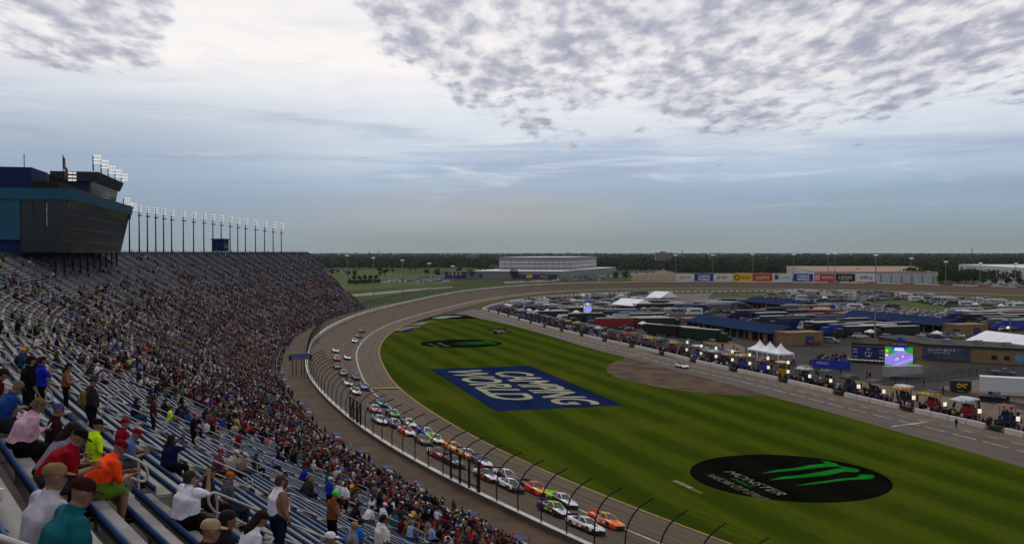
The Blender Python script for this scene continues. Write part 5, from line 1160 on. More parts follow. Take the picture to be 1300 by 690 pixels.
for j in range(4): mb.tube([(0, 0, .02 + .31 * j), (0, 0, .31 * (j + 1))], .35, 9)
ty_me = mb.mesh('tyre_stack', [m_tyre])
mb = MB(); mb.box((0, 0, .5), (1.5, .8, .8)); mb.box((-.4, 0, 1.05), (.5, .6, .35)); mb.bar((.75, -.3, .3), (1.2, -.3, 1.0), .06); mb.bar((.75, .3, .3), (1.2, .3, 1.0), .06); tool_me = mb.mesh('tool_cart', [m_black])
PITPEOPLE = []; s = 30.0; j = 0; pr = random.Random(17)
while s < PWd[-1] - 20:
    p, rz = pit_at(s, 5.2 + pr.uniform(-.4, .8))
    vis_ = p[1] > 60
    if vis_:
        t = pr.choices(TEAM, (7, 3, 2, 2, 1, 1, 2, 2))[0]; c2 = pr.choices(TEAM, (9, 3, 1, 1, 1, 1, 2, 2))[0]
        lab = '%s pit cart with %s canopy behind the pit wall' % (t[0], c2[0]); px_ = 650 + FPX * p[0] / p[1]
        if abs(px_ - 999) < 9: t, c2 = TEAM[5], ('yellow', (215, 150, 10)); lab = 'bright yellow pit cart with yellow canopy behind the pit wall'
        o = proto if first else copy_tree(proto); first = False
        o.location = (p[0], p[1], 0); o.rotation_euler = (0, 0, rz); props(o, lab, 'pit cart', 'pit carts along pit road')
        for ch in o.children:
            if ch.name.startswith('cabinet'): keyed(ch, flat(*t[1], .5))
            if ch.name.startswith('canopy'): keyed(ch, flat(*c2[1], .6))
        for q in range(3):
            pp, _ = pit_at(s + pr.uniform(-3.5, 3.5), pr.uniform(1.2, 3.6))
            if q < 2: link('tyre_stack', ty_me, None, loc=(pp[0], pp[1], .02), label='stack of four black racing tyres behind the pit wall', cat='tyres', group='tyre stacks along pit road')
            else: ci = pr.choice(TEAM); o = link('tool_cart', tool_me, None, loc=(pp[0], pp[1], .02), rz=pr.random() * 6, label='%s wheeled tool cart behind the pit wall' % ci[0], cat='tool cart', group='tool carts along pit road'); keyed(o, flat(*ci[1], .5))
        for q in range(20): pp, _ = pit_at(s + pr.uniform(-4.2, 4.2), pr.choice((pr.uniform(.8, 3.5), pr.uniform(.8, 3.5), pr.uniform(3, 13)))); PITPEOPLE.append((pp[0], pp[1], .02, pr.random() * 6.28))
        if pr.random() < .55: pp, _ = pit_at(s + 3, 9.5); ci = pr.choice(TEAM); canopy_tent(pp[0], pp[1], rz, ci[0], ci[1], 'canopy tents behind the pit carts', 1.0, 'behind the pit carts')
    s += 8.4; j += 1
# lit signboard lamps along the pit stalls
m_sign = mat('pit_lamp', (1.0, .90, .66), .5, emit=.6)
LP = [(800 + x / 4.313, 360 + y / 4.313) for x, y in ((313, 320), (390, 340), (470, 352), (560, 370), (310, 360), (388, 380), (470, 397), (560, 415), (655, 388), (755, 407), (655, 435), (757, 457), (865, 430), (865, 480), (983, 505), (1098, 530), (1250, 562))] + [(980 + x / 3.834, 400 + y / 3.834) for x, y in ((423, 345), (545, 370), (690, 400), (843, 432), (1011, 466), (1198, 503))]
for px, py in LP:
    # the lamp stands just behind the pit wall: pick the height that puts its foot there
    zl, bd_ = 2.4, 1e9
    for zz in np.arange(2.2, 6.0, .1):
        q_ = gp(px, py, zz); i_ = int(np.argmin(np.hypot(PWs[:, 0] - q_[0], PWs[:, 1] - q_[1]))); dd_ = float((q_[:2] - PWs[i_]) @ -PLn[i_])
        if abs(dd_ - 2.2) < bd_: bd_ = abs(dd_ - 2.2); zl = zz
    q = gp(px, py, zl)
    e = empty('pit_lamp', (q[0], q[1], 0), 0, 'lit warm square lamp panel on a pole above the pit stalls', 'lamp', 'lamp panels along pit road')
    mb = MB(); mb.tube([(0, .12, 0), (0, .12, zl + .5)], .06, 5); mb.obj('pole', m_dsteel, e); mb = MB(); mb.box((0, 0, zl), (.6, .16, .75)); mb.obj('lamp_panel', m_sign, e)
# fences inside the paddock
def fence_run(pxs, label, h=2.0):
    P = [gp(*p)[:2] for p in pxs]; e = empty('chain_fence', (0, 0, 0), 0, label, 'fence'); mb = MB()
    for a, b in zip(P[:-1], P[1:]):
        n = max(1, int(np.linalg.norm(b - a) / 3.2))
        for k in range(n):
            q = a + (b - a) * k / n; r = a + (b - a) * (k + 1) / n; mb = MB(); mb.bar((*q, 0), (*q, h), .08); mb.obj('post', m_dsteel, e)
            for z in (.1, h * .5, h - .05): mb = MB(); mb.bar((*q, z), (*r, z), .045); mb.obj('rail', m_dsteel, e)
            mb = MB(); mb.quad((*q, .1), (*r, .1), (*r, h), (*q, h)); mb.obj('mesh_panel', mat('fence_mesh', (.06, .06, .055), .8, alpha=.35), e)
fence_run([(1122, 489), (1180, 484), (1240, 476), (1300, 474)], 'dark mesh fence between the grey trailer and the pit stalls')
fence_run([(1030, 441), (1060, 439), (1095, 437)], 'dark mesh fence behind the victory stage')
fence_run([(905, 448), (948, 455)], 'dark mesh fence beside the row of peaked tents', 1.6)
# ================================================================ race cars
def race_meshes():
    st = [(-2.48, .84, .30, .84, .95), (-2.3, .93, .20, .90, .98), (-1.75, .985, .14, .90, .97), (-1.0, .985, .13, .86, .94), (0, .965, .13, .83, .90), (.9, .97, .13, .80, .87), (1.55, .985, .13, .74, .81), (2.1, .95, .12, .66, .72), (2.4, .84, .11, .56, .62), (2.5, .66, .12, .46, .52)]
    def ring(x, w, zb, zs, zt):
        h = [(w * .97, zb), (w, zb + .22), (w * .985, zs - .16), (w * .93, zs), (w * .62, zt - .02), (0, zt)]
        return [(x, y, z) for y, z in h] + [(x, -y, z) for y, z in h[-2::-1]]
    R = [ring(*s) for s in st]; n = len(R[0]); mb = MB(); V = [p for r in R for p in r]; F = []; M = []
    for i in range(len(R) - 1):
        for k in range(n - 1):
            F.append((i * n + k, i * n + k + 1, (i + 1) * n + k + 1, (i + 1) * n + k)); xm = (st[i][0] + st[i + 1][0]) / 2; kk = min(k, n - 2 - k)
            if kk == 0: M.append(4)                              # skirt
            elif kk <= 2: M.append(3 if xm < -1.3 else (5 if xm > 1.9 else 0))   # rear quarter / nose / door
            else: M.append(3 if xm < -1.6 else (1 if xm > .85 else 0))
    F.append(tuple(range(n))); M.append(4); F.append(tuple((len(R) - 1) * n + k for k in range(n - 1, -1, -1))); M.append(6)
    body = bpy.data.meshes.new('body'); body.from_pydata(V, [], F); 
    for _ in range(7): body.materials.append(m_black)
    body.polygons.foreach_set('material_index', M); body.update()
    for p in body.polygons: p.use_smooth = p.material_index in (0, 1, 3)
    # glass house and roof
    B = [(-1.72, .70), (-1.5, .80), (.55, .82), (.98, .60), (.98, -.60), (.55, -.82), (-1.5, -.80), (-1.72, -.70)]; T = [(-.78, .50), (-.70, .56), (.06, .57), (.16, .46), (.16, -.46), (.06, -.57), (-.70, -.56), (-.78, -.50)]
    mb = MB(); mb.loft([[(x, y, .88) for x, y in B], [(x, y, 1.27) for x, y in T]], 0, smooth=False, caps=False); glass = mb.mesh('windows', [m_dglass])
    mb = MB(); mb.loft([[(x, y, 1.262) for x, y in T], [(x * 1.0, y * .98, 1.30) for x, y in T], [(-.3 + (x + .3) * .8, y * .7, 1.325) for x, y in T]], 0, smooth=False); 
    for x0, x1, s in ((.98, .16, 1), (.98, .16, -1), (-1.7, -.78, 1), (-1.7, -.78, -1), (-.35, -.3, 1), (-.35, -.3, -1)):
        ya = .72 if abs(x0) > .5 else .83; mb.bar((x0 * .97, s * ya, .89), (x1, s * .53, 1.285), .09, .05)
    roof = mb.mesh('roof', [m_black])
    mb = MB(); mb.box((-2.42, 0, 1.08), (.05, 1.52, .22)); sp = mb.mesh('spoiler', [m_black]); mb = MB(); mb.box((2.42, 0, .1), (.3, 1.75, .04)); mb.box((2.46, 0, .34), (.12, 1.2, .16)); spl = mb.mesh('splitter', [m_black])
    mb = MB(); mb.tube([(0, -.14, 0), (0, .14, 0)], .345, 14); wh_ = mb.mesh('wheel', [m_tyre]); mb = MB(); mb.tube([(0, -.15, 0), (0, .15, 0)], .2, 10); rim = mb.mesh('rim', [mat('rim_metal', (.10, .10, .09), .4, metal=.6)])
    return body, glass, roof, sp, spl, wh_, rim
RB = race_meshes()
C_ = dict(w=(215, 215, 215), k=(14, 14, 16), r=(170, 20, 18), o=(225, 85, 12), y=(225, 160, 12), l=(165, 220, 20), n=(20, 26, 90), b=(30, 50, 190), m=(110, 16, 30), g=(70, 72, 78), t=(30, 130, 150), p=(80, 40, 120), s=(170, 190, 205), c=(95, 85, 50), e=(50, 130, 40), d=(40, 42, 46), h=(225, 50, 20), q=(190, 80, 90), i=(250, 120, 20))
# px, py, door, hood, roof, rear, skirt, nose, number, label
CARS = [(742.5, 672, 'w', 'w', 'w', 'w', 'k', 'k', '4', 'white race car with black skirts leading the pack'), (769, 666, 'o', 'i', 'y', 'o', 'h', 'h', '42', 'orange and yellow race car running alongside the white leader'), (702.6, 651.5, 'k', 'w', 'l', 'p', 'k', 'k', '48', 'black race car with lime roof and purple tail'),
 (712.7, 640, 'k', 'w', 'w', 'l', 'k', 'k', '', 'black race car with white roof and lime rear quarter'), (678, 624.6, 'h', 'y', 'h', 'k', 'h', 'h', '', 'bright red race car with yellow hood'), (646.8, 620.5, 'w', 'k', 'w', 'w', 'k', 'k', '', 'white race car with black hood behind the red one'), (641.7, 608, 'k', 'k', 'w', 'w', 'k', 'r', '', 'black race car with white roof and red nose'),
 (617, 608, 'm', 'w', 'd', 'w', 'm', 'm', '1', 'maroon race car with white hood and white tail'), (610.5, 590, 'n', 'w', 'n', 'n', 'r', 'r', '', 'navy race car with white hood and red nose'), (592, 580.5, 'y', 'i', 'w', 'k', 'i', 'k', '', 'amber race car with white roof and black tail'), (574.6, 590, 'k', 'd', 'k', 'k', 'k', 'k', '', 'all black race car near the crossover gate'),
 (574.6, 571.5, 'y', 'y', 'y', 'o', 'h', 'h', '', 'yellow race car with red skirts'), (555.7, 580, 'm', 'q', 'd', 'w', 'm', 'm', '3', 'maroon race car with pink hood and white tail'), (551.7, 561, 'l', 'w', 'l', 'l', 'k', 'k', '', 'lime race car with white hood'), (540.5, 552.5, 'b', 'b', 'w', 'b', 'n', 'n', '', 'bright blue race car with white roof'),
 (536.6, 562.5, 'c', 'c', 'd', 'c', 'k', 'k', '', 'olive brown race car with dark roof'), (515.7, 551, 'h', 'w', 'o', 'w', 'h', 'h', '', 'orange red race car with white hood and tail'), (518, 540.5, 'd', 'w', 'w', 'k', 'k', 'k', '', 'grey race car with white roof and white hood'), (500, 541, 'n', 'p', 'w', 'p', 'n', 'n', '', 'purple and navy race car with white roof'),
 (481, 536.5, 's', 'w', 's', 't', 'k', 'k', '', 'pale blue race car with teal tail'), (498, 528, 'd', 'e', 'w', 'k', 'k', 'e', '', 'grey race car with green hood'), (483.7, 514.5, 't', 't', 'k', 't', 't', 'k', '', 'teal race car with black roof'), (475, 522.5, 'q', 'q', 'w', 'w', 'm', 'm', '', 'pink race car with white roof and tail'), (451, 499.5, 'w', 'w', 'w', 'w', 'r', 'r', '', 'white race car with red skirts and red nose'),
 (463, 494, 's', 'b', 'l', 'w', 'n', 'b', '', 'pale race car with blue hood and lime roof'), (451.5, 481, 'k', 'd', 'g', 'k', 'k', 'k', '', 'dark race car with grey roof on the white line'), (441.3, 488.5, 'w', 'w', 'k', 'w', 'w', 'k', '', 'white race car with black roof beside the fence'), (435.5, 476, 'd', 'g', 'y', 'd', 'k', 'k', '', 'dark grey race car with yellow roof'), (428, 467.4, 'g', 'd', 'd', 'g', 'k', 'k', '', 'plain grey race car following the red one'),
 (427, 457, 'r', 'r', 'w', 'r', 'r', 'r', '', 'all red race car with white roof'), (440.6, 455.4, 'w', 'w', 'k', 'w', 'k', 'k', '', 'white race car with black roof beside the red one'), (425.8, 446.4, 'w', 'w', 'd', 'w', 'w', 'k', '', 'white race car with grey roof following high on the bank'), (450, 434, 'w', 'w', 'w', 'd', 'w', 'k', '', 'white race car with dark tail by the white line'), (455.4, 428, 'k', 'd', 'd', 'k', 'k', 'k', '', 'black race car next to last of the field'), (459, 421, 'd', 'k', 'g', 'd', 'k', 'k', '', 'dark race car last of the field')]
def track_pose(px, py):
    z = .8
    for _ in range(6):
        q = gp(px, py, z); i = int(np.argmin(np.hypot(IC[:, 0] - q[0], IC[:, 1] - q[1]))); d = float((q[:2] - IC[i]) @ IL[i]); z = .2 * np.clip(d, 0, APR) / APR + (ZB[i] - .2) * max(0, (d - APR) / (WID - APR))
    return q, i, d
def make_race(px, py, cols, num, label, flatpos=None, heading=None):
    if flatpos is None:
        q, i, d = track_pose(px, py); hd = math.atan2(-IT[i][1], -IT[i][0]) + random.gauss(0, .02); roll = -math.atan2(ZB[i] - .2, WID - APR) * (1 if d > APR else .15); z = q[2] + .02
    else: q = np.array([*flatpos, 0]); hd = heading; roll = 0; z = .03
    e = empty('race_car', (q[0], q[1], z), 0, label, 'race car', 'race cars on the banked track' if flatpos is None else None)
    e.rotation_mode = 'XYZ'; e.rotation_euler = (roll * 1.0, 0, hd)
    P = [flat(*C_[c], .3, spec=.5) for c in cols]; body, glass, roof, sp, spl, wh_, rim = RB     # door hood roof rear skirt nose
    o = link('body', body, e); keyed(o, P[0], P[1], P[2], P[3], P[4], P[5], m_black)
    link('windows', glass, e); o = link('roof', roof, e); keyed(o, P[2]); o = link('spoiler', sp, e); keyed(o, P[3] if cols[3] != 'w' else m_black); link('splitter', spl, e)
    for x in (-1.42, 1.38):
        for y in (-.875, .875):
            w = link('wheel', wh_, e, loc=(x, y, .345)); link('rim', rim, w)
    if num:
        for s in (1, -1): text_fit('door_number', num, frame((-.25, s * .985, .52), (-s, 0, 0), (0, -.08 * s, 1)), .42 * len(num), .42, flat(*(C_['w'] if cols[0] not in 'w' else C_['r']), .4) if num != '48' else flat(*C_['l'], .4), e, bold=.02, shear=.1)
        text_fit('roof_number', num, frame((-.3, 0, 1.332), (0, -1, 0), (1, 0, 0)), .32 * len(num), .5, flat(*(C_['k'] if cols[2] in 'wyl' else C_['w']), .4), e, bold=.02)
    # sponsor patches on hood and doors, as the photo's liveries show
    mb = MB(); mb.poly([(1.2, -.3, .872), (1.75, -.26, .80), (1.75, .26, .80), (1.2, .3, .872)]); mb.obj('hood_patch', flat(*C_[random.choice('rkbw' if cols[1] not in 'w' else 'rkn')], .35), e)
    for s in (1, -1): mb = MB(); mb.poly([(.45, s * .992, .36), (1.0, s * .995, .36), (1.0, s * .99, .58), (.45, s * .985, .58)]); mb.obj('side_patch', flat(*C_[random.choice('wryk')], .35), e)
    return e
for c in CARS: make_race(c[0], c[1], c[2:8], c[8], c[9])
make_race(0, 0, ('w', 'w', 'd', 'w', 'k', 'w'), '', 'white pace car alone on pit road', gxy(866, 466.5), math.atan2(PITD[1], PITD[0]))
# ================================================================ people
def cap_rad(p, a, b, ra, rb):                              # distance to a tapered capsule, minus its radius
    ab = b - a; t = np.clip(((p - a) @ ab) / max(ab @ ab, 1e-9), 0, 1); return np.linalg.norm(p - (a + t[:, None] * ab), axis=1) - (ra + (rb - ra) * t)
def V3(*a): return np.array(a, float)
# slots: 0 skin 1 shirt 2 trousers 3 shoes 4 calf 5 forearm 6 upper arm
POSES = {
 'phone': dict(seat=1, lean=.38, hp=.75, el=(V3(-.25, .13, .80), V3(.25, .13, .80)), wr=(V3(-.07, .36, .82), V3(.07, .36, .82))),
 'upright': dict(seat=1, lean=.12, hp=.15, el=(V3(-.27, .03, .79), V3(.27, .05, .79)), wr=(V3(-.15, .30, .63), V3(.14, .32, .63))),
 'raised': dict(seat=1, lean=.15, hp=-.05, el=(V3(-.26, .22, .96), V3(.27, .28, 1.00)), wr=(V3(-.09, .36, 1.18), V3(.12, .38, 1.26))),
 'knees': dict(seat=1, lean=.62, hp=.45, el=(V3(-.24, .36, .68), V3(.24, .36, .68)), wr=(V3(-.06, .56, .76), V3(.06, .56, .72))),
 'propped': dict(seat=1, lean=.28, hp=.35, el=(V3(-.32, .10, .74), V3(.34, .12, .74)), wr=(V3(-.24, .36, .62), V3(.26, .38, .62))),
 'stand': dict(seat=0, lean=.03, hp=.15, el=(V3(-.27, -.02, 1.14), V3(.27, -.02, 1.14)), wr=(V3(-.27, .10, .90), V3(.27, .10, .90))),
 'peer': dict(seat=0, lean=.06, hp=.05, el=(V3(-.28, .0, 1.14), V3(.34, .18, 1.26)), wr=(V3(-.22, .16, .94), V3(.13, .22, 1.60))),
 'hold': dict(seat=0, lean=.08, hp=.55, el=(V3(-.26, .08, 1.13), V3(.26, .08, 1.13)), wr=(V3(-.08, .33, 1.16), V3(.08, .33, 1.16)))}
def rotx(v, a): c, s = math.cos(a), math.sin(a); return np.array([v[0], v[1] * c + v[2] * s, -v[1] * s + v[2] * c])   # a>0 tips +z towards +y
def skeleton(P, fat=1.0):
    seat = P['seat']; ph = P['lean']; pel = V3(0, 0, .56) if seat else V3(0, 0, .96); up = rotx(V3(0, 0, 1), ph); TL = .54
    N_ = pel + up * TL; hd = rotx(V3(0, 0, 1), ph * .4 + P['hp'] * .6); hc = N_ + rotx(V3(0, .025, .055), ph * .6) + hd * .105
    sh = [N_ - up * .045 + V3(-.20, 0, 0), N_ - up * .045 + V3(.20, 0, 0)]
    if seat: hip = [V3(-.095, .03, .53), V3(.095, .03, .53)]; kn = [V3(-.15, .45, .50), V3(.15, .45, .50)]; an = [V3(-.14, .42, .09), V3(.14, .40, .09)]
    else: hip = [V3(-.09, 0, .93), V3(.09, 0, .93)]; kn = [V3(-.11, .03, .50), V3(.11, .02, .50)]; an = [V3(-.12, -.02, .09), V3(.12, 0, .09)]
    caps = []
    for i in (0, 1):
        caps += [(hip[i], kn[i], .098 * fat, .068, 2), (kn[i], an[i], .064, .043, 4), (an[i] + V3(0, -.03, -.045), an[i] + V3(0, .17, -.055), .045, .036, 3)]
        caps += [(sh[i], P['el'][i], .066 * fat, .050, 6), (P['el'][i], P['wr'][i], .043, .030, 5)]
    return dict(pel=pel, up=up, N=N_, hc=hc, hd=hd, hp=ph * .4 + P['hp'] * .6, sh=sh, caps=caps, TL=TL, fat=fat, ph=ph)
TORSO = [(-.08, .11, .09), (-.03, .175, .135), (.10, .190, .145), (.28, .182, .138), (.48, .192, .135), (.70, .212, .132), (.86, .215, .118), (.94, .185, .098), (1.0, .095, .075), (1.12, .060, .064)]
def body_mesh(S, voxel, dec=None, name='body', hands=True, P=None):
    mb = MB(); X = V3(1, 0, 0); fw = rotx(V3(0, 1, 0), S['ph'])
    R = []
    for t, rx, ry in TORSO:
        c = S['pel'] + S['up'] * (t * S['TL']); f = S['fat'] if t < .8 else 1
        R.append([c + X * (math.cos(a) * rx * f) + fw * (math.sin(a) * ry * f * (1.12 if (math.sin(a) > 0 and t < .5) else 1)) for a in np.linspace(0, 2 * math.pi, 14, endpoint=False)])
    mb.loft(R)
    hf = rotx(V3(0, 1, 0), S['hp'])
    R = []
    for z, rx, ry, fy in ((-.125, .02, .02, .03), (-.115, .045, .05, .025), (-.08, .058, .072, .015), (-.03, .068, .086, .006), (.03, .074, .094, 0), (.07, .070, .088, -.004), (.10, .052, .066, -.006), (.118, .02, .03, -.006)):
        R.append([S['hc'] + S['hd'] * z + X * (math.cos(a) * rx) + hf * (math.sin(a) * ry + fy) for a in np.linspace(0, 2 * math.pi, 12, endpoint=False)])
    mb.loft(R); c = S['hc']
    mb.tube([c + hf * .085 + S['hd'] * .02, c + hf * .112 - S['hd'] * .028, c + hf * .09 - S['hd'] * .045], [.010, .016, .012], 6)
    for s in (-1, 1): mb.tube([c + X * s * .066 - hf * .005 - S['hd'] * .035, c + X * s * .082 - hf * .012, c + X * s * .07 - hf * .012 + S['hd'] * .03], [.012, .018, .012], 6)
    for a, b, ra, rb, k in S['caps']:
        d = (b - a); L = np.linalg.norm(d); u = d / L; mb.tube([a - u * ra * .55, a - u * ra * .2, a + d * .35, a + d * .7, b, b + u * rb * .6], [ra * .6, ra * .95, ra * 1.0, ra * .4 + rb * .6, rb, rb * .5], 10)
    me = mb.mesh('raw'); ob = bpy.data.objects.new('raw', me); COL.objects.link(ob)
    m = ob.modifiers.new('r', 'REMESH'); m.mode = 'VOXEL'; m.voxel_size = voxel; m2 = ob.modifiers.new('s', 'SMOOTH'); m2.factor = .5; m2.iterations = 3
    if dec: m3 = ob.modifiers.new('d', 'DECIMATE'); m3.ratio = dec
    out = bpy.data.meshes.new_from_object(ob.evaluated_get(bpy.context.evaluated_depsgraph_get())); bpy.data.objects.remove(ob); bpy.data.meshes.remove(me)
    n = len(out.vertices); co = np.empty(n * 3, np.float32); out.vertices.foreach_get('co', co); co = co.reshape(-1, 3).astype(float)
    out.calc_loop_triangles(); T = np.empty(len(out.loop_triangles) * 3, np.int32); out.loop_triangles.foreach_get('vertices', T); T = T.reshape(-1, 3); bpy.data.meshes.remove(out)
    fc = co[T].mean(1); D = []; K = []
    for a, b, ra, rb, k in S['caps']: D.append(cap_rad(fc, a, b, ra, rb)); K.append(k)
    D.append(cap_rad(fc, S['hc'] - S['hd'] * .05, S['hc'] + S['hd'] * .03, .085, .09)); K.append(0); D.append(cap_rad(fc, S['N'] + S['up'] * .0, S['hc'], .06, .06)); K.append(0)
    for t0, t1 in ((0, .3), (.3, .6), (.6, .86)): D.append(cap_rad(fc, S['pel'] + S['up'] * t0 * S['TL'], S['pel'] + S['up'] * t1 * S['TL'], .155, .155)); K.append(1)
    D.append(cap_rad(fc, S['pel'] - S['up'] * .03, S['pel'] + S['up'] * .01, .165, .16)); K.append(2)
    D.append(cap_rad(fc, S['sh'][0], S['sh'][1], .07, .07) ); K.append(1)
    slot = np.array(K)[np.argmin(np.array(D), 0)]
    el = [P['el'][0], P['el'][1]]
    V, F, M = co, T, slot
    if hands:
        hb = MB()
        for i in (0, 1):
            w = P['wr'][i]; u = w - P['el'][i]; u = u / np.linalg.norm(u); sd = np.cross(u, V3(0, 0, 1)); sd = sd / max(np.linalg.norm(sd), 1e-6); nn = np.cross(sd, u); s = -1 if i == 0 else 1
            pc = w + u * .045; hb.loft([[w + u * t + sd * (x * ww) + nn * (y * .014) for x, y in ((-1, -1), (1, -1), (1, 1), (-1, 1))] for t, ww in ((-.01, .026), (.03, .036), (.085, .040))])
            for q in range(4):
                o = w + u * .08 + sd * ((q - 1.5) * .019); l = (.030, .034, .033, .026)[q]; hb.tube([o, o + u * l - nn * .008, o + u * l * 1.5 - nn * .030, o + u * l * 1.3 - nn * .05], [.0095, .009, .008, .006], 5)
            o = w + u * .02 + sd * (-s) * .032; hb.tube([o, o + u * .03 + sd * (-s) * .022 - nn * .01, o + u * .06 + sd * (-s) * .02 - nn * .025], [.012, .010, .008], 5)
        for s in (-1, 1): e = S['hc'] + hf * .086 + X * s * .030 + S['hd'] * .008; hb.tube([e - hf * .012, e + hf * .004], [.012, .008], 6, m=7)
        e = S['hc'] + hf * .088 - S['hd'] * .066; hb.tube([e - X * .022, e + X * .022], .006, 5, m=8)
        hm = hb.mesh('h'); hm.calc_loop_triangles(); hv = np.array(hb.v); ht = np.array([t.vertices for t in hm.loop_triangles]); hmi = np.array([t.material_index for t in hm.loop_triangles]); bpy.data.meshes.remove(hm)
        F = np.concatenate([F, ht + len(V)]); V = np.concatenate([V, hv]); M = np.concatenate([M, hmi])
    return V, F, M
def head_gear(kind):
    mb = MB()
    if kind == 'cap':
        R = [[(math.cos(a) * .084 * k, math.sin(a) * .103 * k - .006, z) for a in np.linspace(0, 2 * math.pi, 14, endpoint=False)] for z, k in ((.028, 1.0), (.06, 1.0), (.095, .86), (.118, .55), (.126, .1))]
        mb.loft(R, caps=False); B = [(x, y, z) for x, y, z in ((-.07, .07, .036), (-.062, .15, .024), (0, .178, .022), (.062, .15, .024), (.07, .07, .036))]
        mb.add(B + [(x, y, z - .008) for x, y, z in B], [(0, 1, 2, 3, 4), (9, 8, 7, 6, 5), (0, 5, 6, 1), (1, 6, 7, 2), (2, 7, 8, 3), (3, 8, 9, 4)])
    else:
        low = -.06 if kind == 'short_hair' else -.05
        R = []
        for z, k, b in ((low, .94, -.03), (-.01, 1.02, -.022), (.04, 1.05, -.010), (.085, .95, -.006), (.115, .66, -.006), (.130, .1, -.006)):
            R.append([(math.cos(a) * .080 * k, (math.sin(a) * .100 * k if math.sin(a) < 0 else math.sin(a) * (.075 if z < .03 else .098) * k * (.0 if z < .03 else 1)) + b, z) for a in np.linspace(0, 2 * math.pi, 16, endpoint=False)])
        mb.loft(R, caps=True)
        if kind == 'long_hair':
            mb.loft([[(math.cos(a) * .083 * k, -.035 + math.sin(a) * .062 * k - yy, z) for a in np.linspace(0, 2 * math.pi, 12, endpoint=False)] for z, k, yy in ((.05, .9, 0), (-.06, 1.05, .025), (-.15, 1.0, .045), (-.24, .75, .055), (-.28, .3, .055))])
    return mb
GEAR = {k: head_gear(k) for k in ('cap', 'short_hair', 'long_hair')}
HAIRMAT = lambda c: mat('hair_%d_%d_%d' % c, lin(*c), .8, var=.25, scale=20, spec=.15)
CLOTH = lambda c: mat('cloth_%d_%d_%d' % c, lin(*c), .95, var=.22, scale=7, spec=.05, bump=.5)
SKIN = [mat('skin_a', (.22, .115, .075), .6, var=.1, scale=8, spec=.2), mat('skin_b', (.17, .085, .052), .6, var=.1, scale=8, spec=.2), mat('skin_c', (.085, .045, .028), .6, var=.1, scale=8, spec=.2)]
m_eye = mat('eye_dark', (.012, .010, .008), .4); m_lip = mat('lip', (.14, .05, .04), .6)
gear_me = {k: GEAR[k].mesh(k, [HAIRMAT((40, 28, 20))]) for k in GEAR}
BODY = {}
for pn, P in POSES.items():
    for fat in (1.0, 1.26, 1.42):
        S = skeleton(P, fat); V, F, M = body_mesh(S, .021, None, P=P); me = mesh_np('body_' + pn, V, F, M, [SKIN[0]] * 7 + [m_eye, m_lip], smooth=True); BODY[(pn, fat)] = (me, S)
SHIRT = [('black', (20, 20, 22), 22), ('charcoal', (44, 44, 48), 14), ('navy', (22, 28, 62), 12), ('white', (205, 205, 205), 9), ('grey', (112, 112, 114), 9), ('dark red', (105, 16, 24), 5), ('red', (165, 22, 22), 3), ('blue', (34, 72, 145), 5), ('royal blue', (28, 40, 165), 2), ('orange', (215, 75, 22), 2), ('yellow', (215, 175, 30), 1.5), ('neon yellow', (185, 225, 25), 1), ('pink', (190, 95, 120), 1.5), ('teal', (24, 95, 105), 2), ('brown', (84, 56, 38), 8), ('green', (30, 84, 44), 2), ('pale blue', (125, 150, 190), 3), ('maroon', (72, 18, 30), 5), ('tan', (140, 118, 90), 2.5), ('purple', (66, 38, 120), 1.5)]
PANTS = [('black', (16, 16, 18)), ('navy', (24, 30, 50)), ('khaki', (104, 88, 62)), ('grey', (66, 66, 68)), ('denim', (42, 58, 92))]
HAIR = [('dark', (26, 20, 17)), ('brown', (58, 38, 24)), ('fair', (130, 98, 58)), ('grey', (110, 106, 100))]
CAPS = [('black', (18, 18, 20)), ('red', (150, 20, 22)), ('white', (200, 200, 200)), ('navy', (22, 28, 66)), ('tan', (140, 116, 84)), ('blue', (34, 66, 150)), ('grey', (90, 90, 92))]
def rgb(n, L): return [c for c in L if c[0] == n][0][1]
CNT = [0]
def person(s, k, pose, shirt, pants, gear, gcol, skin=0, fat=1.0, shorts=False, longs=False, tank=False, turn=0.0, label=None, dd=.0, scale=None):
    # s, k: arc position and row; seated people sit on the plank, standing ones on the tread in front of it
    P = POSES[pose]; d = ROFF[k] + (.46 if P['seat'] else .22) + dd; p = at(s, d, RZ[k]); l = frames_at(s)[1]; dirv = -l; rz = math.atan2(dirv[1], dirv[0]) - math.pi / 2 + turn
    me, S = BODY[(pose, fat)]
    o = link('person', me, None, loc=tuple(p), rz=rz, label=label, cat='person', group='spectators in the grandstand'); k_ = scale or random.uniform(.95, 1.05)
    o.scale = (k_, k_, k_ if not P['seat'] else min(k_, 1.03))
    sk = SKIN[skin]; cs, cp = CLOTH(shirt), CLOTH(pants)
    keyed(o, sk, cs, cp, CLOTH((24, 22, 22)), sk if shorts else cp, cs if longs else sk, sk if tank else cs)
    if gear:
        g = link({'cap': 'cap', 'short_hair': 'hair', 'long_hair': 'hair'}[gear], gear_me[gear], o); g.location = S['hc']; g.rotation_euler = (-S['hp'], 0, 0); keyed(g, (HAIRMAT if gear != 'cap' else CLOTH)(gcol))
    CNT[0] += 1; return o
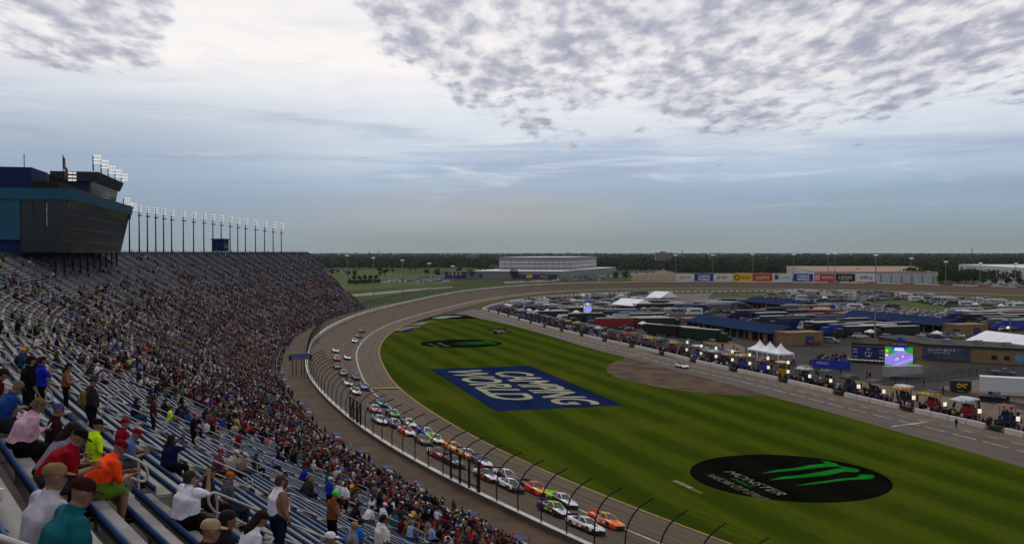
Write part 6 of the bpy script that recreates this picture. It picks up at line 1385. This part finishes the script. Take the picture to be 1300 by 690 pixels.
# ---- hand-placed people near the camera: find the seat whose head falls at this point of the view
kk_, ss2 = np.meshgrid(np.arange(28, NROW), np.arange(S_CAM - 4, S_CAM + 75, .08), indexing='ij')
def seat_for(px, py, seat, pose=None, dmin=3.5):
    hc = BODY[(pose or 'upright', 1.0)][1]['hc']; hz = hc[2] + .02; d = ROFF[kk_] + (.46 if seat else .22) - hc[1]; p = atv(ss2.ravel(), d.ravel(), 0.0); z = RZ[kk_].ravel() + hz - CAMH
    fw = p[:, 1] * _c - z * _s; upv = p[:, 1] * _s + z * _c; X = 650 + FPX * p[:, 0] / fw; Y = 345 - FPX * upv / fw; e = (X - px) ** 2 + (Y - py) ** 2; e[fw < dmin] = 1e9; i = int(np.argmin(e)); return float(ss2.ravel()[i]), int(kk_.ravel()[i])
HERO = [ # px, py, pose, shirt, pants, gear, gear colour, kwargs, label
 (103, 623, 'propped', (22, 84, 92), (62, 64, 52), 'cap', (46, 22, 22), dict(fat=1.42, shorts=True), 'man in teal shirt and dark maroon cap seated low in the near rows'),
 ('prev', .55, 'upright', (168, 164, 172), (60, 60, 60), 'cap', (120, 98, 66), dict(fat=1.42), 'man in white shirt and tan cap seated beside the man in teal'),
 (40, 524, 'phone', (190, 150, 166), (16, 16, 18), 'short_hair', (92, 74, 58), dict(fat=1.42, longs=True), 'man in pale pink long sleeved shirt bent over a phone'),
 (14, 498, 'phone', (28, 62, 118), (40, 40, 46), 'cap', (96, 96, 92), dict(fat=1.42), 'man in blue shirt and grey cap seated behind the pink shirted man'),
 (104, 547, 'knees', (128, 14, 26), (44, 42, 44), 'cap', (18, 18, 18), dict(dmin=9.0, fat=1.42, shorts=True), 'person in crimson shirt and black cap leaning forward above a plastic bag'),
 (86, 552, 'knees', (120, 112, 130), (30, 30, 34), 'long_hair', (30, 22, 18), dict(dmin=11.2), 'person in lavender grey top with long dark hair beside the crimson shirt'),
 (122, 541, 'upright', (190, 228, 22), (120, 92, 66), 'cap', (18, 18, 18), dict(shorts=True), 'person in neon yellow shirt and black cap beside the handrail'),
 (69, 525, 'upright', (44, 20, 26), (30, 26, 30), 'cap', (70, 66, 110), dict(), 'person in dark maroon top and purple grey cap near the red bag'),
 (150, 569, 'knees', (240, 72, 30), (84, 110, 34), 'cap', (96, 18, 26), dict(fat=1.42, shorts=True), 'man in bright orange shirt and maroon cap leaning on his knees'),
 (157, 539, 'upright', (130, 20, 28), (40, 36, 38), 'cap', (112, 18, 26), dict(), 'person in red shirt and red cap seated by the rail loop'),
 (173, 546, 'knees', (84, 100, 146), (70, 66, 62), 'cap', (112, 18, 28), dict(fat=1.42, shorts=True), 'man in slate blue shirt and red cap leaning forward'),
 (55, 455, 'peer', (26, 36, 155), (14, 14, 16), 'short_hair', (34, 24, 18), dict(shorts=True, longs=False), 'person in royal blue jersey standing with a hand raised to the brow'),
 (41, 454, 'stand', (18, 19, 18), (22, 22, 24), 'short_hair', (20, 16, 14), dict(shorts=True), 'person in black shirt standing beside the royal blue jersey'),
 (87, 464, 'hold', (124, 70, 34), (16, 16, 18), 'long_hair', (36, 22, 16), dict(tank=True), 'woman in tan brown top and black trousers standing with a phone'),
 (117, 484, 'stand', (40, 40, 46), (26, 26, 30), 'cap', (40, 38, 36), dict(fat=1.42, longs=True), 'man in charcoal jacket standing with a khaki backpack'),
 (241, 607, 'raised', (208, 206, 216), (14, 14, 16), 'short_hair', (48, 36, 28), dict(fat=1.42, dmin=11.5), 'man in white shirt seated with both arms raised to his face'),
 (265, 601, 'upright', (40, 34, 38), (24, 24, 28), 'long_hair', (48, 34, 22), dict(), 'person in dark top with long brown hair seated beside the raised arms'),
 (290, 607, 'upright', (74, 76, 84), (40, 44, 60), 'cap', (165, 82, 30), dict(longs=True), 'person in grey jacket and orange cap seated below the handrail'),
 (352, 617, 'stand', (212, 210, 216), (24, 30, 52), 'short_hair', (66, 44, 28), dict(fat=1.42, tank=True, dmin=17.5), 'man in white sleeveless vest and navy trousers standing by a rail'),
 (290, 655, 'upright', (24, 24, 30), (20, 20, 24), 'short_hair', (28, 18, 15), dict(fat=1.42, skin=1, dmin=9), 'man in black shirt with cropped dark hair below the white vest'),
 (331, 656, 'phone', (210, 208, 214), (26, 26, 30), 'long_hair', (30, 20, 18), dict(), 'woman in white shirt with dark hair beside the man in black'),
 (266, 672, 'upright', (40, 36, 36), (24, 24, 28), 'cap', (150, 128, 98), dict(), 'person in dark shirt and beige cap at the end of the near rows'),
 (426, 628, 'hold', (110, 62, 30), (16, 18, 20), 'cap', (30, 215, 40), dict(tank=True, dmin=22), 'person in rust brown top and bright green cap standing'),
 (419, 683, 'upright', (30, 28, 30), (20, 20, 24), 'cap', (205, 205, 215), dict(), 'person in black top and white cap seated near the rust brown top'),
 (458, 664, 'knees', (30, 100, 190), (24, 26, 34), 'short_hair', (26, 20, 18), dict(fat=1.42, dmin=19), 'man in sky blue shirt leaning forward over the next bench'),
 (487, 657, 'stand', (198, 194, 190), (20, 20, 24), 'short_hair', (30, 20, 16), dict(fat=1.42, skin=2, dmin=20), 'man in white shirt standing with his back to the upper rows'),
 (488, 640, 'hold', (205, 203, 205), (40, 40, 60), 'cap', (200, 200, 200), dict(), 'person in white shirt and white cap standing in front of the other white shirt'),
 (419, 608, 'stand', (26, 46, 150), (22, 24, 40), 'cap', (200, 200, 205), dict(), 'person in blue shirt and white cap standing near two white shirts'),
 (431, 612, 'stand', (190, 188, 192), (40, 40, 44), 'short_hair', (110, 84, 50), dict(fat=1.42), 'person in white shirt with fair hair standing next to the blue shirt'),
 (439, 614, 'stand', (205, 204, 206), (30, 30, 34), 'short_hair', (60, 40, 26), dict(fat=1.42), 'person in white shirt with brown hair standing in the lower crowd'),
 (217, 518, 'upright', (185, 240, 20), (70, 66, 60), 'short_hair', (40, 28, 20), dict(), 'person in neon yellow shirt with brown hair seated up the bank'),
 (28, 447, 'upright', (34, 60, 80), (30, 30, 34), 'cap', (215, 150, 25), dict(), 'person in slate top and amber cap seated near the standing jersey'),
 (8, 470, 'phone', (70, 18, 24), (24, 24, 26), 'short_hair', (30, 20, 17), dict(fat=1.42), 'person in dark red top bending down at the end of a bench'),
 (36, 456, 'upright', (24, 110, 120), (40, 40, 40), 'cap', (40, 120, 150), dict(), 'person in turquoise shirt and turquoise cap near the handrail'),
 (196, 505, 'stand', (60, 30, 34), (30, 28, 32), 'short_hair', (26, 18, 16), dict(), 'person in maroon top standing near the neon yellow shirt'),
 (247, 527, 'stand', (28, 26, 34), (24, 22, 28), 'cap', (120, 20, 26), dict(), 'person in black top and red cap standing among the seated fans'),
 (300, 575, 'phone', (150, 142, 132), (40, 38, 38), 'cap', (200, 198, 192), dict(fat=1.42), 'man in beige shirt and white cap bending forward'),
 (312, 577, 'phone', (120, 108, 98), (40, 38, 38), 'cap', (205, 203, 198), dict(fat=1.42), 'man in taupe shirt and white cap bending forward'),
 (280, 572, 'upright', (90, 50, 70), (34, 30, 34), 'cap', (150, 24, 26), dict(fat=1.42), 'person in plum top and red cap seated by the lower rail'),
 (455, 640, 'knees', (40, 26, 28), (24, 22, 24), 'long_hair', (30, 20, 18), dict(), 'woman in dark brown top with long hair leaning forward')]
TAKEN = []; PHONES = []
for px, py, pose, sh_, pa, ge, gc, kw, lab in HERO:
    if px == 'prev': s_ = s_ + py
    else: s_, k_ = seat_for(px, py, POSES[pose]['seat'], pose, kw.pop('dmin', 3.5))
    o = person(s_, k_, pose, sh_, pa, ge, gc, label=lab, scale=1.0, turn=random.gauss(0, .12), **kw); TAKEN.append((o.location.x, o.location.y))
    if lab.startswith('person in royal blue'):
        S = BODY[(pose, 1.0)][1]; q = S['pel'] + S['up'] * .33 + V3(0, -.165, 0); text_fit('jersey_number', '3', frame(tuple(q), (1, 0, 0), (0, .05, 1)), .14, .2, CLOTH((215, 175, 40)), o, bold=.02)
        S_J = o
    if 'pale pink' in lab: PHONES.append((o, pose, 1.26, 'small black phone held by the pink shirted man'))
    if 'tan brown top' in lab: PHONES.append((o, pose, 1.0, 'small black phone held by the woman in the tan brown top'))
    if 'white shirt with dark hair' in lab: PHONES.append((o, pose, 1.0, 'small black phone held by the woman in the white shirt'))
    if 'khaki backpack' in lab: HB = (o, BODY[(pose, 1.42)][1])
# phones in hands
m_phone = mat('phone_black', (.01, .01, .012), .2)
def phone(o, pose, fat, label):
    P = POSES[pose]; c = (P['wr'][0] + P['wr'][1]) / 2 + V3(0, .085, .02); mb = MB(); mb.box((0, 0, 0), (.075, .012, .15)); mb.box((0, -.0065, 0), (.068, .002, .135), 0, 1)
    w = o.matrix_basis @ Vector(c); e = mb.obj('phone', [m_phone, mat('phone_screen', (.25, .3, .35), .2)], label=label, cat='phone'); e.location = w; e.rotation_euler = (-.7, 0, o.rotation_euler.z)
for o_, ps, ft, lb in PHONES: phone(o_, ps, ft, lb)
# bags
def bag(name, loc, rz, dims, m, label, cat='bag', straps=True):
    mb = MB(); R = []
    for z, k in ((0, .86), (.15, 1.0), (.55, 1.02), (.85, .86), (.97, .6), (1.0, .2)):
        R.append([(dims[0] / 2 * k * math.copysign(abs(math.cos(a)) ** .6, math.cos(a)), dims[1] / 2 * k * math.copysign(abs(math.sin(a)) ** .6, math.sin(a)), dims[2] * z) for a in np.linspace(0, 2 * math.pi, 16, endpoint=False)])
    e = empty(name, loc, rz, label, cat); 
    mb.loft(R); mb.obj('bag_body', m, e)
    mb = MB(); mb.loft([[(x * dims[0] * .36, dims[1] * .5 - .01 + y, z * dims[2]) for x, y in ((-1, 0), (1, 0), (.9, .06), (-.9, .06))] for z in (.12, .5)]); mb.obj('pocket', m, e)
    if straps:
        for s in (-1, 1): mb = MB(); mb.tube([(s * dims[0] * .25, -dims[1] * .45, dims[2] * .92), (s * dims[0] * .3, -dims[1] * .75, dims[2] * .6), (s * dims[0] * .25, -dims[1] * .48, dims[2] * .15)], .018, 5); mb.obj('strap', m, e)
    else:
        for s in (-1, 1): mb = MB(); mb.tube([(-.06, s * .04, dims[2] * .93), (0, s * .05, dims[2] * 1.25), (.06, s * .04, dims[2] * .93)], .012, 5); mb.obj('handle', m, e)
def floor_spot(px, py):
    s_, k_ = seat_for(px, py - 60, 1); hz = 0.25; d = ROFF[kk_] + .2; p = atv(ss2.ravel(), d.ravel(), 0.0); z = RZ[kk_].ravel() + hz - CAMH; fw = p[:, 1] * _c - z * _s; upv = p[:, 1] * _s + z * _c
    X = 650 + FPX * p[:, 0] / fw; Y = 345 - FPX * upv / fw; e = (X - px) ** 2 + (Y - py) ** 2; e[fw < 3.5] = 1e9; i = int(np.argmin(e)); q = p[i]; return (q[0], q[1], RZ[kk_].ravel()[i])
bag('backpack', floor_spot(50, 583), .6, (.32, .22, .48), CLOTH((150, 16, 20)), 'bright red backpack standing on the terrace by the pink shirted man')
bag('plastic_bag', floor_spot(94, 590), .2, (.38, .28, .40), mat('plastic_film', (.42, .40, .42), .4, col2=(.20, .15, .18), scale=9), 'white printed plastic bag at the feet of the crimson shirt', straps=False)
o, S = HB; bk = V3(0, -.20, 1.0); M_ = o.matrix_basis; w_ = M_ @ Vector(bk); bag('backpack', tuple(w_), o.rotation_euler.z + math.pi, (.30, .18, .44), CLOTH((104, 86, 52)), 'khaki backpack worn by the man in the charcoal jacket')
# cup on the bench beside the pink shirt
s_, k_ = seat_for(16, 530, 1); p = at(s_ - .1, ROFF[k_] + .45, RZ[k_] + SEAT_H + .002); mb = MB(); mb.loft([[(math.cos(a) * r, math.sin(a) * r, z) for a in np.linspace(0, 2 * math.pi, 12, endpoint=False)] for z, r in ((0, .033), (.10, .045), (.115, .047), (.118, .02))]); mb.obj('paper_cup', flat(190, 188, 184), loc=tuple(p), label='pale paper cup standing on the bench beside the pink shirted man', cat='cup')
# ---- the crowd: seats, occupancy, nearest ones as persons, the rest as one crowd
rngC = np.random.default_rng(21)
def crowd_seats():
    out = []
    nz = rngC.random((12, 60))
    for k in range(NROW):
        e = row_end(k); s = np.arange(SA0, e - .3, .50); u = S2U(s); amin = np.min(abs(s[:, None] - np.array(AISLES)[None, :]), 1)
        # occupancy by where in the stand
        kf = k / (NROW - 1)
        o_ = np.interp(kf, [0, .12, .35, .6, .8, 1], [.60, .62, .45, .24, .13, .08])
        far = np.interp(u, [0, 25, 50, 100, 150, 260, 420], [.45, .45, .5, .95, 1.1, 1.0, .95])
        pocc = o_ * far
        if kf > .6: pocc = np.where((u > 70) & (u < 190), pocc * 1.35, pocc)
        if kf < .42: pocc = np.where(u < 75, np.minimum(pocc * 1.7, .75), pocc)
        cell = nz[np.minimum((k / 6).astype(int) if hasattr(k, 'astype') else int(k / 6), 11), np.clip((u / 8).astype(int) + 4, 0, 59)]
        pocc = pocc * (.35 + 1.3 * cell)
        run = np.repeat(rngC.random(len(s) // 3 + 1), 3)[:len(s)]            # people come in groups of about three
        m = (run * .75 + rngC.random(len(s)) * .25 < pocc * .95) & (amin > .85)
        for q in s[m]: out.append((q + rngC.normal(0, .06), k))
    return np.array(out)
CS = crowd_seats(); ck = CS[:, 1].astype(int); cp = atv(CS[:, 0], ROFF[ck] + .46, 0.0); cz = RZ[ck]
fw = cp[:, 1] * _c - (cz + 1 - CAMH) * _s; upv = cp[:, 1] * _s + (cz + 1 - CAMH) * _c; cX = 650 + FPX * cp[:, 0] / np.maximum(fw, .1); cY = 345 - FPX * upv / np.maximum(fw, .1)
ok = (fw > 6.5) & (cX > -40) & (cX < 1340) & (cY < 740)
tk = np.array(TAKEN); ok &= np.array([np.min(np.hypot(tk[:, 0] - x, tk[:, 1] - y)) > .62 for x, y in cp[:, :2]])
ok &= ~((fw < 13) & (rngC.random(len(fw)) < .97)); uu_ = S2U(CS[:, 0]); ok &= ~((uu_ < 26) & (ck > 38) & (rngC.random(len(fw)) < .72)); ok &= ~((uu_ < 45) & (ck > 46) & (rngC.random(len(fw)) < .35))
idx = np.where(ok)[0]; idx = idx[np.argsort(fw[idx])]
print('crowd', len(idx))
W_ = np.array([c[2] for c in SHIRT], float); W_ /= W_.sum()
n_ind = 300 - CNT[0]
lab_use = {}
for i in idx[:n_ind]:
    sh_ = SHIRT[rngC.choice(len(SHIRT), p=W_)]; pa = PANTS[rngC.choice(5, p=[.3, .18, .2, .14, .18])]; st_ = rngC.random() < .10
    pose = rngC.choice(['stand', 'hold', 'peer']) if st_ else rngC.choice(['phone', 'upright', 'upright', 'knees', 'propped', 'raised'], p=[.2, .25, .2, .17, .13, .05])
    ge = rngC.choice(['cap', 'short_hair', 'long_hair'], p=[.45, .33, .22]); gc = CAPS[rngC.choice(7, p=[.27, .18, .16, .13, .1, .08, .08])] if ge == 'cap' else HAIR[rngC.choice(4, p=[.38, .34, .16, .12])]
    kid = rngC.random() < .07
    lab = 'spectator in %s shirt with %s %s%s in the grandstand' % (sh_[0], gc[0], 'cap' if ge == 'cap' else ('short hair' if ge == 'short_hair' else 'long hair'), ', %s' % ('standing' if st_ else 'seated'))
    lab_use[lab] = lab_use.get(lab, 0) + 1
    person(float(CS[i, 0]), int(ck[i]), str(pose), sh_[1], pa[1], str(ge), gc[1], skin=int(rngC.choice(3, p=[.6, .25, .15])), fat=1.26 if rngC.random() < .45 else 1.0, shorts=rngC.random() < .45, longs=rngC.random() < .15, tank=rngC.random() < .08, turn=rngC.normal(.1, .3), label=lab, scale=.8 if (kid and st_) else None)
# mid and far crowd as one mesh with a colour attribute
def low_person():
    mb = MB()
    mb.loft([[(-.17, -.10, .42), (.17, -.10, .42), (.17, .12, .42), (-.17, .12, .42)], [(-.22, -.06, .95), (.22, -.06, .95), (.22, .13, .95), (-.22, .13, .95)], [(-.08, 0, 1.10), (.08, 0, 1.10), (.08, .11, 1.10), (-.08, .11, 1.10)]], 1, smooth=False)
    mb.box((0, .27, .50), (.36, .42, .16), 0, 2); mb.box((0, .44, .24), (.30, .15, .44), 0, 4); mb.box((-.25, .12, .74), (.10, .14, .34), 0, 6); mb.box((.25, .12, .74), (.10, .14, .34), 0, 6); mb.box((0, .31, .66), (.34, .20, .09), 0, 5)
    R = [[(math.cos(a) * r, .06 + math.sin(a) * r * 1.15, z) for a in np.linspace(0, 2 * math.pi, 5, endpoint=False)] for z, r in ((1.09, .05), (1.15, .085), (1.24, .09))]; mb.loft(R, 0, smooth=False, caps=False)
    R = [[(math.cos(a) * r, .055 + math.sin(a) * r * 1.15, z) for a in np.linspace(0, 2 * math.pi, 5, endpoint=False)] for z, r in ((1.235, .096), (1.30, .08), (1.335, .02))]; mb.loft(R, 7, smooth=False)
    me = mb.mesh('lp'); me.calc_loop_triangles(); return np.array(mb.v), np.array([t.vertices for t in me.loop_triangles]), np.array([t.material_index for t in me.loop_triangles])
def low_standing():
    V, F, M = low_person(); V = V.copy(); up = V[:, 2] > .41; V[up, 2] += .44; th = (M == 2)
    vi = np.unique(F[th]); V[vi] = V[vi] * np.array([.9, .35, 1]) + np.array([0, -.05, -.12]); V[vi, 2] = np.where(V[vi, 2] > np.median(V[vi, 2]), .92, .45)
    vi = np.unique(F[M == 4]); V[vi, 1] = (V[vi, 1] - .44) * .9 + .02; V[vi, 2] = np.where(V[vi, 2] > .2, .47, .0); vi = np.unique(F[M == 5]); V[vi, 1] -= .12; return V, F, M
def mid_person(pose, gear):
    P = POSES[pose]; S = skeleton(P, 1.1); V, F, M = body_mesh(S, .032, .085, P=P, hands=False); g = GEAR[gear]; gm = g.mesh('g'); ob = bpy.data.objects.new('g', gm); COL.objects.link(ob); m = ob.modifiers.new('d', 'DECIMATE'); m.ratio = .30
    e = bpy.data.meshes.new_from_object(ob.evaluated_get(bpy.context.evaluated_depsgraph_get())); bpy.data.objects.remove(ob); e.calc_loop_triangles()
    gv = np.array([v.co[:] for v in e.vertices]); gt = np.array([t.vertices for t in e.loop_triangles]); c, s = math.cos(-S['hp']), math.sin(-S['hp']); Rm = np.array([[1, 0, 0], [0, c, -s], [0, s, c]]); gv = gv * 1.06 @ Rm.T + S['hc']
    return np.concatenate([V, gv]), np.concatenate([F, gt + len(V)]), np.concatenate([M, np.full(len(gt), 7)])
MID = [mid_person(p, g) for p, g in (('phone', 'cap'), ('upright', 'cap'), ('upright', 'long_hair'), ('knees', 'short_hair'), ('propped', 'cap'), ('raised', 'short_hair'), ('stand', 'cap'), ('hold', 'short_hair'), ('upright', 'short_hair'))]
LOWP = low_person(); LOWS = low_standing(); print('mid tris', [len(m[1]) for m in MID], 'low', len(LOWP[1]))
SK = np.array([(.22, .115, .075), (.17, .085, .052), (.085, .045, .028)]); SHc = np.array([lin(*c[1]) for c in SHIRT]); PAc = np.array([lin(*c[1]) for c in PANTS]); HGc = np.array([lin(*c[1]) for c in CAPS] + [lin(*c[1]) for c in HAIR])
def crowd_block(tmpl, pos, rz, sc=1.0):
    V, F, M = tmpl; n = len(pos)
    if n == 0: return None
    ca, sa = np.cos(rz), np.sin(rz); k = rngC.uniform(.93, 1.07, n) * sc; X = V[None, :, 0] * k[:, None]; Y = V[None, :, 1] * k[:, None]; Z = np.broadcast_to(V[None, :, 2], X.shape) * k[:, None]
    W = np.stack([X * ca[:, None] - Y * sa[:, None] + pos[:, 0:1], X * sa[:, None] + Y * ca[:, None] + pos[:, 1:2], Z + pos[:, 2:3]], 2)
    FF = F[None] + (np.arange(n) * len(V))[:, None, None]
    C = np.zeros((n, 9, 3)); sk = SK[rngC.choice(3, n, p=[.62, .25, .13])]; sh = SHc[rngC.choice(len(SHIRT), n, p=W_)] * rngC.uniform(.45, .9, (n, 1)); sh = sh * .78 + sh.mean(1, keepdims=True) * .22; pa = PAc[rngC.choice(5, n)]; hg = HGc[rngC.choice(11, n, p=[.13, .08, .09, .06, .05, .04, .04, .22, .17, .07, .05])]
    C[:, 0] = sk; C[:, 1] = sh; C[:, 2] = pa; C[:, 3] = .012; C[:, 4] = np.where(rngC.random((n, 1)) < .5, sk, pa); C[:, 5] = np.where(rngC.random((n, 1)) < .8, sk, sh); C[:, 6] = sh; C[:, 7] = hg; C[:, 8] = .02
    return W.reshape(-1, 3), FF.reshape(-1, 3), C[:, M].reshape(-1, 3)
m_crowd = bpy.data.materials.new('crowd_clothing'); m_crowd.use_nodes = True
_t = m_crowd.node_tree; _a = N(_t, 'ShaderNodeAttribute', attribute_name='col'); _b = _t.nodes['Principled BSDF']; _t.links.new(_a.outputs['Color'], _b.inputs['Base Color']); _b.inputs['Roughness'].default_value = .95; _b.inputs['Specular IOR Level'].default_value = .05
def crowd_object(name, blocks, label, cat='crowd'):
    Vs, Fs, Cs = [], [], []; b = 0
    for bl in blocks:
        if bl is None: continue
        v, f, c = bl; Vs.append(v); Fs.append(f + b); Cs.append(c); b += len(v)
    F = np.concatenate(Fs); me = mesh_np(name, np.concatenate(Vs), F, None, [m_crowd], check=False); at_ = me.attributes.new('col', 'FLOAT_COLOR', 'FACE')
    C = np.concatenate(Cs); at_.data.foreach_set('color', np.column_stack([C, np.ones(len(C))]).astype(np.float32).ravel())
    return link(name, me, label=label, cat=cat, kind='stuff')
side = np.where((fw > 9) & (cX <= -40) & (cX > -1100) & (cY < 760) & (rngC.random(len(fw)) < .8))[0]
restI = np.concatenate([idx[n_ind:], side]); dist = fw[restI]
lv = np.stack([np.interp(CS[restI, 0], IS, IL[:, 0]), np.interp(CS[restI, 0], IS, IL[:, 1])], 1); rzs = np.arctan2(-lv[:, 1], -lv[:, 0]) - math.pi / 2 + rngC.normal(.08, .3, len(restI)); P3 = np.column_stack([cp[restI, :2], cz[restI]])
n_mid = min(1900, len(restI)); blocks = []; tid = rngC.choice(9, len(restI), p=[.17, .2, .14, .13, .1, .03, .05, .03, .15])
for t in range(9):
    mm_ = (np.arange(len(restI)) < n_mid) & (tid == t); blocks.append(crowd_block(MID[t], P3[mm_], rzs[mm_]))
mm_ = np.arange(len(restI)) >= n_mid; blocks.append(crowd_block(LOWP, P3[mm_], rzs[mm_], 1.04))
# standing groups along the front rail
fr = []
for s in np.arange(S_CAM + 70, row_end(0), 1.0):
    if rngC.random() < .32: fr.append((*at(s + rngC.uniform(-.4, .4), FOFF - rngC.uniform(.4, 2.2), frames_at(s)[2] + .55), rngC.uniform(-3, 3)))
fr = np.array(fr); blocks.append(crowd_block(MID[6], fr[:, :3], fr[:, 3]))
crowd_object('crowd', blocks, 'mass of spectators filling the curving rows of the grandstand')
pp = np.array(PITPEOPLE); t_ = rngC.choice(2, len(pp)); W_ = np.where(np.array([c[0] in ('black', 'charcoal', 'navy', 'dark red', 'red', 'blue', 'white') for c in SHIRT]), W_, W_ * .25); W_ /= W_.sum()
stg = [(*gxy(x, y), .02, rngC.uniform(0, 6)) for x, y in zip(rngC.uniform(1034, 1078, 60), rngC.uniform(455, 464, 60))] + [(*pit_at(sx, dx)[0], .02, rngC.uniform(0, 6)) for sx, dx in zip(rngC.uniform(60, PWd[-1] - 120, 130), rngC.uniform(12, 30, 130))]
stg = np.array(stg)
crowd_object('pit_crowd', [crowd_block(LOWS, pp[:, :3], pp[:, 3]), crowd_block(LOWS, stg[:, :3], stg[:, 3])], 'crews and guests milling behind the pit wall')
q = gxy(1214, 543); o = link('person', BODY[('stand', 1.0)][0], None, loc=(*q, .02), rz=2.0, label='crew member in dark blue uniform standing alone on pit road', cat='person'); keyed(o, SKIN[0], CLOTH((22, 28, 62)), CLOTH((16, 16, 18)), CLOTH((20, 20, 20)), CLOTH((16, 16, 18)), CLOTH((22, 28, 62)), CLOTH((22, 28, 62))); g = link('cap', gear_me['cap'], o); g.location = BODY[('stand', 1.0)][1]['hc']; keyed(g, CLOTH((18, 18, 20)))
